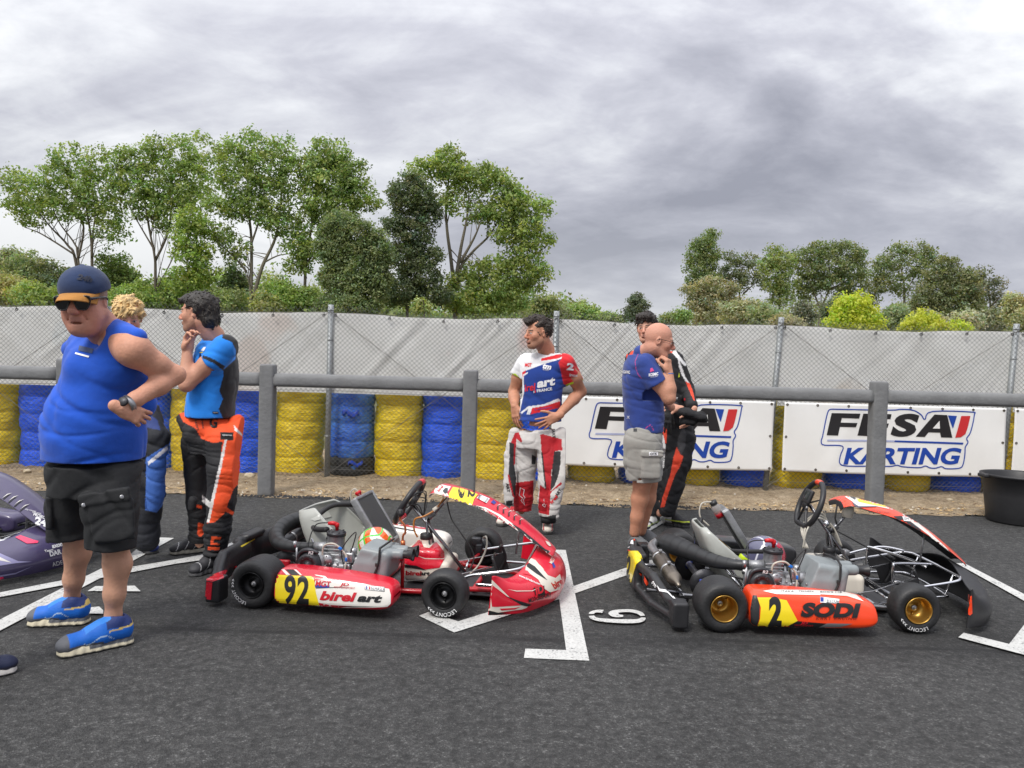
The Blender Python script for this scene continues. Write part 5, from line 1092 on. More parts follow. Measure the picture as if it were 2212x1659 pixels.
def kart(loc, rz, label, st):
    K = thing('racing_kart', label, 'kart', loc, rz, 'racing karts lined up on the grid'); tb = st['tube']
    wt = st.get('wtext', {})
    wheel(K, 0, -.690, -1, .205, .1325, st['rim'], st['deep'], wt.get('rn')); wheel(K, 0, .690, 1, .205, .1325, st['rim'], st['deep'])
    wheel(K, 1.05, -.600, -1, .128, .1285, st['rim'], st['fdeep'], wt.get('fn')); wheel(K, 1.05, .600, 1, .128, .1285, st['rim'], st['fdeep'])
    K['_pods'] = 0
    pn = pod(K, -1, st['pod']); pf = pod(K, 1, st['podf']); ns = nose(K, st['nose']); fr = fairing(K, st['fair'], st['under'])
    # chassis
    mb = MB(); r_ = .0155
    for s_ in (-1, 1):
        mb.tube([(-.16, s_*.32, .085), (.05, s_*.33, .075), (.30, s_*.33, .055), (.72, s_*.335, .055), (.92, s_*.31, .055), (1.08, s_*.24, .06), (1.28, s_*.20, .06), (1.36, s_*.14, .06)], r_, 10, spline=5)
        mb.tube([(.92, s_*.31, .055), (1.0, s_*.37, .065), (1.04, s_*.44, .075)], [r_, r_, .014], 10, spline=4); mb.tube([(1.03, s_*.43, .04), (1.045, s_*.435, .15)], .014, 10)
        mb.tube([(.98, s_*.30, .055), (1.06, s_*.40, .12)], .010, 8); mb.tube([(.32, s_*.33, .055), (.34, s_*.50, .10)], .011, 8); mb.tube([(.66, s_*.33, .055), (.70, s_*.50, .09)], .011, 8)
    mb.tube([(1.36, -.14, .06), (1.38, 0, .06), (1.36, .14, .06)], r_, 10, spline=4)
    for x, hw in ((-.12, .32), (.12, .33), (.58, .33), (.95, .30), (1.14, .22)): mb.tube([(x, -hw, .058), (x, hw, .058)], r_*.95, 10)
    mb.build('chassis_frame', tb, K)
    MB().box((.96, 0, .036), (.80, .50, .005), None).box((1.33, 0, .036), (.10, .30, .004)).build('floor_tray', st.get('tray', mat('tray', (.06, .06, .065), .5, .3, var=.2)), K)
    MB().tube([(0, -.52, .131), (0, .52, .131)], .0195, 16).build('rear_axle', STL, K)
    mb = MB()
    for y in (-.30, .30): mb.box((0, y, .125), (.09, .025, .10), None, .01)
    mb.build('bearing_carrier', st['accent'], K)
    MB().lathe((0, -.235, .131), (0, 1, 0), [(0, .03), (.0, .085), (.006, .085), (.006, .03)], 40, cap=False).lathe((0, -.22, .131), (0, 1, 0), [(0, .045), (.03, .045)], 20).build('sprocket', GUN, K)
    MB().lathe((0, .16, .131), (0, 1, 0), [(0, .03), (0, .095), (.012, .095), (.012, .03)], 40, cap=False).build('brake_disc', GUN, K)
    for s_ in (-1, 1):
        MB().lathe((1.05, s_*.44, .127), (0, s_, 0), [(0, .03), (0, .075), (.008, .075), (.008, .03)], 36, cap=False).build('brake_disc', GUN, K)
        mb = MB().box((1.02, s_*.435, .18), (.07, .05, .06), None, .012).box((1.045, s_*.41, .127), (.04, .06, .09), None, .01).lathe((1.05, s_*.45, .127), (0, s_, 0), [(-.03, .02), (.03, .022), (.05, .03)], 18); mb.build('front_hub', GUN, K)
        MB().tube([(1.03, s_*.05, .095), (1.0, s_*.40, .115)], .0065, 8).lathe((1.02, s_*.14, .10), (-.03, s_, .02), [(0, .009), (.05, .009)], 6).build('tie_rod', CHR, K)
        # pedals
        mb = MB().tube([(1.22, s_*.16, .06), (1.26, s_*.16, .15), (1.235, s_*.16, .235)], [.008, .010, .008], 8, spline=4).tube([(1.235, s_*.16, .235), (1.235, s_*.07, .235)], .009, 10).box((1.225, s_*.17, .12), (.09, .006, .11), Matrix.Rotation(-.35, 3, 'Y'), .002); mb.build('pedal', BLKP, K)
        MB().tube([(1.22, s_*.16, .18), (.98, s_*.2, .11), (.7, s_*.22, .07)], .003, 6).build('pedal_cable', STL, K)
    bars = [[(1.10, -.35, .150), (1.16, -.35, .178), (1.37, -.335, .215), (1.43, -.29, .226), (1.445, -.2, .228), (1.445, .2, .228), (1.43, .29, .226), (1.37, .335, .212), (1.08, .35, .150)], [(1.16, -.26, .10), (1.34, -.26, .105), (1.40, -.2, .105), (1.405, .2, .105), (1.34, .26, .105), (1.16, .26, .10)]]
    if st.get('morebars'): bars += [[(1.13, -.14, .075), (1.12, -.15, .24), (1.15, -.14, .262), (1.36, -.13, .262)], [(1.13, .20, .075), (1.12, .20, .25), (1.15, .18, .275), (1.28, .0, .255), (1.34, -.10, .235)], [(1.0, .33, .18), (1.25, .34, .245), (1.40, .30, .235)]]
    mb = MB()
    for b in bars: mb.tube(b, .0085, 10, spline=6)
    mb.tube([(1.40, -.2, .105), (1.445, -.2, .228)], .007, 8).tube([(1.40, .2, .105), (1.445, .2, .228)], .007, 8); mb.build('bumper_bar', CHR, K)
    for s_ in (-1, 1): MB().tube([(.33, s_*.50, .15), (.34, s_*.40, .15), (.40, s_*.34, .09)], .009, 8, spline=4).tube([(.70, s_*.50, .10), (.72, s_*.34, .07)], .010, 8).build('pod_bracket', CHR, K)
    steering(K, st['sw'], st['hoop'], st['swacc'], st.get('dash', False))
    mb = MB().tube([(.86, -.05, .06), (.80, -.03, .36), (.795, 0, .40), (.80, .03, .36), (.86, .07, .06)], .009, 8, spline=4).tube([(.80, 0, .40), (.86, 0, .47), (.92, 0, .545)], [.011, .010, .009], 8).box((.825, 0, .43), (.05, .04, .03), Matrix.Rotation(-.8, 3, 'Y'), .004); mb.build('column_support', st.get('colsup', DTUBE), K)
    MB().tube([(1.35, 0, .226), (1.36, 0, .34), (1.375, 0, .43)], .006, 8).box((1.375, 0, .43), (.02, .10, .006)).build('fairing_strut', STL, K)
    # tank
    S = SDF((.64, -.20, .03), (.98, .20, .34), .006); S.rbox((.80, 0, .15), (.22, .27, .20), .035, 0); S.rbox((.83, 0, .12), (.28, .28, .12), .03, .03); S.cap((.795, -.02, .24), (.795, -.02, .285), .036, .034, .02); S.cut((.70, 0, .25), (-1, 0, .7)); S.cut((.90, 0, .25), (1, 0, 1.1))
    tk = sdf_obj(S, 'fuel_tank', st['tank'], K, 2); MB().lathe((.795, -.02, .285), (0, 0, 1), [(0, .034), (.003, .037), (.032, .036), (.036, .03), (.037, 0)], 28).build('filler_cap', BLKP, tk)
    engine(K, None); ab = airbox(K); se = seat(K, SEATG, st.get('pad'))
    # radiator
    Mr = Matrix.Rotation(R(-33), 3, 'Y'); rc = Vector((.345, .385 if st.get('radw', .22) < .3 else .35, .305)); Rd = thing('radiator', None, None); Rd.parent = K
    w_ = st.get('radw', .22); MB().box(rc, (.030, w_-.03, .33), Mr).build('core', FIN, Rd)
    for s_ in (-1, 1): MB().box(rc+Vector((0, s_*(w_/2-.005), 0)), (.045, .025, .37), Mr, .006).build('side_tank', ALU, Rd)
    for s_ in (-1, 1): MB().box(rc+Mr@Vector((0, 0, s_*.178)), (.042, w_-.02, .022), Mr, .006).build('end_bar', ALU, Rd)
    tp = rc+Mr@Vector((0, -.03, .185))
    if st.get('bottle'):
        b0 = tp+Vector((-.05, .02, .02)); MB().lathe(b0, (-.5, 0, .86), [(-.09, .0), (-.09, .028), (-.01, .032), (.0, .024), (.004, .024)], 24, cap=False).build('overflow_bottle', mat('clear_bottle', lin(200, 196, 192), .15, trans=.6), K)
        MB().lathe(b0, (-.5, 0, .86), [(0, .024), (.03, .024), (.032, 0)], 20).build('bottle_cap', BLKP, K); MB().lathe(b0, (-.5, 0, .86), [(-.085, .0), (-.085, .029), (-.045, .030), (-.045, .0)], 20, cap=False).build('bottle_label', REDD, K)
        MB().tube([b0+Vector((-.02, 0, .02)), b0+Vector((-.09, -.02, .01)), b0+Vector((-.10, -.03, -.07)), b0+Vector((-.04, -.04, -.13))], .005, 8, spline=6).build('hose', CLEAR, K)
    else:
        MB().lathe(tp, Mr@Vector((0, 0, 1)), [(0, .016), (.016, .016), (.016, .022), (.036, .022), (.038, 0)], 20).build('radiator_cap', mat('cap_red', lin(196, 20, 30), .4), K)
        MB().tube([tp+Vector((0, -.01, .01)), tp+Vector((-.03, -.02, .05)), tp+Vector((-.06, -.02, .02)), tp+Vector((-.05, -.02, -.04))], .005, 8, spline=5).build('hose', CLEAR, K)
    mb = MB().tube([rc+Mr@Vector((-.02, -.08, .14)), (.12, .16, .42), (.06, .02, .36), (.14, -.18, .345), (.28, -.32, .375)] if not st.get('bottle') else [(.10, .32, .40), (.05, .22, .32), (.08, .05, .28), (.18, -.12, .30), (.30, -.30, .345), (.36, -.34, .36)], .0165 if not st.get('bottle') else .0125, 12, spline=8).tube([rc+Mr@Vector((0, -.09, -.15)), (.42, .1, .10), (.38, -.2, .12)], .015, 10, spline=6)
    mb.build('water_hose', HOSE, K)
    MB().tube([(.02, -.02, .40), (.06, -.1, .37), (.22, -.26, .12)], .008, 8).tube([(.01, .10, .40), (.03, .2, .30), (.1, .3, .08)], .008, 8).tube([(.10, -.23, .24), (.26, -.33, .06)], .007, 8).build('seat_stay', CHR, K)
    # exhaust and silencer
    ex = st['exhaust']; q = rowspline([(*p_[:3],) for p_ in ex], 60); rr_ = np.interp(np.linspace(0, len(ex)-1, 60), range(len(ex)), [p_[3] for p_ in ex]); e = MB().tube(q, list(rr_), 22)
    for k in range(3, 60, 4): e.tube([q[k], q[k]+(q[min(k+1, 59)]-q[k-1]).normalized()*.004], rr_[k]+.0018, 22, cap=False)
    e.build('exhaust_pipe', st['exm'], K)
    a, b = Vector(st['sil'][0]), Vector(st['sil'][1]); ax = (b-a).normalized(); l = (b-a).length
    sm = MB().lathe(a, ax, [(0, .0), (0.0, .020), (.02, .040), (.025, .042), (l*.93, .042), (l, .041), (l+.045, .014), (l+.085, .011), (l+.085, .0)], 30, cap=False).build('silencer', st['silm'], K)
    for f in (.12, .62): MB().lathe(a+ax*l*f, ax, [(0, .043), (.001, .046), (.016, .046), (.017, .043)], 30, cap=False).box(a+ax*l*f+Vector((.0, -.02, .05)), (.02, .03, .014), None, .003).build('clamp', STL, sm)
    MB().tube([q[-1], (q[-1]+a)*.5+Vector((-.03, .03, .0)), a+ax*.01], [.03, .028, .024], 14, spline=5).build('exhaust_elbow', STL, K)
    # rear bumper
    S = SDF((-.46, -.74, .0), (-.10, .74, .29), .0065)
    for s_ in (-1, 1):
        S.rbox((-.225, s_*.640, .085), (.085, .11, .135), .012, 0)
        S.cap((-.36, s_*.14, .20), (-.325, s_*.40, .205), .030, .028, .012, flat=((1, 0, 0), .8)); S.cap((-.325, s_*.40, .205), (-.27, s_*.56, .135), .028, .026, .015); S.cap((-.27, s_*.56, .135), (-.23, s_*.62, .12), .026, .03, .015)
        S.cap((-.37, s_*.14, .075), (-.33, s_*.40, .06), .024, .022, .012); S.cap((-.33, s_*.40, .06), (-.25, s_*.60, .055), .022, .024, .012)
        S.cap((-.34, s_*.28, .20), (-.345, s_*.26, .07), .014, .014, .01)
    for s_ in ((-1, 1) if st.get('solid') else ()): S.cap((-.355, s_*.1, .15), (-.325, s_*.42, .145), .075, .068, .01, flat=((1, 0, 0), .45)); S.cap((-.325, s_*.42, .145), (-.245, s_*.60, .095), .068, .052, .01, flat=((1, 0, 0), .55))
    S.rbox((-.372, 0, .145), (.05, .34, .205), .022, .02); S.rbox((-.35, 0, .24), (.07, .22, .04), .015, .02)
    rb = sdf_obj(S, 'rear_bumper', BLKP, K, 2)
    [MB().tube([(-.12, y_, .085), (-.34, y_, .10)], .012, 10).build('bumper_stay', st['tube'], K) for y_ in (-.28, .28)]
    for p_ in (ns, fr, pn, pf, tk, rb, ab): pass
    return dict(K=K, pod=pn, podf=pf, nose=ns, fair=fr, tank=tk, bump=rb, air=ab, seat=se)
if True:
    DK = mat('kart_dark_panel', (.030, .030, .033), .35, coat=.3)
    k1 = kart((-1.281, 4.845, .004), R(-9), 'red and white racing kart with yellow number 92 plate and black wheels', dict(tube=RTUBE, rim=BRIM, deep=.05, fdeep=.055, pod=REDP, podf=WHTP, nose=REDP, fair=REDP, under=WHTP, accent=REDD, solid=1, radw=.33, sw=(.678, 0, .502), hoop=BLKP, swacc=REDP, tank=TANKW,
        exhaust=[(.225, -.335, .276, .024), (.16, -.33, .268, .027), (.06, -.31, .258, .033), (-.04, -.26, .262, .041), (-.105, -.17, .285, .047), (-.115, -.06, .315, .050), (-.075, .05, .335, .050), (.0, .12, .335, .046)], exm=mat('exhaust_black', (.035, .036, .038), .42, .3, var=.15, vscale=10, bump=.1, bscale=30), sil=((-.17, .38, .20), (-.17, .05, .175)), silm=GUN,
        wtext=dict(rn=[('LECONT', 226, .019, .104)], fn=[('LECONT', 282, .021, .102)])))
    k2 = kart((1.15, 4.676, .004), R(-1), 'orange and white racing kart with yellow number 2 plate and gold wheels', dict(tube=DTUBE, rim=GOLD, deep=.11, fdeep=.07, pod=ORGP, podf=DK, nose=BLKP, fair=ORGP, under=BLKP, accent=BLUEI, sw=(.674, 0, .566), hoop=BLKP, swacc=ORGP, dash=True, tank=TANKW, morebars=True, bottle=True, radw=.18, pad=mat('seat_foam', (.03, .03, .03), .8),
        exhaust=[(.225, -.335, .278, .025), (.15, -.31, .268, .030), (.06, -.22, .262, .040), (-.02, -.09, .268, .050), (-.09, .05, .272, .060), (-.14, .17, .268, .062), (-.17, .22, .262, .045), (-.19, .26, .255, .03)], exm=mat('exhaust_black', (.035, .036, .038), .42), sil=((-.245, -.06, .245), (-.205, -.40, .195)), silm=SILC,
        wtext=dict(fn=[('LECONT', 268, .019, .102)])))
    k3 = kart((-4.40, 5.10, .004), R(-9), 'purple and pink racing kart cut off by the left edge of the picture', dict(tube=DTUBE, rim=BRIM, deep=.05, fdeep=.055, pod=PURP, podf=PURP, nose=PURP, fair=PURP, under=PURP, accent=REDD, sw=(.678, 0, .502), hoop=BLKP, swacc=PURP, tank=TANKW, solid=1,
        exhaust=[(.225, -.335, .276, .024), (.06, -.31, .258, .033), (-.105, -.17, .285, .047), (-.075, .05, .335, .050), (.0, .12, .335, .046)], exm=mat('exhaust_black', (.035, .036, .038), .42), sil=((-.17, .38, .20), (-.17, .05, .175)), silm=GUN))
# ---- graphics and lettering on the karts
z1 = lambda x, y: (422.9+x*.2255, 1019.2+y*.2255)
z2 = lambda x, y: ((1500+x*.4295)/1.8445, (1880+y*.4295)/1.8445)
z3 = lambda x, y: ((2400+x*.4098)/1.8445, (1880+y*.4098)/1.8445)
zz5 = lambda x, y: ((3100+x*.4582)/1.8445, (1880+y*.4582)/1.8445)
def pat(b, z, pts, m, par_, off=.0012, step=5.5): return patch(b, [z(*p_) for p_ in pts], m, par_, 'sticker', off, step)
def wd(b, z, s, x, y, h, m, par_, k=1.0, **kw):
    c = z(x, y); return words(b, s, c[0], c[1], h*k, m, par_, **kw)
K_ = .2255
p = k1['pod']; b = bvh_of(p)
pat(b, z1, [(1145, 1042), (1300, 1037), (1500, 1064), (1700, 1097), (1852, 1122), (1868, 1180), (1866, 1262), (1835, 1292), (1700, 1300), (1150, 1300), (1120, 1200)], WHTP, p)
pat(b, z1, [(862, 938), (935, 938), (992, 988), (915, 988)], BLK, p, .002); pat(b, z1, [(820, 936), (850, 937), (905, 988), (868, 988)], WHTP, p, .002); pat(b, z1, [(940, 938), (962, 939), (1020, 990), (1000, 990)], WHTP, p, .002)
pat(b, z1, [(764, 985), (1105, 1002), (1128, 1015), (1140, 1060), (1152, 1160), (1188, 1293), (960, 1282), (762, 1265)], YEL, p, .002)
pat(b, z1, [(1150, 1110), (1330, 1105), (1500, 1110), (1330, 1112), (1152, 1118)], BLK, p, .002)
pat(b, z1, [(1140, 985), (1240, 1000), (1290, 1050), (1260, 1050), (1220, 1010), (1150, 995)], WHTP, p, .0016); pat(b, z1, [(1360, 1035), (1620, 1075), (1850, 1125), (1840, 1140), (1600, 1090)], WHTP, p, .0016)
pat(b, z1, [(1165, 1250), (1290, 1275), (1500, 1285), (1380, 1300), (1180, 1294)], REDP, p, .0016); pat(b, z1, [(1290, 1279), (1500, 1286), (1740, 1290), (1500, 1294)], BLK, p, .002)
wd(b, z1, '9', 902, 1130, 57, BLK, p, sx=.62, rot=3, bold=.03, off=.003); wd(b, z1, '2', 1030, 1133, 57, BLK, p, sx=.66, rot=3, bold=.03, off=.003)
wd(b, z1, 'birel', 1366, 1193, 18.5, REDD, p, sx=1, rot=3, shear=.25, bold=.04, width=80, off=.003); wd(b, z1, 'art', 1668, 1214, 16, BLK, p, rot=3, shear=.25, bold=.05, width=54, off=.003)
wd(b, z1, 'MGT', 1222, 1072, 11, REDD, p, rot=3, shear=.15, bold=.03, width=34, off=.003); pat(b, z1, [(1140, 1082), (1285, 1090), (1275, 1112), (1145, 1108)], BLUEI, p, .0024)
wd(b, z1, 'JD', 1425, 1083, 6.5, REDD, p, rot=3, shear=.2, bold=.03, width=20, off=.003); wd(b, z1, 'MOTORSPORT', 1425, 1110, 4, REDD, p, rot=4, shear=.2, width=46, off=.003)
pat(b, z1, [(1622, 1083), (1812, 1103), (1808, 1150), (1620, 1130)], BLK, p, .0022); pat(b, z1, [(1626, 1087), (1808, 1106), (1804, 1146), (1624, 1127)], WHT, p, .0028); wd(b, z1, 'N.MASLE', 1745, 1122, 7, BLK, p, rot=5, width=28, off=.0036)
pat(b, z1, [(1634, 1093), (1645, 1094), (1643, 1124), (1632, 1123)], BLUEI, p, .0034); pat(b, z1, [(1662, 1096), (1674, 1097), (1672, 1127), (1660, 1126)], REDD, p, .0034)
p = k1['bump']; b = bvh_of(p); pat(b, z1, [(52, 1008), (148, 992), (285, 938), (300, 945), (262, 1020), (160, 1052), (50, 1035)], REDP, p, .0014); pat(b, z1, [(48, 1042), (160, 1060), (146, 1226), (34, 1204)], REDP, p, .0014)
pat(b, z1, [(425, 712), (560, 640), (566, 646), (440, 722)], YEL, p, .0014)
p = k1['nose']; b = bvh_of(p)
pat(b, z2, [(1000, 1012), (1010, 985), (1060, 990), (1250, 1180), (1420, 1232), (1390, 1262), (1350, 1275), (1130, 1305), (1040, 1290), (1032, 1332), (1018, 1332)], TANKW, p)
pat(b, z2, [(1040, 1025), (1120, 1085), (1230, 1170), (1345, 1237), (1120, 1252), (1072, 1250)], REDP, p, .002)
pat(b, z2, [(1042, 1284), (1130, 1306), (1245, 1306), (1120, 1326), (1040, 1328)], BLK, p, .002); pat(b, z2, [(1185, 1145), (1290, 1185), (1440, 1232), (1400, 1248), (1345, 1236)], BLK, p, .0026)
pat(b, z2, [(1140, 1268), (1270, 1262), (1340, 1250), (1280, 1275), (1160, 1284)], REDP, p, .0026)
pat(b, z2, [(1392, 830), (1420, 795), (1475, 820), (1590, 960), (1660, 985), (1700, 948), (1718, 1010), (1700, 1090), (1610, 1118), (1540, 1075), (1500, 1000), (1380, 915)], TANKW, p)
pat(b, z2, [(1398, 835), (1470, 880), (1585, 1008), (1480, 945), (1393, 880)], BLK, p, .002); pat(b, z2, [(1470, 835), (1520, 870), (1555, 910), (1500, 890)], TANKW, p, .002); pat(b, z2, [(1400, 918), (1380, 915), (1360, 945), (1430, 960), (1540, 1080)], REDP, p, .0016)
pat(b, z2, [(1210, 1088), (1300, 1102), (1440, 1102), (1520, 1068), (1445, 1108), (1300, 1110)], TANKW, p, .002)
wd(b, z2, 'www.birelart.com', 1420, 1002, 4.6, WHT, p, rot=23, width=50, bold=.02); c_ = wd(b, z2, 'JD', 1505, 1105, 17, REDD, p, rot=-16, shear=.2, bold=.05, width=23, off=.003); pat(b, z2, [(1452, 1080), (1555, 1055), (1562, 1140), (1475, 1150)], BLK, p, .0016)
wd(b, z2, 'MOTORSPORT', 1515, 1165, 9, BLK, p, rot=-16, shear=.2, width=52, bold=.02)
wd(b, z2, 'bire', 1678, 1035, 15, REDD, p, rot=-32, width=24, bold=.04, shear=.0); pat(b, z2, [(1625, 845), (1640, 838), (1660, 880), (1640, 898)], BLUEI, p, .002); wd(b, z2, 'MGT', 1628, 825, 8, TANKW, p, rot=-62, width=13, bold=.02)
p = k1['fair']; b = bvh_of(p)
pat(b, z2, [(536, 175), (560, 130), (590, 112), (640, 128), (700, 140), (672, 200), (668, 262), (760, 295), (900, 310), (1010, 330), (1150, 400), (1300, 510), (1440, 625), (1560, 725), (1612, 735), (1590, 762), (1500, 740), (1400, 660), (1250, 545), (1090, 420), (900, 350), (700, 320), (590, 285), (545, 225)], WHTP, p)
pat(b, z2, [(540, 182), (560, 215), (640, 275), (760, 300), (900, 308), (1010, 345), (880, 330), (720, 315), (610, 280), (548, 225)], BLK, p, .002)
pat(b, z2, [(1250, 478), (1330, 525), (1450, 620), (1560, 715), (1606, 738), (1590, 758), (1545, 735), (1430, 640), (1320, 550)], BLK, p, .002); pat(b, z2, [(1010, 345), (1120, 405), (1180, 455), (1080, 410)], REDP, p, .002)
pat(b, z2, [(655, 195), (690, 138), (712, 142), (672, 230)], REDP, p, .002); pat(b, z2, [(612, 180), (640, 150), (662, 155), (660, 195), (635, 205)], DK, p, .003)
pat(b, z2, [(708, 143), (800, 158), (940, 210), (905, 255), (888, 308), (760, 290), (668, 262), (672, 205)], YEL, p, .003)
wd(b, z2, '9', 785, 192, 13, BLK, p, rot=98, width=26, bold=.04, off=.004); wd(b, z2, '2', 880, 205, 14, BLK, p, rot=98, width=16, bold=.04, off=.004)
pat(b, z2, [(930, 245), (960, 212), (1050, 250), (1020, 292)], WHT, p, .003); wd(b, z2, 'FFS', 957, 235, 5, BLK, p, rot=-62, width=9, bold=.03, off=.004); wd(b, z2, 'FREE', 1018, 268, 4, BLK, p, rot=-55, width=11, off=.004)
pat(b, z2, [(1060, 285), (1085, 262), (1110, 285), (1090, 305)], BLUEI, p, .003); wd(b, z2, 'birel', 592, 158, 5, REDD, p, rot=-48, width=15, bold=.03, off=.003)
for x, y in ((1125, 330), (1178, 362), (1228, 388), (1278, 425), (1330, 462)): pat(b, z2, [(x-8, y+22), (x-6, y-12), (x+14, y-30), (x+4, y-5), (x+6, y+26)], BLK, p, .003); pat(b, z2, [(x-6, y-12), (x+14, y-30), (x+34, y-18), (x+16, y-22)], WHTP, p, .003)
pat(b, z2, [(1565, 640), (1600, 655), (1620, 690), (1600, 690), (1580, 672)], TANKW, p, .003)
p = k1['tank']; b = bvh_of(p)
pat(b, z2, [(262, 690), (320, 640), (395, 625), (415, 640), (440, 700), (490, 710), (540, 655), (560, 655), (628, 745), (630, 812), (585, 888), (450, 905), (262, 850)], REDP, p); pat(b, z2, [(255, 858), (370, 870), (465, 912), (330, 892), (255, 885)], BLK, p, .002); wd(b, z2, 'birel', 345, 940, 9, REDD, p, rot=2, width=34, bold=.04); wd(b, z2, 'art', 450, 942, 8, BLK, p, rot=2, width=22, bold=.04)
pat(b, z2, [(370, 772), (450, 800), (628, 805), (628, 812), (450, 808)], TANKW, p, .002)
p = k1['seat']; b = bvh_of(p); pat(b, z1, [(1100, 452), (1268, 373), (1300, 428), (1140, 470)], mat('sticker_grey', lin(196, 198, 192), .4), p, .003)
p = k1['podf']; b = bvh_of(p); pat(b, z2, [(120, 462), (300, 478), (560, 535), (640, 545), (420, 530), (130, 485)], REDP, p); pat(b, z2, [(135, 505), (360, 545), (360, 552), (130, 515)], BLK, p, .002)
# kart two
p = k2['pod']; b = bvh_of(p)
pat(b, z3, [(1560, 1160), (1650, 1146), (2120, 1165), (2120, 1200), (1690, 1190)], WHTP, p, .0014); pat(b, zz5, [(0, 1026), (320, 1030), (560, 1042), (680, 1072), (745, 1128), (600, 1082), (300, 1062), (0, 1058)], WHTP, p, .0014)
pat(b, z3, [(1445, 1500), (1440, 1340), (1462, 1200), (1500, 1200), (1530, 1300), (1525, 1430), (1498, 1515)], BLKP, p, .0014)
pat(b, z3, [(1508, 1222), (1628, 1222), (1790, 1248), (1898, 1448), (1780, 1508), (1500, 1516), (1532, 1430), (1540, 1320)], YEL, p, .002)
pat(b, z3, [(1780, 1508), (1896, 1450), (2160, 1475), (2160, 1530), (1900, 1524)], BLK, p, .0016); pat(b, zz5, [(100, 1345), (180, 1300), (420, 1318), (350, 1350)], BLK, p, .0018); pat(b, zz5, [(350, 1350), (425, 1316), (650, 1320), (540, 1348)], mat('pod_grey', lin(110, 110, 112), .35), p, .0022)
wd(b, z3, '2', 1680, 1365, 60, BLK, p, sx=.66, rot=2, bold=.05, width=29, off=.003)
wd(b, zz5, 'SODI', 457, 1203, 27, BLK, p, rot=1, shear=.18, bold=.06, width=130, off=.003); wd(b, zz5, 'KART RACING', 505, 1274, 5.5, mat('ink_maroon', lin(110, 30, 20), .4), p, rot=0, shear=.2, width=88, space=1.2, off=.003)
pat(b, zz5, [(365, 1088), (532, 1108), (530, 1146), (365, 1136)], WHT, p, .0024); pat(b, zz5, [(367, 1090), (396, 1094), (395, 1130), (368, 1128)], BLUEI, p, .003); pat(b, zz5, [(420, 1112), (530, 1118), (528, 1142), (420, 1138)], DK, p, .003); wd(b, zz5, 'HEBERT', 475, 1127, 5, WHT, p, rot=2, width=27, bold=.03, off=.0038)
wd(b, zz5, 'JD', 225, 1316, 5, REDD, p, rot=2, shear=.2, bold=.03, width=16, off=.003); wd(b, zz5, 'MOTORSPORT', 225, 1334, 3.4, REDD, p, rot=2, width=40, off=.003)
wd(b, zz5, 'ITAKA', 82, 1042, 4, mat('ink_grey', lin(70, 70, 78), .4), p, rot=1, width=28, off=.003); wd(b, zz5, 'TEKNEEX', 245, 1043, 3.4, MATS['ink_grey'], p, rot=1, width=33, off=.003); wd(b, zz5, "BOX'S 118", 460, 1048, 3.4, MATS['ink_grey'], p, rot=1, width=46, off=.003)
p = k2['bump']; b = bvh_of(p)
pat(b, z3, [(216, 800), (270, 768), (345, 770), (378, 810), (388, 850), (330, 900), (312, 960), (290, 1050), (272, 1108), (225, 1050), (210, 960)], YEL, p, .0014)
wd(b, z3, '2', 255, 935, 46, BLK, p, rot=6, width=9, bold=.05, off=.003)
pat(b, z3, [(232, 594), (325, 602), (362, 680), (335, 682), (262, 640), (216, 650), (205, 680)], ORGP, p, .0014); pat(b, z3, [(188, 700), (245, 745), (278, 770), (225, 770)], ORGP, p, .0014); pat(b, z3, [(356, 982), (404, 1000), (462, 1108), (432, 1110)], ORGP, p, .0014)
pat(b, z3, [(265, 640), (298, 660), (302, 706), (270, 700), (280, 670)], WHT, p, .002); wd(b, z3, 'SODI', 235, 712, 8, WHT, p, rot=62, width=15, bold=.04); wd(b, z3, 'SODI', 498, 1098, 8, WHT, p, rot=62, width=14, bold=.04)
pat(b, z3, [(528, 1096), (560, 1138), (640, 1152), (712, 1236), (690, 1232), (632, 1176), (556, 1160)], WHT, p, .0018)
p = k2['fair']; b = bvh_of(p)
pat(b, zz5, [(440, 160), (500, 152), (560, 178), (620, 182), (800, 215), (960, 290), (1040, 335), (1000, 332), (850, 300), (690, 300), (640, 255), (560, 205), (470, 180)], WHTP, p, .0014)
pat(b, zz5, [(655, 190), (800, 215), (900, 252), (965, 296), (940, 308), (800, 285), (700, 262), (680, 235)], YEL, p, .002); pat(b, zz5, [(580, 180), (640, 185), (680, 225), (668, 246), (620, 215)], DK, p, .0022)
pat(b, zz5, [(640, 262), (700, 300), (850, 300), (860, 306), (700, 312), (660, 296)], mat('fairing_grey', lin(90, 84, 96), .35), p, .0022)
pat(b, zz5, [(1040, 335), (1200, 430), (1330, 540), (1440, 640), (1500, 700), (1480, 690), (1300, 545), (1120, 410)], WHTP, p, .0014); pat(b, zz5, [(1000, 388), (1070, 384), (1200, 470), (1330, 590), (1430, 650), (1520, 735), (1400, 680), (1230, 560), (1100, 450)], BLKP, p, .0018)
pat(b, zz5, [(1078, 388), (1130, 396), (1146, 432), (1092, 428)], WHT, p, .003); wd(b, zz5, 'GM', 1112, 410, 5, BLK, p, rot=5, width=10, off=.004); wd(b, zz5, 'KART RACING', 870, 347, 4, mat('ink_brown', lin(120, 50, 30), .4), p, rot=6, width=52, off=.003)
p = k2['nose']; b = bvh_of(p)
pat(b, zz5, [(645, 540), (700, 548), (780, 600), (740, 600), (690, 570)], ORGP, p, .002); pat(b, zz5, [(1655, 1065), (1682, 1075), (1688, 1230), (1668, 1248), (1656, 1240)], ORGP, p, .002)
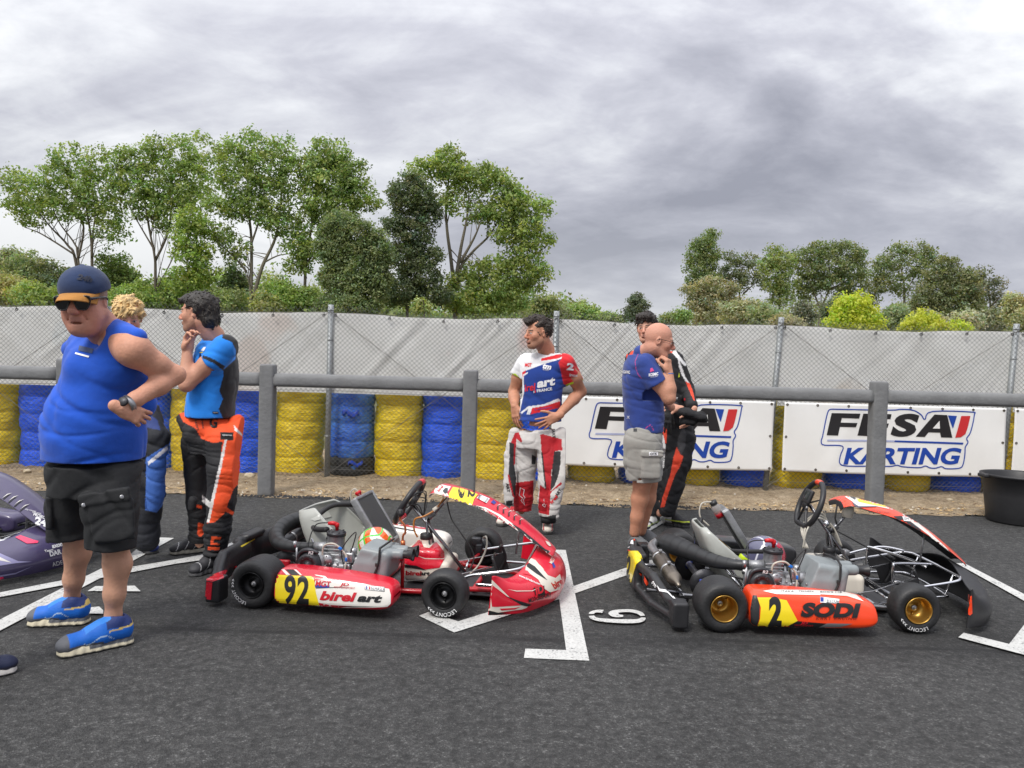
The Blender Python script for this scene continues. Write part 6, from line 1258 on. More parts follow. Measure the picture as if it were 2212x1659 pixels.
p = k2['tank']; b = bvh_of(p); pat(b, zz5, [(300, 700), (540, 660), (640, 760), (600, 900), (560, 905), (470, 880), (560, 800)], DK, p, .0014); pat(b, zz5, [(480, 880), (600, 895), (575, 930), (470, 930)], ORGP, p, .002); pat(b, zz5, [(470, 975), (560, 985), (560, 1035), (455, 1030)], ORGP, p, .002)
p = k2['podf']; b = bvh_of(p); pat(b, z3, [(1140, 590), (1450, 596), (1600, 640), (1700, 712), (1690, 735), (1580, 660), (1440, 618), (1150, 612)], WHTP, p, .0014)
# purple kart
zL = lambda x, y: (x*.2778, 1030.1+y*.2778)
p = k3['fair']; b = bvh_of(p)
for j, (x, y) in enumerate(((10, 185), (60, 205), (105, 235), (150, 270))): pat(b, zL, [(x-8, y+10), (x+10, y-14), (x+50, y-45), (x+78, y-52), (x+50, y-36), (x+18, y-8)], BLK, p, .0024); pat(b, zL, [(x+6, y-18), (x+45, y-50), (x+85, y-60), (x+50, y-46)], WHTP, p, .0026)
pat(b, zL, [(-60, 205), (0, 200), (50, 225), (60, 270), (30, 290), (-60, 280)], PINKP, p, .002)
wd(b, zL, 'PROJECT', 312, 312, 6, WHT, p, rot=18, width=31, bold=.03); wd(b, zL, '24', 318, 350, 15, WHT, p, rot=14, width=28, bold=.05); wd(b, zL, 'GENESIS', 285, 282, 4, WHT, p, rot=14, width=20); wd(b, zL, 'ADD CONCEPT', 238, 262, 3, WHT, p, rot=14, width=24)
pat(b, zL, [(-40, 300), (40, 330), (150, 410), (250, 480), (300, 492), (300, 498), (240, 490), (140, 425), (30, 340), (-40, 312)], WHTP, p, .002)
p = k3['nose']; b = bvh_of(p)
pat(b, zL, [(118, 470), (160, 455), (260, 490), (300, 500), (290, 515), (210, 520)], PINKP, p, .002); pat(b, zL, [(-60, 570), (20, 620), (140, 655), (250, 660), (120, 672), (-60, 700)], LILAC, p, .002); pat(b, zL, [(-60, 590), (0, 625), (90, 668), (-60, 640)], WHTP, p, .0026)
pat(b, zL, [(-60, 780), (20, 775), (40, 800), (10, 840), (-60, 860)], PINKP, p, .002); pat(b, zL, [(-60, 850), (40, 835), (250, 790), (480, 700), (480, 710), (250, 800), (40, 848), (-60, 865)], WHTP, p, .002); pat(b, zL, [(-40, 770), (120, 745), (260, 690), (120, 755), (-40, 785)], LILAC, p, .002)
wd(b, zL, 'Team', 378, 572, 5, WHT, p, rot=-12, width=19, bold=.03); wd(b, zL, 'axon', 445, 535, 9, WHT, p, rot=-14, width=24, bold=.05); wd(b, zL, 'DAR', 430, 590, 10, WHT, p, rot=-14, width=26, bold=.05); wd(b, zL, 'ADE', 445, 672, 9, WHT, p, rot=-14, width=23)
# ---- gear lever, helmets, fluid bottle
K = k1['K']
MB().tube([(.735, -.30, .06), (.73, -.30, .335), (.745, -.30, .38), (.742, -.30, .42), (.715, -.30, .455), (.716, -.30, .485)], .0065, 10, spline=5).tube([(.735, -.30, .30), (.733, -.30, .335)], .014, 10).build('gear_lever', COPP, K)
MB().tube([(.715, -.30, .475), (.714, -.30, .505)], [.014, .018], 14).lathe((.714, -.30, .50), (0, 0, 1), [(0, .018), (.012, .015), (.018, 0)], 14).build('gear_knob', BLKP, K)
MB().tube([(.735, -.30, .05), (.735, -.30, .30)], .011, 10).build('lever_support', RTUBE, K)
MB().tube([(.90, -.02, .54), (.86, -.06, .48), (.80, -.09, .44), (.745, -.10, .42), (.74, -.10, .36), (.76, -.09, .31)], .0055, 8, spline=6).build('fuel_hose', ORGH, K)
MB().tube([(.91, .02, .52), (.95, -.02, .42), (1.02, -.05, .34), (1.10, -.05, .22), (1.08, -.08, .13), (1.0, -.14, .08)], .004, 8, spline=6).build('control_cable', HOSE, K)
MB().tube([(1.09, .30, .24), (1.12, .24, .26), (1.13, .20, .20), (1.10, .12, .11), (1.06, .05, .07)], .006, 8, spline=6).build('brake_hose', CLEAR, K)
MB().box((.86, 0, .485), (.03, .16, .02), Matrix.Rotation(-.7, 3, 'Y'), .004).box((.92, .0, .535), (.06, .05, .012), Matrix.Rotation(-.9, 3, 'Y'), .003).build('fairing_bracket', TANKW, K)
K = k2['K']
mb = MB(); rg = random.Random(2)
for k in range(4): y = -.04+.03*k; mb.tube([(.60+.01*k, -.12, .33), (.62, -.08+y, .44), (.70+.02*k, -.02+y, .50+.01*k), (.80, y, .45), (.86, y, .33)], .005, 8, spline=6)
mb.build('brake_hose', CLEAR, K)
MB().lathe((.905, 0, .535), (.1, 0, 1), [(-.035, .0), (-.035, .03), (0, .034), (.03, .03), (.04, .016)], 20).build('fluid_bottle', TANKW, K); MB().lathe((.91, 0, .572), (.1, 0, 1), [(0, .018), (.022, .018), (.024, 0)], 16).build('bottle_cap', REDD, K)
MB().lathe((.755, -.06, .468), (0, -1, .2), [(-.02, .0), (-.018, .012), (-.01, .018), (0, .021), (.01, .018), (.018, .012), (.02, .0)], 18).build('lever_ball', CHR, K)
MB().box((.86, -.10, .31), (.03, .05, .03), None, .004).build('valve_block', STL, K)
MB().tube([(.83, -.02, .42), (.95, -.04, .36), (1.12, -.05, .27), (1.22, -.05, .20)], .004, 8, spline=6).build('control_cable', HOSE, K)
MB().tube([(.845, 0, .44), (.83, 0, .49), (.84, 0, .585)], .010, 8, flat=.4).build('fairing_bracket', BLKP, K)
# short vertical wing plate seen behind the bars of the orange kart
MB().box((.16, -.02, .30), (.11, .004, .035), Matrix.Rotation(.7, 3, 'Y')).build('seat_bracket', GOLD, K)
def helmet(name, loc, rz, tilt, colfn, label):
    S = SDF((-.16, -.14, -.16), (.19, .14, .16), .005); S.ell((-.01, 0, .02), (.142, .118, .128), 0); S.ell((.02, 0, -.05), (.125, .105, .085), .04); S.rbox((.09, 0, -.075), (.10, .11, .06), .03, .05)
    S.cut((0, 0, -.125), (0, 0, -1)); S.rbox((.155, 0, .01), (.13, .30, .075), .03, .012, 's'); S.ell((0, 0, -.06), (.10, .085, .11), .01, 's'); S.ell((.02, 0, .01), (.105, .085, .09), .01, 's')
    T = sdf_obj(S, name, mat('helmet_shell', attr=True, rough=.22, coat=.6), None, 2, colfn); T.location = loc; T.rotation_euler = (0, tilt, rz); T.scale = (.88, .88, .88); tag(T, label, 'helmet', 'helmets resting in the kart seats')
    S = SDF((-.16, -.14, -.1), (.19, .14, .12), .006); S.ell((-.012, 0, .02), (.137, .112, .122), 0); S.ell((-.012, 0, .02), (.128, .104, .114), 0, 's'); S.cut((.0, 0, .055), (0, 0, 1)); S.cut((0, 0, -.03), (0, 0, -1)); S.cut((.03, 0, 0), (-1, 0, 0)); sdf_obj(S, 'visor', mat('dark_visor', (.02, .022, .03), .08), T); return T
def hc1(V, n):
    c = np.empty_like(V); c[:] = lin(228, 96, 24); u = V[:, 0]*1.0+V[:, 2]*.6
    for a, b_, q in ((-.16, -.085, lin(225, 225, 215)), (-.07, -.045, lin(60, 190, 60)), (.0, .03, lin(225, 225, 215)), (.03, .045, lin(70, 200, 70))): c[(u > a) & (u < b_)] = q
    c[(np.sin(V[:, 0]*55+V[:, 2]*70+3*np.sin(V[:, 1]*30)) > .72)] = lin(235, 232, 220); c[(np.sin(V[:, 0]*40-V[:, 2]*60+2*np.sin(V[:, 1]*35)) > .86)] = lin(60, 195, 60); c[(V[:, 2] < -.03) & (np.sin(V[:, 0]*60) > .2)] = lin(40, 200, 60); c[(np.abs(V[:, 1]) < .02) & (V[:, 0] < .02)] = lin(190, 40, 30)
    c[np.linalg.norm(V-np.array([-.01, 0, .01]), axis=1) < .098] = (.01, .012, .03); return c
def hc2(V, n):
    c = np.empty_like(V); c[:] = lin(92, 92, 118); g = np.abs(np.sin(V[:, 0]*26+3*np.sin(V[:, 1]*18)))
    c[g < .16] = lin(225, 225, 235); c[(V[:, 0] < -.07)] = lin(180, 40, 70); c[(V[:, 2] < -.03)] = lin(200, 225, 40); c[np.linalg.norm(V-np.array([-.01, 0, .01]), axis=1) < .098] = (.012, .012, .014); return c
def kpt(K, x, y, z): return wmat(K)@Vector((x, y, z))
helmet('racing_helmet', kpt(k1['K'], .47, .02, .20), R(-9-30), R(-8), hc1, 'orange and green helmet lying in the seat of the red kart')
helmet('racing_helmet', kpt(k2['K'], .44, .12, .215), R(150), R(-15), hc2, 'dark purple helmet with white lines in the seat of the orange kart')
# ================================================================ people
SKIN = mat('skin', attr=True, rough=.60, var=.11, vscale=16, bump=.28, bscale=75); SKIN.node_tree.nodes['Principled BSDF'].inputs['Subsurface Weight'].default_value = .06
SKIN.node_tree.nodes['Principled BSDF'].inputs['Subsurface Radius'].default_value = (.012, .005, .003); SKIN.node_tree.nodes['Principled BSDF'].inputs['Subsurface Scale'].default_value = .5
CLO = mat('cotton_cloth', attr=True, rough=.9, var=.09, vscale=9, bump=.7, bscale=11, bdet=9, sheen=.15); SUIT = mat('race_suit_cloth', attr=True, rough=.75, var=.08, vscale=14, bump=.75, bscale=15, bdet=9)
HAIRM = mat('hair_strands', attr=True, rough=.55, bump=.6, bscale=90); SHOEM = mat('shoe_upper', attr=True, rough=.6, bump=.25, bscale=160)
def A3(v_): return np.array(v_[:], dtype=float)
def frame(yaw, pitch=0, roll=0):
    """columns: face forward, left, up.  yaw: compass from +X counter-clockwise; pitch>0 looks down"""
    return Matrix.Rotation(yaw, 3, 'Z')@Matrix.Rotation(pitch, 3, 'Y')@Matrix.Rotation(roll, 3, 'X')
def mixc(c, m_, col, f=1.0): c[m_] = c[m_]*(1-f)+np.array(col)*f
def head_mesh(c, M, s=1.0, fat=0.0, jaw=1.0, skin=(.5, .3, .22), brow=(.05, .035, .025), beard=0.0, nose_=1.0, beardcol=(.06, .04, .03), neck=None, eyes=True, nr=.056, bald=False, moust=0.0):
    S = SDF((-.15, -.115, -.22), (.15, .115, .15), .0032)
    S.ell((-.010, 0, .034), (.100, .076+fat*.008, .094), 0); S.ell((.028, 0, -.040), (.068, .058+fat*.018, .078), .035)
    S.cap((.066, -.012, -.100), (.066, .012, -.100), .020*jaw, None, .035)
    for q in (-1, 1):
        S.cap((-.005, q*(.050+fat*.016), -.055), (.055, q*.024, -.100), .020+fat*.006, .018, .03); S.ell((.058, q*.040, -.022), (.026, .022+fat*.006, .024), .025)
        if fat: S.ell((.045, q*.045, -.062), (.03, .026, .032), .03)
    S.cap((.086, -.030, .020), (.086, .030, .020), .011, None, .02)
    for q in (-1, 1):
        S.ell((.104, q*.031, .002), (.016, .017, .0105), .012, 's'); S.ell((.081, q*.031, .0005), (.0135, .0135, .0125), .002)
        S.cap((.094, q*.018, .0085), (.088, q*.045, .006), .0038, None, .004); S.cap((.094, q*.020, -.0105), (.088, q*.043, -.008), .003, None, .006)
        S.ell((-.006, q*.078, -.004), (.018, .009, .031), .006, M=Matrix.Rotation(q*.35, 3, 'Z')@Matrix.Rotation(.18, 3, 'Y')); S.ell((.000, q*.086, -.002), (.009, .006, .018), .004, 's')
        S.ell((.105, q*.0125, -.037), (.010, .0085, .008), .007)
    S.cap((.094, 0, .012), (.112+.004*nose_, 0, -.026), .0085, .0115*nose_, .012); S.ell((.116, 0, -.033), (.0125, .012*nose_, .010), .008)
    S.cap((.092, -.019, -.0615), (.092, .019, -.0615), .0075, None, .008); S.cap((.091, -.017, -.0725), (.091, .017, -.0725), .0082, None, .008); S.cap((.104, -.020, -.0665), (.104, .020, -.0665), .0013, None, .003, 's')
    S.ell((.083, 0, -.083), (.012, .022, .006), .01, 's')
    if fat:
        S.ell((.025, 0, -.115), (.055, .055, .034), .035); S.cap((.06, -.03, -.098), (.06, .03, -.098), .0015, None, .008, 's')
        for q in (-1, 1): S.cap((.100, q*.021, -.036), (.083, q*.037, -.068), .0018, None, .007, 's'); S.cap((.080, q*.036, -.070), (.070, q*.032, -.092), .0015, None, .006, 's'); S.cap((.098, q*.008, .026), (.094, q*.010, .045), .0012, None, .005, 's')
    if neck is not None:
        b = np.array((M.transposed()@(Vector(neck)-Vector(c))))/s; S.cap((-.028, 0, -.06), b, nr, nr*1.08, .03); S.cap((-.028, 0, -.06), b, nr, nr*1.08, .02)
    V, F = S.mesh(); V = relax(V, F, 1); x, y, z = V.T; ay = np.abs(y); col = np.tile(np.array(skin), (len(V), 1)); rs = np.random.RandomState(3)
    red = np.exp(-((x-.09)**2+(ay-.035)**2+(z+.03)**2)/.0009); col = col*(1+np.outer(red, (.05, -.09, -.08))); red = np.exp(-((x-.115)**2+y**2+(z+.03)**2)/.0004); col = col*(1+np.outer(red, (.05, -.12, -.10)))
    lip = (x > .083) & (ay < .024-.5*np.abs(z+.067)) & (z < -.056) & (z > -.079); mixc(col, lip, (.42, .17, .14), .6)
    if beard:
        bd = np.clip((-.040-z+.45*np.maximum(0, .03-x))/.02, 0, 1)*(x > -.012)*(z > -.135)*(~lip); bd = np.maximum(bd, ((x > .09) & (z < -.048) & (z > -.058) & (ay < .03)).astype(float)*max(moust, .9)); f = (bd*beard*rs.uniform(.6, 1.1, len(V)))[:, None].clip(0, .95); col = col*(1-f)+np.array(beardcol)*f
    elif moust: mixc(col, (x > .09) & (z < -.048) & (z > -.058) & (ay < .026), beardcol, moust)
    mixc(col, (x > .074) & (ay > .012) & (ay < .049) & (np.abs(z-.0235+(ay-.03)**2*8) < .0048), brow, .85)
    if fat: mixc(col, (x < .028) & (ay > .055) & (z > .004) & (z < .06), (.20, .16, .13), .7)
    if eyes:
        for q in (-1, 1):
            d = np.sqrt((x-.081)**2+(y-q*.031)**2+(z-.0005)**2); op = (d < .0158) & (x > .084) & (np.abs(z-.0005) < .0062); mixc(col, op, (.55, .52, .50), .9); mixc(col, op & (np.sqrt((y-q*.031)**2+z**2) < .0062), (.03, .02, .015), .95)
            mixc(col, (d < .019) & (z > .0058) & (z < .0095) & (x > .080), (.06, .04, .03), .6)
    if bald is False: pass
    W = (V*s)@np.array(M).T+A3(c); return W, F, col
def hand_mesh(w_, d, n, curls=(.3, .35, .4, .45), side=1, skin=(.5, .3, .22), s=1.0, spread=.10, thumb=(.55, .75, .25), arm=None, ar=.029, tcurl=.3):
    """w_ wrist, d towards the fingertips, n the way the palm faces, side: +1/-1 which side the thumb leaves"""
    w_ = Vector(w_); d = Vector(d).normalized(); n = Vector(n); n = (n-d*n.dot(d)).normalized(); t_ = d.cross(n)*side
    def pt(a, b, c): return w_+(d*a+t_*b+n*c)*s
    lo = np.array(w_)-.20*s; hi = np.array(w_)+.20*s; S = SDF(lo, hi, .0034*max(s, 1)); Mx = Matrix((d, t_, n)).transposed()
    S.rbox(pt(.052, 0, 0), (.086*s, .074*s, .026*s), .012*s, 0, M=Mx); S.cap(pt(-.03, 0, 0), pt(.03, 0, 0), ar, .027*s, .02, flat=(n, .75)); S.ell(pt(.035, .026, .008), (.032*s, .02*s, .017*s), .012, M=Mx)
    if arm is not None: S.cap(pt(0, 0, 0), arm, ar*.98, ar*1.08, .02, flat=(n, .8))
    L_ = ((.044, .026, .021), (.049, .030, .022), (.045, .028, .021), (.034, .021, .018)); F_ = []
    for i in range(4):
        b = pt(.090-.006*abs(i-1.2), .029-.0195*i, 0); a = 0; sp = (1.2-i)*spread; dd0 = (d+t_*sp).normalized()
        for j in range(3):
            a += curls[i]*(1.0, 1.25, .8)[j]; v_ = (dd0*cos(a)+n*sin(a)).normalized(); e = b+v_*L_[i][j]*s; S.cap(b, e, (.0092-.0008*j)*s, (.0086-.0009*j)*s, .003 if j else .008); b = e
    b = pt(.022, .030, .006); dt = (d*thumb[0]+t_*thumb[1]+n*thumb[2]).normalized()
    for j, l in enumerate((.042, .032, .026)): e = b+dt*l*s; S.cap(b, e, (.0125-.0015*j)*s, (.0112-.0014*j)*s, .006 if j else .012); b = e; dt = (dt+(d*.7+n*.4-t_*.3)*tcurl).normalized()
    V, F = S.mesh(); V = relax(V, F, 1); col = np.tile(np.array(skin), (len(V), 1)); return V, F, col
def limb(S, pts, rs_, k=.03, flat=None):
    for a, b, ra, rb in zip(pts[:-1], pts[1:], rs_[:-1], rs_[1:]): S.cap(A3(a), A3(b), ra, rb, k, flat=flat)
    return S
def join(parts):
    V = []; F = []; C = []; b = 0
    for v_, f, c in parts: V.append(v_); F.append(f+b); C.append(c); b += len(v_)
    return np.concatenate(V), np.concatenate(F), np.concatenate(C)
def body_part(fn, lo, hi, h, skin, it=2):
    S = SDF(lo, hi, h); fn(S); V, F = S.mesh(); V = relax(V, F, it); return V, F, np.tile(np.array(skin), (len(V), 1))
def person(parts, loc, label, group=None):
    V, F, C = join(parts); o = mesh_obj('person', V-np.array(loc), F, SKIN, None, True, C); o.location = loc; return tag(o, label, 'person', group)
def garment(T, name, fn, lo, hi, h, paint, m=CLO, it=2, label=None):
    S = SDF(lo, hi, h); fn(S); V, F = S.mesh(); V = relax(V, F, it); q = proj(V); c = paint(V, q, vnormals(V, F)); return mesh_obj(name, V, F, m, T, True, c, label, world=True)
def solid(col): return lambda V, q, n: np.tile(np.array(col), (len(V), 1))
def layers(base, *L_):
    """paint: base colour then (polygon in picture coordinates, colour) layers, kept on the surface"""
    def f(V, q, n):
        c = np.tile(np.array(base), (len(V), 1))
        for poly, col in L_: c[inpoly(q, poly)] = col
        return c
    return f
def hair(T, c, M, s, col, ell_c, ell_r, cuts, fz=1.0, extra=None, name='hair', wav=(70, 3.0), amp=.006, h=.0036, tufts=420):
    S = SDF((-.17, -.13, -.17), (.16, .13, .19), h); S.ell(ell_c, ell_r, 0)
    if extra: extra(S)
    for a in cuts: S.rbox(a[0], a[1], a[2] if len(a) > 2 else .02, .012, 's')
    f1, f2 = wav; S.warp(lambda x, y, z: amp*(np.sin(f1*x+f2*np.sin(38*y)+25*z)*.5+np.sin(f1*.8*y+f2*np.sin(31*z+20*x))*.5+.9*np.sin(150*y+60*x+2*np.sin(50*z))*.5))
    V, F = S.mesh(); V = relax(V, F, 1); g = .8+.3*np.sin(V[:, 0]*120+V[:, 1]*90+3*np.sin(V[:, 2]*60)); W = (V*s)@np.array(M).T+A3(c)
    H_ = mesh_obj(name, W, F, HAIRM, T, True, np.array(col)[None]*g[:, None], world=True); Nn = vnormals(V, F); rs = np.random.RandomState(5); mb = MB(); Mm = np.array(M)
    for i in rs.choice(len(V), tufts):
        n = Nn[i]; fl = np.array([-.5+rs.uniform(-.6, .6), rs.uniform(-.7, .7), -.35]); fl -= n*(fl@n); fl /= max(np.linalg.norm(fl), 1e-6); l = rs.uniform(.014, .032); p0 = V[i]-n*.003; p1 = p0+n*l*.30+fl*l*.5; p2 = p0+n*l*.25+fl*l
        mb.tube([Vector((p_*s)@Mm.T+A3(c)) for p_ in (p0, p1, p2)], [.0042, .0036, .0006], 4, cap=False)
    mb.build('hair_tufts', mat('tuft_%d' % int(col[0]*1e4), tuple(q*1.05 for q in col), .5), H_, world=True); return H_
def shoe(T, heel, toe, wdt, up, sole, paint, hgt=.085, k=1.08, ank=None, h=.0045, solecol=(.6, .57, .5), lace=None, sidecol=None):
    """heel and toe on the ground; paint(local coords -> colours)"""
    a = Vector(heel); b = Vector(toe); a.z = b.z = 0; L_ = (b-a).length; d = (b-a).normalized(); n = Vector((-d.y, d.x, 0)); M = Matrix((d, n, Vector((0, 0, 1)))).transposed()
    S = SDF((-.04, -.09, -.01), (L_+.04, .09, hgt+.09), h); f = L_/.29
    S.cap((.045*f, 0, .055), (.13*f, 0, .055), .040, .042, 0); S.cap((.13*f, 0, .05), (.235*f, -.004, .038), .042, .036, .02, flat=((0, 0, 1), .85)); S.cap((.05*f, 0, .07), (.068*f, 0, hgt+.005), .038, .039, .02); S.cap((.08*f, 0, hgt+.004), (.17*f, 0, .062), .034, .027, .02); S.ell((.25*f, 0, .034), (.045, .040, .028), .02)
    S.ell((.068*f, 0, hgt+.042), (.034, .028, .036), .01, 's'); S.cut((0, 0, .016), (0, 0, -1))
    V, F = S.mesh(); V = relax(V, F, 1); c = paint(V/np.array([f, 1, 1])); W = (V*np.array([1, k, k]))@np.array(M).T+A3(a); up_ = mesh_obj('shoe', W, F, SHOEM, T, True, c, world=True)
    S = SDF((-.04, -.09, -.01), (L_+.04, .09, .06), h); S.cap((.045*f, 0, .0), (.15*f, 0, .0), .045, .041, 0); S.cap((.15*f, 0, .0), (.245*f, -.002, .0), .043, .046, .02); S.cut((0, 0, .030), (0, 0, 1)); S.cut((0, 0, .001), (0, 0, -1)); S.warp(lambda x, y, z: .0016*np.sin(x*170+z*60)+0*y)
    V, F = S.mesh(); V = relax(V, F, 1); c = np.tile(np.array(solecol), (len(V), 1)); c[V[:, 2] < .008] = (.04, .04, .04)
    if sidecol is not None: c[(V[:, 2] > .018) & (V[:, 0] < .18*f)] = sidecol
    W = (V*np.array([1, k, k]))@np.array(M).T+A3(a); mesh_obj('sole', W, F, SHOEM, up_, True, c, world=True)
    if lace is not None:
        mb = MB(); z0_ = k
        for j in range(5):
            x = (.115+.024*j)*f; z = (.103-.010*j)*z0_; mb.tube([a+M@Vector((x, -.026, z-.008)), a+M@Vector((x+.01, 0, z+.006)), a+M@Vector((x, .026, z-.008))], .0028, 6, spline=4)
        for q in (-1, 1): mb.tube([a+M@Vector((.10*f, 0, .102)), a+M@Vector((.08*f, q*.03, .12)), a+M@Vector((.115*f, q*.05, .085)), a+M@Vector((.10*f, q*.008, .104))], .0026, 6, spline=6)
        mb.build('laces', lace, up_, world=True)
    return up_
def tubeW(mb, name, m, T): return mb.build(name, m, T, world=True)
def creases(x, y, z, seed=0, amp=.006, f=1.0, vert=1.0, w_=.30):
    """narrow valleys and soft swells of worn cloth"""
    rg = random.Random(seed); out = 0
    for k in range(4):
        a, b, c = rg.uniform(-16, 16)*f, rg.uniform(-14, 14)*f, rg.uniform(12, 34)*f*vert*rg.choice((-1, 1)); p1, p2, p3 = (rg.uniform(0, 6) for _ in range(3))
        s_ = np.sin(a*x+b*y+c*z+p1+2.0*np.sin(7*f*x+9*f*z+p2)+1.2*np.sin(15*f*y-11*f*z+p3)); m_ = .5+.5*np.sin(9*x+7*y+11*z+p2*2)
        out = out+amp*(np.exp(-(s_/w_)**2)*m_-.28*s_*m_)
    return out
# ---------------------------------------------------------------- large man in the blue tank top
zq = lambda x, y: (x*.6046, 488+y*.6046)
def Q(x, y, Y): return P(*zq(x, y), Y)
sk = lin(206, 150, 124); skr = lin(200, 134, 112)
yw = R(180+55)                      # faces left and towards the camera
Hc = Q(303, 268, 3.42); Hm = frame(R(275), .17, .05); nk = Q(385, 385, 3.54)
parts = [head_mesh(Hc, Hm, 1.05, fat=.7, jaw=1.1, skin=lin(198, 140, 120), brow=(.18, .13, .10), nose_=1.55, neck=nk, nr=.064)]
shL = Q(478, 445, 3.42); elL = Q(628, 532, 3.56); wrL = Q(432, 652, 3.33); shR = Q(245, 440, 3.80); elR = Q(270, 560, 4.02); wrR = Q(400, 660, 3.95)
def limbs(S):
    limb(S, [shL, shL.lerp(elL, .5)+Vector((0, 0, -.008)), elL], [.066, .053, .041], .03); limb(S, [elL, elL.lerp(wrL, .32), elL.lerp(wrL, .75), wrL], [.042, .045, .033, .026], .02)
    S.ell(A3(Q(420, 500, 3.52)), (.09, .075, .13), .05); S.cap(A3(nk), A3(shL), .062, .066, .05)
body = body_part(limbs, np.array(wrL)-np.array((.35, .25, .12)), np.array(elL)+np.array((.12, .15, .35)), .0055, sk); parts.append(body)
def torso_in(S): S.trunk([(.95, *Q(330, 880, 3.62)[:2], .14, .13), (1.40, *Q(340, 430, 3.62)[:2], .12, .08)], yw-pi/2, .02)
c0 = Q(330, 650, 3.62); parts.append(body_part(torso_in, (c0.x-.4, c0.y-.35, .9), (c0.x+.4, c0.y+.35, 1.5), .02, sk))
fa = (wrL-elL).normalized(); parts.append(hand_mesh(wrL+fa*.0, (.62, .62, -.42), (-.5, .8, -.1), (.40, .45, .5, .55), side=1, skin=sk, s=.98, arm=elL.lerp(wrL, .8), ar=.026, thumb=(.95, .05, .15)))
# legs
kF = Q(268, 1060, 3.78); aF = Q(256, 1345, 3.905); kN = Q(408, 1085, 3.58); aN = Q(404, 1410, 3.625)
def legs(S):
    for k_, a_ in ((kF, aF), (kN, aN)):
        kk = k_.lerp(a_, .12); cf = k_.lerp(a_, .38)+Vector((.012, .012, 0)); limb(S, [k_+Vector((0, 0, .35)), k_, kk], [.058, .070, .060], .03); limb(S, [kk, cf, k_.lerp(a_, .7)+Vector((.005, 0, 0)), a_+Vector((0, 0, .02)), a_+Vector((0, 0, -.06))], [.057, .059, .045, .033, .030], .03)
lp = body_part(legs, (min(aF.x, kF.x)-.25, 3.35, .02), (max(aN.x, kN.x)+.2, 4.1, 1.0), .0065, lin(200, 152, 126)); parts.append(lp)
T = person(parts, (Q(330, 1480, 3.62).x, 3.62, 0), 'large man in a blue tank top, black cargo shorts and cap with dark sunglasses')
# tank top
shb = lin(24, 84, 196)
def tank_sdf(S):
    D = [(455, .115, .095, 350, 3.58), (520, .175, .14, 358, 3.58), (600, .195, .175, 352, 3.60), (680, .210, .205, 346, 3.60), (760, .214, .215, 340, 3.60), (830, .214, .210, 336, 3.61), (885, .212, .205, 334, 3.61)]
    rings = []
    for y, rx, ry, cx, Y in D: w_ = Q(cx, y, Y); rings.append((w_.z, w_.x, w_.y, rx, ry))
    S.trunk(rings, yw-pi/2, .0, e=2.25)
    S.cap(A3(Q(312, 432, 3.70)), A3(Q(440, 420, 3.50)), .075, .085, .04); S.cap(A3(Q(325, 480, 3.62)), A3(Q(410, 500, 3.55)), .115, .14, .04); S.cap(A3(Q(255, 440, 3.76)), A3(Q(345, 385, 3.62)), .045, .06, .04); S.cap(A3(Q(455, 395, 3.50)), A3(Q(395, 365, 3.56)), .045, .055, .04)
    S.ell(A3(Q(303, 512, 3.50)), (.085, .09, .09), .04); S.ell(A3(Q(280, 705, 3.52)), (.14, .14, .17), .08)
    # arm opening at the near side, then neck opening
    S.ell(A3(Q(455, 488, 3.28)), (.108, .22, .118), .012, 's', M=Matrix.Rotation(-.25, 3, 'Y')); S.ell(A3(Q(545, 460, 3.40)), (.07, .2, .085), .01, 's'); S.cap(A3(Q(400, 372, 3.52)), A3(Q(492, 398, 3.42)), .050, .040, .02); S.cap(A3(Q(505, 560, 3.62)), A3(Q(505, 640, 3.62)), .07, .07, .03); S.ell(A3(Q(288, 378, 3.38)), (.078, .13, .092), .012, 's')
    S.warp(lambda x, y, z: creases(x, y, z, 5, .007, .6, .9, .22)*np.clip((1.42-z)*3, .3, 1)+.008*np.exp(-(np.sin(20*(z+.45*x)+1.2*np.sin(6*x))/.35)**2)*np.exp(-((z-1.12)/.14)**2))
    hem = Q(330, 880, 3.62); S.cut(A3(hem), (.045, 0, -1))
def tank_paint(V, q, n):
    c = np.tile(np.array(shb), (len(V), 1)); hz_ = Q(330, 880, 3.62).z; c[np.abs(V[:, 2]-hz_-.022+.03*0) < .0022] *= .75; return c
tk = garment(T, 'tank_top', tank_sdf, (c0.x-.42, 3.2, .88), (c0.x+.45, 4.05, 1.62), .0058, tank_paint, label='bright blue sleeveless top')
b = bvh_of(tk); patch(b, [zq(*p_) for p_ in ((270, 452), (320, 465), (317, 471), (268, 458))], WHT, tk, 'sticker', .002, 4); patch(b, [zq(*p_) for p_ in ((284, 428), (335, 440), (330, 456), (280, 446))], mat('worn_print', lin(70, 84, 120), .8), tk, 'sticker', .002, 4)
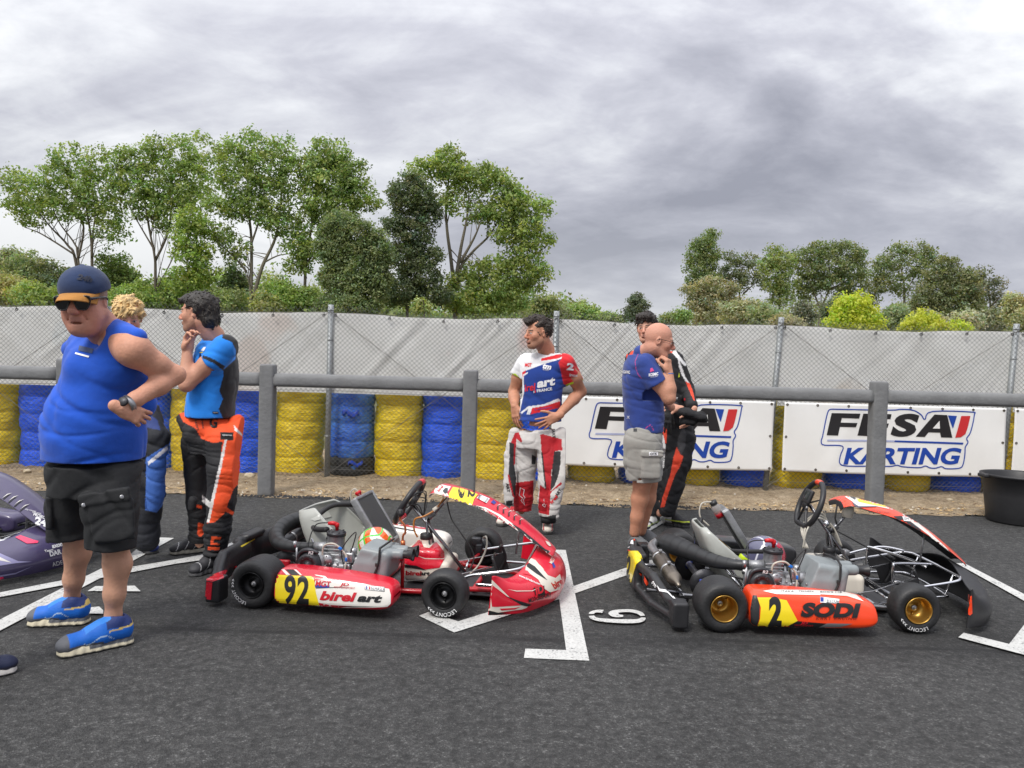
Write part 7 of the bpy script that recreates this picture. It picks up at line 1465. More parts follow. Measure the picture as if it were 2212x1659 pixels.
# shorts
shc = (.014, .015, .017)
def shorts(S):
    w_ = Q(335, 880, 3.62); S.trunk([(w_.z-.10, w_.x-.005, w_.y, .19, .185), (w_.z+.05, w_.x, w_.y, .205, .205)], yw-pi/2, 0)
    limb(S, [Q(270, 900, 3.74), Q(255, 1000, 3.78), Q(250, 1122, 3.80)], [.112, .114, .108], .03); limb(S, [Q(400, 900, 3.58), Q(396, 1010, 3.54), Q(397, 1150, 3.54)], [.122, .120, .110], .03)
    M_ = Matrix.Rotation(-.10, 3, 'Y'); S.rbox(A3(Q(402, 1052, 3.425)), (.205, .035, .20), .02, .012, M=M_); S.rbox(A3(Q(372, 968, 3.415)), (.235, .030, .062), .008, .004, M=Matrix.Rotation(-.17, 3, 'Y'))
    S.rbox(A3(Q(196, 1020, 3.70)), (.04, .12, .17), .015, .01)
    S.warp(lambda x, y, z: creases(x, y, z, 8, .008, .8, .9))
    S.cut(A3(Q(250, 1118, 3.80)), (.10, 0, -1), lo=(-3.2, 3.3, .2), hi=(Q(312, 1100, 3.6).x, 4.2, .8)); S.cut(A3(Q(397, 1148, 3.54)), (-.06, 0, -1), lo=(Q(314, 1100, 3.6).x, 3.2, .2), hi=(-1, 4.2, .8))
    for a_, e in ((Q(252, 1130, 3.80), .5), (Q(399, 1165, 3.54), .5)): S.cap(A3(a_-Vector((0, 0, .05))), A3(a_+Vector((0, 0, .03))), .102, .095, .005, 's')
so_ = garment(T, 'cargo_shorts', shorts, (c0.x-.40, 3.2, .40), (c0.x+.38, 4.12, 1.06), .006, solid(shc), mat('ripstop_cloth', attr=True, rough=.75, var=.12, vscale=10, bump=.3, bscale=30))
b = bvh_of(so_)
for x, y in ((436, 968), (299, 998)): h_ = b.ray_cast(C_LOC, ray(*zq(x, y)).normalized()); MB().lathe(h_[0], -ray(*zq(x, y)).normalized(), [(-.002, .010), (.003, .010), (.004, .006), (.004, 0)], 16).build('snap_button', STL, so_, world=True)
# cap
def capf(S):
    S.ell((-.012, 0, .052), (.112, .094, .092), 0); S.cut((0, 0, .040), (-.15, 0, -1)); S.ell((-.012, 0, .040), (.102, .085, .07), .004, 's'); S.rbox((-.012, 0, .145), (.018, .018, .006), .004, .004)
    for a in range(6): t_ = a*pi/3+.5; S.cap((-.012, 0, .145), (-.012+.080*cos(t_), .068*sin(t_), .108), .0018, None, .002)
S = SDF((-.15, -.13, .0), (.13, .13, .18), .0032); capf(S); V, F = S.mesh(); V = relax(V, F, 1); s_ = 1.08; W = (V*s_)@np.array(Hm).T+A3(Hc)
cp = mesh_obj('cap', W, F, CLO, T, True, np.tile(np.array(lin(34, 52, 88)), (len(V), 1)), world=True)
rows = []
for i in range(15):
    a = -1.15+2.3*i/14; r_ = []
    for j in range(8): f = j/7; rx = .094+(.085*cos(a*.9))*f; x = -.012+cos(a)*(.100+.0*f)+f*.078*max(0, cos(a*1.1))**.6; y = sin(a)*.086*(1-.02*f)+0; z = .046+.15*0-.004-f*.022-.030*(abs(a)/1.15)**2*(.3+.7*f)+.006*sin(f*pi); r_.append(A3(Hc)+np.array(Hm@Vector((x, y, z)))*s_)
    rows.append([Vector(v_) for v_ in r_])
MB().sheet(loft(rows, 40, 14), .004).build('cap_peak', mat('tan_suede', lin(176, 122, 58), .85, bump=.2, bscale=90, var=.1, vscale=20), cp, world=True)
b = bvh_of(cp); words(b, '24h', 183, 601, 11, mat('navy_thread', lin(18, 26, 48), .6), cp, rot=12, width=34, shear=.2, bold=.05)
# hair at the temple and sunglasses
mb = MB()
def hp(x, y, z): return Hc+Hm@Vector((x, y, z))*1.05
BLG = mat('sunglass_lens', (.008, .008, .010), .06, coat=.5); GF = mat('sunglass_frame', (.010, .010, .011), .25)
gl = MB()
for q in (-1, 1):
    rows = [[hp(.114-2.6*(y_-.0)**2*.6, q*y_, .002+z_*.026) for z_ in (1, .4, -.4, -1)] for y_ in (.009, .02, .036, .052, .066)]
    rows[0][3] = rows[0][3].lerp(rows[1][2], .5); rows[4][3] = rows[4][3].lerp(rows[3][2], .45); gl.sheet(loft(rows, 14, 10), .003)
    ring_ = [hp(.115-2.6*y_**2*.6, q*y_, z_) for y_, z_ in ((.009, .028), (.036, .029), (.068, .027), (.067, .0), (.054, -.023), (.036, -.025), (.020, -.020), (.011, .003))]
    gl.tube(ring_, .0034, 8, closed=True, spline=3)
gl.tube([hp(.114, -.010, .016), hp(.119, 0, .019), hp(.114, .010, .016)], .0042, 8, spline=3)
for q in (-1, 1): gl.tube([hp(.103, q*.068, .018), hp(.06, q*.080, .018), hp(.0, q*.086, .014), hp(-.02, q*.085, .002)], [.006, .0052, .004, .0035], 8, spline=4)
tubeW(gl, 'sunglasses', BLG, T)
# watch and neck chain
wd_ = (elL-wrL).normalized(); wc = wrL+wd_*.035; MB().lathe(wc-wd_*.012, wd_, [(0, .036), (0, .0385), (.024, .040), (.024, .037)], 30, cap=False).build('watch', STL, T, world=True)
wn_ = (ray(*zq(436, 622)).normalized()*-1+Vector((-.5, 0, .3))).normalized(); MB().lathe(wc+wn_*.033, wn_, [(0, .021), (.008, .022), (.012, .019), (.012, 0)], 28).build('watch_case', GUN, T, world=True)
# socks and shoes
for a_ in (aF, aN): MB().tube([a_+Vector((0, 0, -.06)), a_+Vector((0, 0, -.008))], [.041, .040], 20).build('sock', mat('white_sock', lin(232, 230, 240), .9, bump=.3, bscale=150), T, world=True)
def shp(V):
    x, y, z = V.T; c = np.tile(np.array(lin(18, 104, 205)), (len(V), 1)); c[(x > .248) | ((z < .036) & (x > .13)) | (z < .026)] = lin(92, 94, 100); c[(x < .12) & (z > .075)] = lin(28, 50, 110); g = (np.abs(z-.073+(x-.05)*.1) < .003) & (x < .11); c[g] = lin(226, 196, 110); c[(x > .10) & (x < .19) & (np.abs(y) < .026) & (z > .06)] = lin(45, 130, 220); c[(x < .02) & (z > .08)] = lin(226, 196, 110); c[(np.abs(z-.045-.012*np.sin(x*60)) < .0018) & (x > .09) & (x < .2)] = lin(190, 215, 235); return c
LC = mat('blue_lace', lin(60, 140, 225), .7)
shoe(T, gp(192, 1347)+Vector((0, .02, 0)), gp(60, 1350), .1, 1, 1, shp, lace=LC, solecol=lin(205, 196, 170), sidecol=lin(70, 72, 78), k=1.28, hgt=.084); shoe(T, gp(284, 1390)+Vector((0, .04, 0)), gp(112, 1424)+Vector((0, .02, 0)), .1, 1, 1, shp, lace=LC, solecol=lin(205, 196, 170), sidecol=lin(70, 72, 78), k=1.28, hgt=.084)
# ---- shoe of someone outside the frame
o = thing('person_outside', 'dark blue shoe at the lower left edge, its wearer outside the picture', 'shoe', gp(-60, 1462)); 
def sh2(V): c = np.tile(np.array(lin(34, 42, 72)), (len(V), 1)); c[V[:, 2] < .034] = lin(38, 40, 60); return c
o.name = 'trainer'; shoe(o, gp(-105, 1480), gp(31, 1447), .1, 1, 1, sh2, solecol=lin(200, 196, 190))
MB().tube([gp(-88, 1478)+Vector((0, 0, .07)), gp(-95, 1478)+Vector((-.02, .0, .45)), gp(-100, 1478)+Vector((-.03, .02, .85))], [.06, .075, .09], 20, spline=6).build('trouser_leg', mat('jeans', lin(40, 48, 72), .9, bump=.4, bscale=30), o, world=True)
# ---------------------------------------------------------------- man in the light blue t-shirt
q2 = lambda x, y: (336.1+x*.1961, 607.2+y*.1961)         # detail crop
def W2(x, y, Y): return P(*q2(x, y), Y)
Hc = W2(470, 352, 4.96); Hm = frame(R(176), .02, 0); sk = lin(200, 146, 120); nk = W2(640, 600, 5.0)
parts = [head_mesh(Hc, Hm, 1.0, skin=lin(202, 148, 122), beard=.55, neck=nk, nr=.058)]
sN = W2(760, 745, 4.88); eN = W2(340, 1140, 4.80); wN = W2(350, 770, 4.84); sF = W2(600, 720, 5.16); eF = W2(420, 1180, 5.22); hF = W2(455, 905, 4.86)
def arms(S):
    limb(S, [sN, sN.lerp(eN, .45), eN], [.050, .057, .043], .03); limb(S, [eN, eN.lerp(wN, .3), wN], [.042, .046, .029], .025); limb(S, [sF, eF], [.045, .04], .03); limb(S, [eF, eN.lerp(wN, .12)+Vector((.02, .10, 0))], [.042, .035], .03)
    limb(S, [nk, W2(680, 820, 5.04), W2(650, 1500, 5.04)], [.06, .085, .085], .04)
parts.append(body_part(arms, (eN.x-.12, 4.6, .82), (sN.x+.16, 5.4, 1.60), .006, sk))
parts.append(hand_mesh(wN, (.12, 0, 1), (.75, -.55, .1), (.75, .65, .6, .5), side=-1, skin=sk, arm=eN.lerp(wN, .8), ar=.028, thumb=(.8, -.1, .75)))
parts.append(hand_mesh(W2(375, 960, 4.93), (.95, -.2, .30), (.1, 1, 0), (.25, .3, .35, .4), side=1, skin=sk, s=.95))
L2 = lambda x, y, Y: Q(x, y, Y)
def lg(S):
    for a, b, c in ((L2(800, 760, 4.92), L2(795, 980, 4.90), L2(768, 1190, 4.92)), (L2(720, 760, 5.12), L2(712, 950, 5.16), L2(712, 1135, 5.2))): limb(S, [a, b, c], [.05, .035, .03], .03)
parts.append(body_part(lg, (L2(640, 1, 5).x-.1, 4.7, .02), (L2(860, 1, 5).x+.1, 5.4, 1.0), .012, sk))
T = person(parts, (W2(640, 1, 5.0).x, 5.0, 0), 'dark haired man in a light blue t-shirt, orange race suit rolled to the waist')
hair(T, Hc, Hm, 1.0, (.030, .024, .020), (-.022, 0, .040), (.112, .092, .098), [((.125, 0, -.045), (.15, .3, .20)), ((.05, 0, -.07), (.13, .3, .14), .03), ((.0, 0, -.155), (.3, .3, .10)), ((.022, .09, -.012), (.042, .06, .08), .015), ((.022, -.09, -.012), (.042, .06, .08), .015)],
     extra=lambda S: (S.ell((-.075, 0, -.035), (.055, .075, .075), .03), S.cap((.06, .0, .10), (.098, .03, .078), .026, .016, .02), S.cap((.04, -.03, .118), (.09, -.045, .075), .024, .012, .02)), amp=.004, tufts=260)
bt = lin(30, 132, 228); bk = (.014, .014, .016)
def tee(S):
    rg_ = [(W2(1, 640, 5).z, *W2(650, 640, 5.02)[:2], .10, .08), (W2(1, 720, 5).z, *W2(655, 720, 5.02)[:2], .19, .115), (W2(1, 860, 5).z, *W2(665, 860, 5.02)[:2], .205, .135), (W2(1, 1080, 5).z, *W2(655, 1080, 5.02)[:2], .19, .145), (W2(1, 1300, 5).z, *W2(610, 1300, 5.02)[:2], .18, .150), (W2(1, 1480, 5).z, *W2(600, 1500, 5.02)[:2], .185, .150)]
    S.trunk(rg_, R(98), 0); S.cap(A3(W2(765, 735, 4.88)), A3(W2(640, 880, 4.84)), .086, .080, .035); S.cut(A3(W2(590, 905, 4.85)), (-.9, 0, -.9), lo=(W2(480, 1, 4.8).x, 4.6, W2(1, 960, 4.8).z), hi=(W2(650, 1, 4.8).x, 4.905, W2(1, 780, 4.8).z))
    S.cap(A3(W2(610, 720, 5.12)), A3(W2(560, 860, 5.2)), .075, .075, .03); S.cap(A3(W2(590, 560, 5.0)), A3(W2(640, 640, 5.0)), .066, .066, .01, 's')
    S.warp(lambda x, y, z: creases(x, y, z, 3, .0045, .9, .8))
def tp(V, q, n):
    c = np.tile(np.array(bt), (len(V), 1)); m_ = lambda L_: inpoly(q, [q2(*p_) for p_ in L_])
    c[m_([(735, 560), (770, 520), (1000, 600), (1000, 1650), (740, 1650), (742, 1510), (695, 1410), (742, 1300), (700, 1210), (745, 1050), (745, 980), (880, 860), (885, 760), (840, 670), (735, 632)])] = bk
    c[m_([(520, 815), (640, 860), (765, 935), (745, 985), (640, 905), (515, 850)])] = bk; c[m_([(540, 640), (560, 600), (740, 520), (750, 565), (640, 600), (575, 650)])] = bk
    return c
tt = garment(T, 't_shirt', tee, (W2(230, 1, 5).x, 4.72, .78), (W2(980, 1, 5).x, 5.40, 1.62), .0062, tp, label='light blue t-shirt with black back and sleeve hem')
b = bvh_of(tt); patch(b, [q2(*p_) for p_ in ((500, 765), (530, 728), (556, 728), (535, 772))], WHT, tt, 'sticker', .0015, 3); patch(b, [q2(*p_) for p_ in ((485, 785), (522, 778), (518, 792), (488, 792))], YEL, tt, 'sticker', .0015, 3); patch(b, [q2(*p_) for p_ in ((626, 1436), (692, 1440), (690, 1462), (628, 1460))], BLK, tt, 'sticker', .0015, 3); words(b, 'sparco', *q2(660, 1450), 2.4, WHT, tt, width=10)
orr = lin(240, 84, 36); wht = lin(225, 222, 218)
def suit(S):
    S.trunk([(L2(1, 790, 5).z, *L2(755, 790, 5.03)[:2], .15, .135), (L2(1, 745, 5).z, *L2(755, 740, 5.03)[:2], .165, .155), (L2(1, 700, 5).z, *L2(752, 700, 5.03)[:2], .165, .165), (L2(1, 665, 5).z, *L2(748, 665, 5.03)[:2], .15, .14)], R(98), 0)
    limb(S, [L2(795, 770, 4.92), L2(800, 870, 4.88), L2(792, 980, 4.87), L2(778, 1080, 4.88), L2(768, 1175, 4.90)], [.112, .100, .088, .080, .074], .03); limb(S, [L2(705, 770, 5.14), L2(705, 880, 5.18), L2(708, 990, 5.18), L2(712, 1110, 5.2)], [.105, .084, .074, .070], .02)
    S.cap(A3(L2(655, 690, 5.0)), A3(L2(690, 740, 4.92)), .045, .06, .03); S.cap(A3(L2(848, 700, 4.98)), A3(L2(846, 770, 4.92)), .05, .06, .03); S.cap(A3(L2(690, 980, 5.0)), A3(L2(688, 1005, 5.0)), .03, .03, .02)
    S.warp(lambda x, y, z: creases(x, y, z, 4, .0065, 1.1, .9, .2)+creases(x, y, z, 14, .008, 1.2, 2.2)*np.clip((.5-z)*4, 0, 1))
def sp2(V, q, n):
    c = np.tile(np.array((.016, .016, .018)), (len(V), 1)); z6 = lambda L_: inpoly(q, [zq(*p_) for p_ in L_]); s_ = wht
    c[z6([(630, 650), (880, 650), (880, 760), (760, 775), (720, 760), (700, 725), (655, 700)])] = orr; c[z6([(800, 740), (885, 740), (870, 900), (835, 940), (800, 1030), (765, 1060), (740, 1062), (762, 960), (785, 850)])] = orr
    c[z6([(803, 760), (811, 764), (792, 860), (768, 965), (748, 1062), (739, 1060), (760, 955), (784, 850)])] = wht; c[z6([(722, 962), (722, 985), (752, 1010), (756, 990)])] = wht; c[z6([(800, 1000), (836, 1022), (836, 1036), (802, 1018)])] = orr
    c[z6([(700, 995), (722, 1000), (720, 1010), (702, 1006)])] = orr; c[z6([(836, 712), (866, 745), (866, 752), (838, 730)])] = wht
    for p_ in ([(755, 1108), (790, 1112), (788, 1122), (765, 1120), (764, 1132), (786, 1136), (784, 1142), (752, 1138)], [(742, 1146), (786, 1148), (784, 1158), (744, 1158)], [(708, 1060), (728, 1066), (722, 1080), (728, 1100), (716, 1112), (704, 1100)]): c[z6(p_)] = orr
    c[z6([(787, 736), (834, 738), (833, 766), (788, 764)])] = (.012, .012, .012); return c
s2 = garment(T, 'race_suit', suit, (L2(620, 1, 5).x, 4.68, .10), (L2(885, 1, 5).x, 5.38, 1.06), .0062, sp2, SUIT, label='black and orange race suit, its top rolled down to the waist')
b = bvh_of(s2); words(b, 'sparco', *zq(811, 749), 4, WHT, s2, width=20, rot=3); words(b, 'G', *zq(763, 702), 22, BLK, s2, rot=4, bold=.04, sx=.75); words(b, 'Xtreme', *zq(724, 702), 4, BLK, s2, rot=82, width=26, bold=.02); words(b, 'TILLOTT', *zq(702, 708), 4, BLK, s2, rot=78, width=28, bold=.02)
def sh(V): x, y, z = V.T; c = np.tile(np.array((.03, .03, .034)), (len(V), 1)); c[(np.abs(np.sin(x*45+z*30)) < .12) & (z > .03) & (x > .06)] = lin(205, 205, 205); return c
BL = mat('black_lace', (.02, .02, .02), .8)
shoe(T, gp(478, 1226), gp(414, 1246), .1, 1, 1, sh, lace=BL, solecol=(.06, .06, .062)); shoe(T, gp(446, 1190), gp(370, 1198), .1, 1, 1, sh, lace=BL, solecol=lin(150, 146, 132))
# ---------------------------------------------------------------- man in the red, white and blue jersey
q3 = lambda x, y: (1057.2+x*.3073, 661.4+y*.3073)
def W3(x, y, Y): return P(*q3(x, y), Y)
Hc = W3(345, 192, 6.24); Hm = frame(R(207), .02, 0); sk = lin(190, 134, 106); nk = W3(402, 310, 6.32)
parts = [head_mesh(Hc, Hm, 1.0, skin=lin(196, 140, 112), beard=.5, moust=.8, neck=nk, nr=.06)]
sL = W3(245, 395, 6.42); eL = W3(172, 600, 6.52); wL = W3(178, 705, 6.36); sR = W3(545, 405, 6.22); eR = W3(642, 600, 6.38); wR = W3(478, 775, 6.14)
def arms(S):
    limb(S, [sL, sL.lerp(eL, .5), eL], [.050, .057, .045], .03); limb(S, [eL, eL.lerp(wL, .4), wL], [.045, .047, .031], .02); limb(S, [sR, sR.lerp(eR, .5), eR], [.050, .058, .046], .03); limb(S, [eR, eR.lerp(wR, .3), wR], [.046, .048, .030], .02)
    limb(S, [nk, W3(390, 420, 6.33), W3(350, 850, 6.33)], [.055, .08, .085], .04)
parts.append(body_part(arms, (W3(130, 1, 6.3).x-.08, 6.0, .86), (W3(660, 1, 6.3).x+.08, 6.65, 1.60), .0068, sk))
parts.append(hand_mesh(wL, (.12, -.25, -1), (.6, .8, 0), (.2, .25, .3, .35), side=1, skin=sk, arm=eL.lerp(wL, .85), ar=.029, thumb=(.6, .6, 0)))
parts.append(hand_mesh(wR, (-.85, -.12, -.42), (-.1, 1, 0), (.12, .18, .22, .28), side=-1, skin=sk, arm=eR.lerp(wR, .85), ar=.029, spread=.22, thumb=(.6, .65, .0)))
def lg(S):
    for a, b, c in ((W3(240, 900, 6.38), W3(245, 1180, 6.42), W3(225, 1440, 6.42)), (W3(430, 900, 6.28), W3(420, 1180, 6.22), W3(412, 1500, 6.24))): limb(S, [a, b, c], [.05, .035, .03], .03)
parts.append(body_part(lg, (W3(100, 1, 6.3).x, 6.0, .02), (W3(560, 1, 6.3).x, 6.7, .98), .012, sk))
T = person(parts, (W3(330, 1, 6.3).x, 6.3, 0), 'man with a dark quiff in a red, white and blue jersey, hands on hips')
hair(T, Hc, Hm, 1.0, (.035, .024, .018), (-.018, 0, .048), (.104, .084, .092), [((.125, 0, -.05), (.14, .3, .22)), ((.0, 0, -.10), (.4, .3, .16), .03), ((.045, .09, .0), (.08, .06, .09)), ((.045, -.09, .0), (.08, .06, .09))],
     extra=lambda S: S.cap((.03, 0, .115), (.105, .01, .098), .036, .026, .02), amp=.007)
wh = lin(226, 226, 228); bl = lin(26, 60, 140); rd = lin(212, 34, 44); ng = lin(196, 226, 40)
def jer(S):
    z_ = lambda y: W3(1, y, 6.33).z
    S.trunk([(z_(318), *W3(400, 318, 6.33)[:2], .10, .075), (z_(372), *W3(392, 372, 6.33)[:2], .205, .105), (z_(480), *W3(382, 480, 6.33)[:2], .20, .13), (z_(640), *W3(365, 640, 6.33)[:2], .175, .125), (z_(760), *W3(355, 760, 6.33)[:2], .175, .128), (z_(898), *W3(350, 898, 6.33)[:2], .195, .15)], R(-8), 0)
    S.cap(A3(W3(262, 392, 6.41)), A3(W3(200, 500, 6.48)), .078, .078, .03); S.cap(A3(W3(530, 400, 6.24)), A3(W3(600, 540, 6.34)), .080, .080, .03)
    S.cut(A3(W3(200, 498, 6.48)), (-.45, 0, -.9), lo=(W3(100, 1, 6.4).x, 6, z_(640)), hi=(W3(238, 1, 6.4).x, 6.8, z_(420))); S.cut(A3(W3(590, 545, 6.34)), (.35, 0, -.95), lo=(W3(535, 1, 6.3).x, 6, z_(660)), hi=(W3(700, 1, 6.3).x, 6.8, z_(440)))
    S.ell(A3(W3(392, 288, 6.28)), (.064, .085, .060), .01, 's')
    S.warp(lambda x, y, z: creases(x, y, z, 6, .005, .8, .8)+creases(x, y, z, 16, .006, 1.0, 1.)*np.clip((1.12-z)*4, 0, 1))
def jp(V, q, n):
    c = np.tile(np.array(wh), (len(V), 1)); m_ = lambda L_: inpoly(q, [q3(*p_) for p_ in L_])
    c[m_([(238, 460), (360, 415), (480, 378), (500, 372), (500, 430), (540, 560), (520, 900), (180, 900), (215, 740), (245, 600)])] = bl
    c[m_([(362, 368), (500, 335), (515, 352), (480, 368), (365, 385)])] = rd; c[m_([(485, 395), (510, 362), (505, 320), (700, 330), (700, 545), (640, 515), (545, 560), (520, 545), (500, 450)])] = rd
    c[m_([(230, 465), (255, 452), (252, 470), (235, 500)])] = rd; c[m_([(238, 480), (270, 462), (268, 474), (245, 488), (240, 505)])] = wh
    c[m_([(215, 750), (270, 705), (380, 690), (485, 648), (498, 660), (498, 670), (385, 702), (300, 716), (285, 760), (262, 762), (272, 722), (228, 756)])] = wh; c[m_([(300, 716), (385, 702), (498, 668), (498, 712), (400, 735), (290, 760)])] = rd
    c[m_([(100, 480), (180, 472), (230, 520), (225, 530), (178, 492), (100, 500)])] = ng; c[m_([(536, 553), (640, 508), (660, 515), (660, 526), (640, 528), (548, 574)])] = ng
    return c
jt = garment(T, 'jersey', jer, (W3(110, 1, 6.3).x, 6.02, .90), (W3(700, 1, 6.3).x, 6.66, 1.62), .0062, jp, label='red, white and blue short sleeved jersey')
b = bvh_of(jt); JR = mat('jersey_red', rd, .7); JW = mat('jersey_white', lin(225, 225, 228), .7)
words(b, 'irel', *q3(286, 570), 15, JR, jt, rot=-8, width=25, shear=.2, bold=.02); words(b, 'art', *q3(398, 537), 17, JW, jt, rot=-10, width=41, shear=.2, bold=.05); words(b, 'FRANCE', *q3(387, 588), 6, JW, jt, rot=-9, width=33, bold=.03)
patch(b, [q3(*p_) for p_ in ((311, 595), (316, 594), (316, 610), (311, 611))], JW, jt, 'sticker', .0015, 4); patch(b, [q3(*p_) for p_ in ((318, 594), (326, 592), (326, 608), (318, 610))], JR, jt, 'sticker', .0015, 4)
words(b, 'tm', *q3(405, 425), 11, JW, jt, rot=10, width=19, shear=.2, bold=.05); words(b, 'KART', *q3(399, 448), 3, JW, jt, rot=8, width=14); words(b, 'MGT', *q3(273, 413), 7, JR, jt, width=15, shear=.1, bold=.04)
words(b, '2', *q3(568, 425), 14, JW, jt, width=15, bold=.05, rot=6); words(b, 'inox', *q3(592, 485), 6, JW, jt, rot=6, width=18, bold=.03); words(b, 'Leblanc', *q3(380, 717), 3.6, BLUEI, jt, rot=-9, width=38)
tw = lin(198, 194, 190); tr_ = lin(176, 22, 34); tb_ = (.018, .018, .02)
def trs(S):
    z_ = lambda y: W3(1, y, 6.33).z
    S.trunk([(z_(985), *W3(335, 985, 6.33)[:2], .17, .13), (z_(928), *W3(338, 928, 6.33)[:2], .176, .14), (z_(874), *W3(345, 874, 6.33)[:2], .158, .122)], R(-8), 0)
    limb(S, [W3(250, 960, 6.38), W3(252, 1120, 6.38), W3(250, 1240, 6.40), W3(240, 1340, 6.41), W3(235, 1420, 6.42)], [.104, .094, .086, .082, .076], .03); limb(S, [W3(425, 960, 6.28), W3(432, 1120, 6.24), W3(425, 1240, 6.22), W3(418, 1360, 6.22), W3(415, 1450, 6.23)], [.115, .105, .094, .088, .082], .03)
    # hanging sleeves of the race suit
    limb(S, [W3(180, 900, 6.34), W3(150, 1050, 6.33), W3(145, 1250, 6.30), W3(140, 1360, 6.29)], [.055, .055, .058, .050], .012, flat=((.2, 1, 0), .7)); limb(S, [W3(505, 900, 6.20), W3(510, 1050, 6.16), W3(500, 1200, 6.12), W3(462, 1330, 6.10), W3(445, 1470, 6.10)], [.055, .065, .062, .058, .052], .012, flat=((.2, 1, 0), .7))
    S.cap(A3(W3(330, 900, 6.24)), A3(W3(465, 915, 6.2)), .035, .045, .03)
    S.warp(lambda x, y, z: creases(x, y, z, 7, .0055, 1.1, .9, .2)+creases(x, y, z, 17, .007, 1.2, 2.0)*np.clip((.45-z)*4, 0, 1))
def tpn(V, q, n):
    c = np.tile(np.array(tw), (len(V), 1)); m_ = lambda L_: inpoly(q, [q3(*p_) for p_ in L_])
    c[m_([(188, 1240), (310, 1225), (305, 1460), (160, 1450)])] = tr_; c[m_([(355, 1255), (400, 1290), (430, 1280), (428, 1360), (418, 1470), (340, 1450)])] = tr_
    c[m_([(358, 905), (372, 898), (508, 935), (512, 1012), (455, 1020), (448, 1100), (432, 1180), (440, 1290), (400, 1300), (388, 1160), (368, 1050)])] = tr_; c[m_([(455, 1020), (500, 1020), (498, 1120), (488, 1180), (460, 1260), (428, 1300), (440, 1150)])] = tb_; c[m_([(364, 1025), (374, 1030), (402, 1288), (392, 1290), (380, 1180)])] = tb_
    c[m_([(180, 890), (205, 885), (232, 950), (222, 960), (190, 930), (180, 1110), (170, 1120), (150, 960)])] = tr_; c[m_([(140, 955), (172, 965), (172, 1110), (188, 1200), (182, 1340), (160, 1330), (135, 1190), (142, 1050)])] = tb_; c[m_([(128, 1180), (138, 1185), (170, 1320), (182, 1345), (165, 1340), (140, 1260)])] = tr_
    c[m_([(505, 1235), (512, 1250), (440, 1300), (425, 1330), (432, 1300)])] = tr_; c[m_([(118, 1368), (162, 1368), (162, 1430), (112, 1430)])] = tb_; c[m_([(420, 1475), (470, 1465), (470, 1520), (360, 1530), (360, 1490)])] = tb_
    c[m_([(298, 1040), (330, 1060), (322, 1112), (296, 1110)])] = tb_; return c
t3 = garment(T, 'race_suit', trs, (W3(85, 1, 6.3).x, 6.0, .14), (W3(560, 1, 6.3).x, 6.62, 1.04), .0064, tpn, SUIT, label='white, red and black race suit rolled down with its sleeves hanging')
b = bvh_of(t3); words(b, 'irel', *q3(452, 1358), 7, JR, t3, rot=-48, width=20, bold=.04); words(b, 'ART', *q3(485, 1310), 7, BLK, t3, rot=-52, width=17, bold=.03); words(b, 'ART', *q3(452, 898), 6, BLK, t3, rot=84, width=17, bold=.03); words(b, 'ART', *q3(130, 1275), 6, BLK, t3, rot=82, width=20, bold=.03)
for L_ in ([(218, 1275), (210, 1330), (235, 1350), (222, 1365), (250, 1400), (238, 1360), (250, 1345), (238, 1330), (245, 1290)], [(385, 1355), (374, 1400), (390, 1412), (398, 1392), (384, 1398)]):
    V2, F2 = ribbon2([q3(*p_) for p_ in L_], 1.2, True); stick(b, V2, F2, JW, t3, 'sticker', .0015)
def sh(V): x, y, z = V.T; c = np.tile(np.array(lin(214, 206, 194)), (len(V), 1)); c[(np.abs(y) < .022) & (x > .06) & (x < .19) & (z > .05)] = tr_; c[(z > .085) & (x < .09)] = tb_; c[(np.abs(np.abs(y)-.032) < .004) & (z > .03)] = tr_; return c
shoe(T, gp(1184, 1126)+Vector((.0, .0, 0)), gp(1183, 1158), .1, 1, 1, sh, solecol=(.03, .03, .03)); shoe(T, gp(1122, 1120), gp(1076, 1139), .1, 1, 1, sh, solecol=(.03, .03, .03))
MB().tube([W3(415, 1475, 6.23), W3(415, 1520, 6.23)], [.066, .060], 20).build('ankle_strap', mat('black_cloth', (.015, .015, .017), .8), T, world=True)
# ---------------------------------------------------------------- bald man in the navy polo and grey shorts
q4 = lambda x, y: (1301.2+x*.3268, 650.6+y*.3268)
def W4(x, y, Y): return P(*q4(x, y), Y)
Hc = W4(372, 262, 5.62); Hm = frame(R(-8+2), .20, 0); sk = lin(196, 142, 116); nk = W4(282, 345, 5.72)
parts = [head_mesh(Hc, Hm, 1.0, skin=lin(200, 144, 122), beard=.12, beardcol=(.3, .25, .22), nose_=1.1, neck=nk, nr=.058, brow=(.2, .14, .11))]
sN = W4(300, 425, 5.56); eN = W4(440, 640, 5.50); wN = W4(440, 470, 5.52); sF = W4(250, 420, 5.86); eF = W4(400, 640, 5.86)
def arms(S):
    limb(S, [sN, sN.lerp(eN, .5), eN], [.050, .058, .046], .03); limb(S, [eN, eN.lerp(wN, .35), wN], [.046, .050, .030], .02); limb(S, [nk, W4(260, 440, 5.72), W4(260, 850, 5.74)], [.055, .085, .09], .03); limb(S, [sF, eF, W4(455, 700, 5.72)], [.05, .04, .03], .03)
parts.append(body_part(arms, (W4(130, 1, 5.6).x-.05, 5.35, .86), (W4(480, 1, 5.6).x+.08, 6.0, 1.60), .0065, sk))
parts.append(hand_mesh(wN, (-.10, .06, 1), (-.75, .55, .2), (.95, .95, .9, .85), side=1, skin=sk, arm=eN.lerp(wN, .85), ar=.029, thumb=(.7, .2, .6)))
kn = W4(265, 1190, 5.66); an = W4(212, 1530, 5.70)
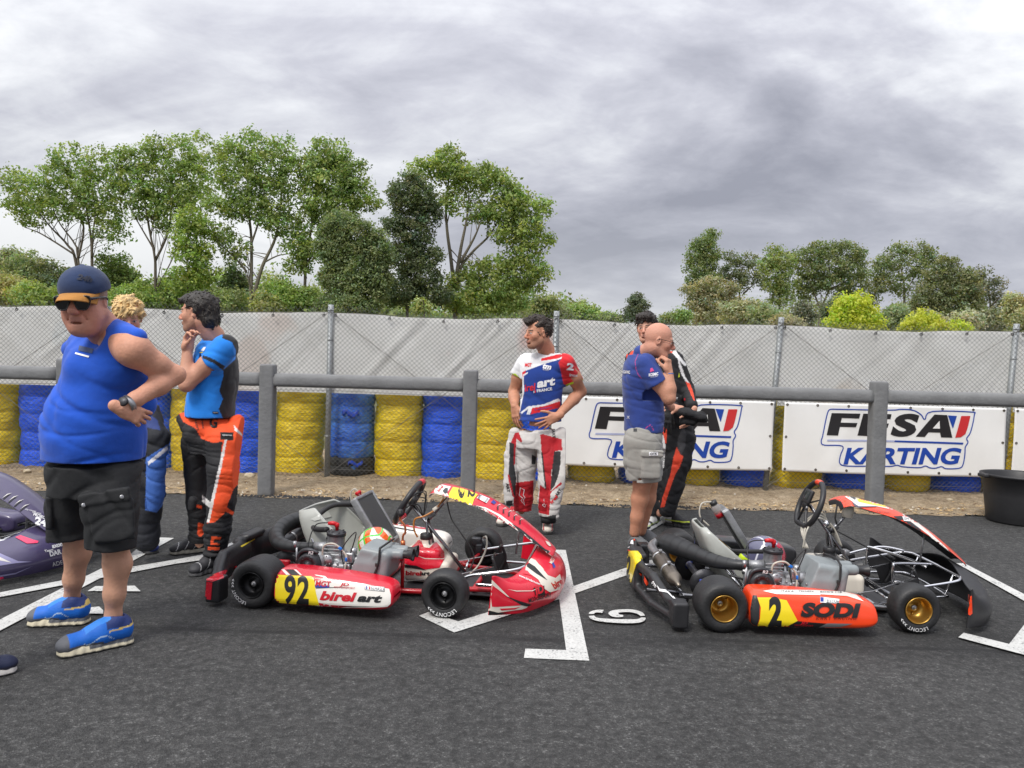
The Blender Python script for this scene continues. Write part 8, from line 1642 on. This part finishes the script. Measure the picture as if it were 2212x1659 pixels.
def lg(S):
    limb(S, [W4(270, 850, 5.68), kn, kn.lerp(an, .12)], [.06, .066, .056], .03); limb(S, [kn.lerp(an, .12), kn.lerp(an, .34)+Vector((.004, .012, 0)), kn.lerp(an, .7), an], [.055, .062, .044, .037], .03)
    k2_ = W4(325, 1190, 5.84); a2 = W4(258, 1520, 5.88); limb(S, [W4(300, 850, 5.8), k2_, k2_.lerp(a2, .35), a2], [.05, .052, .055, .036], .03)
parts.append(body_part(lg, (W4(150, 1, 5.6).x-.05, 5.4, .02), (W4(400, 1, 5.6).x+.05, 6.05, 1.0), .0065, lin(190, 134, 106)))
T = person(parts, (W4(270, 1, 5.7).x, 5.7, 0), 'bald man with glasses in a navy polo and grey cargo shorts, hand at his mouth')
gm = MB(); hq = lambda x, y, z: Hc+Hm@Vector((x, y, z)); GLF = mat('glasses_frame', (.03, .02, .02), .3, .4)
for s_ in (-1, 1):
    gm.tube([hq(.108, s_*.012, .010), hq(.106, s_*.030, .013), hq(.100, s_*.050, .010), hq(.099, s_*.052, -.006), hq(.105, s_*.032, -.014), hq(.109, s_*.013, -.008)], .0018, 6, closed=True, spline=4); gm.tube([hq(.099, s_*.053, .008), hq(.05, s_*.074, .010), hq(-.005, s_*.083, .008), hq(-.018, s_*.083, -.006)], .0020, 6, spline=4)
gm.tube([hq(.108, -.012, .006), hq(.112, 0, .009), hq(.108, .012, .006)], .0018, 6); tubeW(gm, 'glasses', GLF, T)
nv = lin(40, 62, 132)
def polo(S):
    z_ = lambda y: W4(1, y, 5.7).z
    S.trunk([(z_(348), *W4(265, 350, 5.73)[:2], .10, .08), (z_(400), *W4(250, 400, 5.72)[:2], .115, .18), (z_(500), *W4(250, 500, 5.72)[:2], .135, .19), (z_(640), *W4(268, 640, 5.72)[:2], .145, .17), (z_(760), *W4(278, 760, 5.72)[:2], .150, .17), (z_(855), *W4(272, 858, 5.72)[:2], .142, .175)], R(0), 0)
    S.cap(A3(W4(285, 415, 5.58)), A3(W4(362, 545, 5.52)), .078, .078, .03); S.cut(A3(W4(358, 552, 5.52)), (.55, 0, -.8), lo=(W4(300, 1, 5.5).x, 5.3, z_(640)), hi=(W4(460, 1, 5.5).x, 5.60, z_(440)))
    S.cap(A3(W4(262, 345, 5.72)), A3(W4(292, 378, 5.70)), .066, .068, .01); S.ell(A3(W4(300, 338, 5.68)), (.058, .055, .05), .008, 's')
    S.warp(lambda x, y, z: creases(x, y, z, 11, .005, .8, .7)+creases(x, y, z, 12, .004, 1.2, 1.2)*np.clip((1.1-z)*4, 0, 1))
def pp(V, q, n):
    c = np.tile(np.array(nv), (len(V), 1)); mg = lin(206, 50, 120)
    V2, F2 = ribbon2([q4(*p_) for p_ in ((236, 350), (216, 400), (222, 450), (240, 490), (258, 510))], .9)
    for f in F2: c[inpoly(q, [tuple(V2[i]) for i in f])] = mg
    V2, F2 = ribbon2([q4(*p_) for p_ in ((284, 840), (322, 815), (340, 858))], 1.1)
    for f in F2: c[inpoly(q, [tuple(V2[i]) for i in f])] = mg
    return c
pl = garment(T, 'polo_shirt', polo, (W4(110, 1, 5.7).x-.04, 5.38, .86), (W4(440, 1, 5.7).x+.06, 6.0, 1.58), .006, pp, label='navy polo shirt with thin pink piping')
b = bvh_of(pl); words(b, 'KOSMIC', *q4(158, 468), 6, JW, pl, rot=4, width=17, bold=.04); words(b, 'KOSMIC', *q4(338, 484), 6, JW, pl, rot=-8, width=21, bold=.04, shear=.2); words(b, 'RACING KARTS', *q4(342, 500), 1.8, JW, pl, rot=-8, width=15); words(b, 'X', *q4(172, 767), 6, JW, pl, rot=4); patch(b, [q4(*p_) for p_ in ((316, 470), (318, 445), (330, 440), (342, 462), (336, 462), (328, 450), (322, 468))], mat('print_magenta', lin(196, 50, 120), .6), pl, 'sticker', .0015, 4)
gy = lin(150, 148, 142)
def sho(S):
    z_ = lambda y: W4(1, y, 5.7).z
    S.trunk([(z_(960), *W4(268, 960, 5.72)[:2], .145, .18), (z_(830), *W4(270, 830, 5.72)[:2], .135, .165)], 0, 0); limb(S, [W4(262, 930, 5.62), W4(268, 1060, 5.63), W4(274, 1205, 5.64)], [.135, .138, .128], .02, flat=((0, 1, 0), .8)); limb(S, [W4(300, 930, 5.82), W4(312, 1195, 5.83)], [.11, .10], .02)
    S.rbox(A3(W4(322, 1085, 5.52)), (.14, .05, .20), .02, .012); S.rbox(A3(W4(330, 1008, 5.51)), (.16, .05, .05), .01, .006); S.cut((0, 0, z_(1206)), (.04, 0, -1)); S.cap(A3(W4(272, 1215, 5.64)), A3(W4(270, 1185, 5.64)), .095, .09, .005, 's')
    S.warp(lambda x, y, z: creases(x, y, z, 21, .0065, 1.0, .9))
s5 = garment(T, 'cargo_shorts', sho, (W4(110, 1, 5.7).x, 5.38, .46), (W4(430, 1, 5.7).x+.04, 6.02, 1.0), .006, solid(gy))
b = bvh_of(s5); patch(b, [q4(*p_) for p_ in ((308, 998), (368, 996), (368, 1020), (308, 1022))], JW, s5, 'sticker', .0015, 4); words(b, 'OTK', *q4(339, 1009), 4.5, BLK, s5, width=15, bold=.03, rot=-1, off=.003); patch(b, [q4(*p_) for p_ in ((206, 842), (229, 842), (229, 862), (206, 862))], BLK, s5, 'sticker', .0015, 4)
mb = MB().tube([wN+Vector((0, 0, -.012)), wN+Vector((0, 0, -.005))], [.034, .034], 20); tubeW(mb, 'wristband', mat('blue_band', lin(50, 110, 190), .6), T); mb = MB().tube([wN+Vector((.001, 0, -.055)), wN+Vector((.001, 0, -.048))], [.036, .036], 20); tubeW(mb, 'wristband', mat('black_band', (.02, .02, .02), .6), T)
def sh(V): x, y, z = V.T; c = np.tile(np.array(lin(96, 98, 100)), (len(V), 1)); c[z < .03] = (.05, .05, .05); return c
shoe(T, gp(1358, 1192), gp(1420, 1202), .1, 1, 1, sh, solecol=(.06, .06, .06), lace=BL); shoe(T, gp(1376, 1176), gp(1436, 1184), .1, 1, 1, sh, solecol=(.06, .06, .06))
# ---------------------------------------------------------------- young driver in the black race suit behind him
Y6 = 6.62; Hc = W4(292, 178, 6.56); Hm = frame(R(-112), .05, .06); sk = lin(205, 152, 128); nk = W4(315, 292, 6.62)
parts = [head_mesh(Hc, Hm, .98, skin=lin(206, 154, 130), brow=(.04, .03, .025), neck=nk, nr=.055)]
wl = W4(478, 690, 6.40); wr = W4(590, 700, 6.34)
def arms(S): limb(S, [nk, W4(350, 420, 6.62), W4(440, 900, 6.62)], [.055, .085, .09], .03); limb(S, [W4(460, 900, 6.56), W4(440, 1150, 6.56), W4(380, 1400, 6.56)], [.05, .04, .035], .02); limb(S, [W4(400, 900, 6.7), W4(380, 1150, 6.66), W4(330, 1380, 6.62)], [.05, .04, .035], .02)
parts.append(body_part(arms, (W4(250, 1, 6.6).x, 6.4, .05), (W4(620, 1, 6.6).x, 6.85, 1.6), .012, sk))
parts.append(hand_mesh(W4(500, 705, 6.36), (-.85, -.1, .12), (.1, .6, -.8), (.7, .8, .85, .9), side=1, skin=sk, s=.95, thumb=(.7, .5, .5))); parts.append(hand_mesh(W4(600, 735, 6.30), (-.35, -.1, -.92), (-.7, .7, 0), (.3, .35, .4, .5), side=-1, skin=sk, s=.95))
T = person(parts, (W4(400, 1, 6.6).x, 6.6, 0), 'young dark haired driver in a black and orange race suit behind the bald man')
hair(T, Hc, Hm, .98, (.032, .024, .020), (-.015, 0, .050), (.106, .088, .088), [((.125, 0, -.055), (.14, .3, .20)), ((.0, 0, -.10), (.4, .3, .16), .03), ((.045, .09, .0), (.08, .06, .09)), ((.045, -.09, .0), (.08, .06, .09))], extra=lambda S: S.ell((.06, 0, .10), (.055, .07, .035), .03), amp=.009)
def su(S):
    z_ = lambda y: W4(1, y, Y6).z
    S.trunk([(z_(300), *W4(325, 300, Y6)[:2], .10, .08), (z_(345), *W4(335, 345, Y6)[:2], .215, .115), (z_(480), *W4(370, 480, Y6)[:2], .215, .14), (z_(680), *W4(430, 680, Y6)[:2], .165, .135), (z_(860), *W4(475, 860, Y6)[:2], .185, .15), (z_(960), *W4(468, 960, Y6)[:2], .18, .14)], R(-15), 0)
    limb(S, [W4(480, 385, 6.58), W4(560, 590, 6.56), W4(590, 690, 6.36)], [.078, .066, .048], .02); limb(S, [W4(205, 385, 6.66), W4(330, 640, 6.50), W4(475, 700, 6.40)], [.075, .060, .045], .02)
    limb(S, [W4(515, 900, 6.56), W4(500, 1060, 6.54), W4(468, 1220, 6.54), W4(428, 1372, 6.54)], [.115, .108, .092, .078], .03); limb(S, [W4(420, 900, 6.68), W4(385, 1100, 6.66), W4(355, 1250, 6.64), W4(330, 1392, 6.62)], [.115, .10, .092, .080], .02)
    S.ell(A3(W4(300, 270, 6.6)), (.06, .08, .05), .008, 's'); S.warp(lambda x, y, z: creases(x, y, z, 31, .0075, .9, .9))
def spt(V, q, n):
    c = np.tile(np.array((.014, .014, .016)), (len(V), 1)); m_ = lambda L_: inpoly(q, [q4(*p_) for p_ in L_]); o_ = lin(226, 72, 44); w_ = lin(225, 225, 225)
    c[m_([(150, 320), (190, 300), (265, 255), (265, 330), (215, 345), (180, 380), (160, 380)])] = o_; c[m_([(160, 330), (195, 312), (195, 330), (170, 360)])] = (.014, .014, .016)
    c[m_([(435, 312), (480, 318), (500, 350), (560, 420), (545, 430), (500, 385), (470, 350)])] = w_; c[m_([(500, 380), (520, 420), (548, 500), (578, 545), (560, 545), (525, 490), (505, 430)])] = w_; c[m_([(548, 528), (580, 545), (600, 600), (612, 660), (600, 650), (575, 590)])] = o_; c[m_([(440, 318), (470, 330), (460, 345), (440, 335)])] = o_
    c[m_([(490, 965), (535, 1030), (515, 1090), (480, 1150), (440, 1260), (410, 1360), (384, 1362), (400, 1290), (450, 1140), (470, 1030)])] = o_; c[m_([(535, 830), (555, 880), (548, 960), (520, 1020), (495, 970), (500, 900)])] = (.045, .045, .05)
    c[m_([(388, 820), (428, 850), (425, 940), (408, 940), (402, 880)])] = o_; mm = m_([(385, 880), (405, 890), (418, 960), (408, 1100), (372, 1150)]); c[mm] = w_; c[mm & (np.sin(V[:, 0]*420)*np.sin(V[:, 2]*420) > .15) & (V[:, 2] < W4(1, 980, Y6).z)] = (.02, .02, .02)
    c[m_([(318, 1200), (355, 1200), (352, 1252), (322, 1248)])] = o_; return c
s6 = garment(T, 'race_suit', su, (W4(130, 1, 6.6).x-.05, 6.2, .10), (W4(640, 1, 6.6).x+.06, 6.9, 1.60), .0068, spt, SUIT, label='black race suit with orange and white flashes')
b = bvh_of(s6); words(b, 'SODI', *q4(320, 1315), 11, JW, s6, rot=100, width=38, bold=.05); words(b, 'SPORT', *q4(398, 510), 5, JW, s6, width=15, rot=6); words(b, 'HEBERT', *q4(478, 640), 4, JW, s6, width=14, rot=4, bold=.03); patch(b, [q4(*p_) for p_ in ((355, 412), (400, 412), (400, 428), (355, 426))], JW, s6, 'sticker', .0015, 4); patch(b, [q4(*p_) for p_ in ((500, 505), (506, 470), (512, 500))], mat('print_lime', lin(190, 200, 50), .6), s6, 'sticker', .0015, 4); patch(b, [q4(*p_) for p_ in ((541, 641), (549, 641), (549, 657), (541, 657))], REDD, s6, 'sticker', .0015, 4)
CB = mat('black_cloth', (.015, .015, .017), .8)
def bala(S):
    S.cap(A3(W4(560, 740, 6.30)), A3(W4(650, 770, 6.26)), .078, .058, 0, flat=((.2, 0, 1), .62)); S.cap(A3(W4(650, 765, 6.26)), A3(W4(700, 795, 6.25)), .045, .016, .03); S.cap(A3(W4(540, 790, 6.30)), A3(W4(600, 800, 6.28)), .045, .035, .03); S.warp(lambda x, y, z: creases(x, y, z, 41, .007, 1.4, .9))
S = SDF((W4(480, 1, 6.3).x, 6.12, .80), (W4(730, 1, 6.3).x, 6.45, 1.12), .006); bala(S); V, F = S.mesh(); V = relax(V, F, 2); c = A3(W4(600, 780, 6.28)); o = mesh_obj('balaclava', V-c, F, mat('fireproof_cloth', (.012, .012, .014), .85, bump=.4, bscale=40)); o.location = c; tag(o, 'black balaclava hanging from the hand of the young driver', 'balaclava')
v_, f_, c_ = hand_mesh(W4(432, 735, 6.34), (-.05, -.1, -1), (.2, .9, 0), (.15, .2, .25, .3), side=1, s=.98, thumb=(.8, .35, .2)); c = A3(W4(432, 735, 6.34)); o = mesh_obj('racing_glove', v_-c, f_, mat('glove_leather', (.015, .015, .016), .5, bump=.2, bscale=90)); o.location = c; tag(o, 'limp black racing glove held by the young driver next to the bald man', 'glove')
def sh(V): x, y, z = V.T; c = np.tile(np.array(lin(218, 218, 214)), (len(V), 1)); c[(z < .040) | ((x > .09) & (x < .14))] = (.02, .02, .02); c[(np.sin(x*60+y*50) > .8)] = (.03, .03, .03); c[(np.abs(z-.045) < .003) & (x > .1)] = lin(190, 215, 60); return c
shoe(T, gp(1425, 1128), gp(1388, 1150), .1, 1, 1, sh, solecol=lin(220, 220, 216)); shoe(T, gp(1438, 1133), gp(1486, 1140), .1, 1, 1, lambda V: np.where((np.abs(V[:, 2:3]-.05) < .004), np.array([lin(200, 215, 60)]), np.where(V[:, 0:1] < .1, np.array([lin(215, 215, 212)]), np.array([(.02, .02, .022)]))), solecol=(.03, .03, .03))
# ---------------------------------------------------------------- fair haired person behind the large man
Yb = 5.12; Hc = P(277, 686, 5.08); Hm = frame(R(-60), .30, 0); nk = P(262, 740, 5.16)
parts = [head_mesh(Hc, Hm, .98, skin=lin(214, 160, 138), brow=(.4, .28, .14), neck=nk, nr=.055)]
def arms(S): limb(S, [nk, P(272, 790, 5.16), P(285, 900, 5.16)], [.055, .10, .11], .03); limb(S, [P(300, 900, 5.1), P(305, 1040, 5.08), P(314, 1160, 5.08)], [.06, .045, .04], .02); limb(S, [P(262, 900, 5.2), P(262, 1170, 5.2)], [.06, .04], .02)
parts.append(body_part(arms, (-2.9, 4.9, .03), (-2.2, 5.45, 1.55), .012, lin(214, 160, 138)))
T = person(parts, (P(290, 900, Yb).x, Yb, 0), 'fair haired person mostly hidden behind the large man, race suit rolled to the waist')
hair(T, Hc, Hm, .98, lin(222, 188, 130), (-.015, 0, .045), (.112, .094, .092), [((.13, 0, -.06), (.13, .3, .19)), ((.0, 0, -.11), (.4, .3, .16), .03)], extra=lambda S: (S.cap((.06, -.03, .08), (.10, .02, .07), .03, .025, .02), S.ell((.03, .0, .12), (.05, .06, .03), .02)), amp=.014, wav=(60, 2.2))
def tsh(S): S.trunk([(1.42, P(262, 1, 5.17).x, 5.17, .15, .09), (1.25, P(268, 1, 5.17).x, 5.17, .19, .12), (.95, P(282, 1, 5.16).x, 5.16, .16, .12)], 0, 0); S.warp(lambda x, y, z: creases(x, y, z, 50, .004))
garment(T, 't_shirt', tsh, (-2.95, 4.95, .9), (-2.1, 5.4, 1.48), .009, solid(lin(200, 200, 205)))
def bs(S):
    S.trunk([(.80, P(297, 1, 5.14).x, 5.14, .17, .14), (.92, P(300, 1, 5.14).x, 5.14, .19, .155), (1.03, P(298, 1, 5.14).x, 5.14, .16, .14)], 0, 0); limb(S, [P(312, 930, 5.06), P(318, 1040, 5.05), P(316, 1165, 5.06)], [.11, .10, .088], .03); limb(S, [P(268, 930, 5.2), P(265, 1170, 5.2)], [.10, .085], .02)
    limb(S, [P(320, 890, 5.0), P(340, 945, 4.95), P(338, 1000, 4.94), P(336, 1070, 4.96), P(332, 1096, 4.96)], [.05, .075, .062, .058, .042], .015); S.warp(lambda x, y, z: creases(x, y, z, 51, .008, .9, .9)); S.cut((0, 0, .075), (0, 0, -1))
def bp_(V, q, n):
    c = np.tile(np.array((.016, .018, .024)), (len(V), 1)); m_ = lambda L_: inpoly(q, [zq(*p_) for p_ in L_]); c[m_([(520, 830), (600, 780), (606, 900), (580, 1000), (560, 1025), (518, 1015), (522, 900)])] = lin(62, 104, 182); c[m_([(528, 842), (598, 785), (600, 800), (530, 856)])] = lin(215, 215, 220); c[m_([(515, 660), (560, 690), (575, 730), (520, 720)])] = lin(44, 62, 120); return c
garment(T, 'race_suit', bs, (-2.85, 4.78, .06), (-2.05, 5.45, 1.08), .0068, bp_, SUIT, label='dark race suit with a hanging blue and black sleeve')
def sh(V): x, y, z = V.T; c = np.tile(np.array(lin(52, 68, 140)), (len(V), 1)); c[(np.abs(np.sin(x*50+y*40)) < .15) & (z > .03)] = lin(205, 205, 215); c[(x > .07) & (x < .10)] = (.03, .03, .03); return c
shoe(T, gp(297, 1172), gp(333, 1199), .1, 1, 1, sh, solecol=(.05, .05, .052), k=1.15); shoe(T, gp(262, 1164), gp(285, 1185), .1, 1, 1, sh, solecol=(.05, .05, .052))
merge_decals()
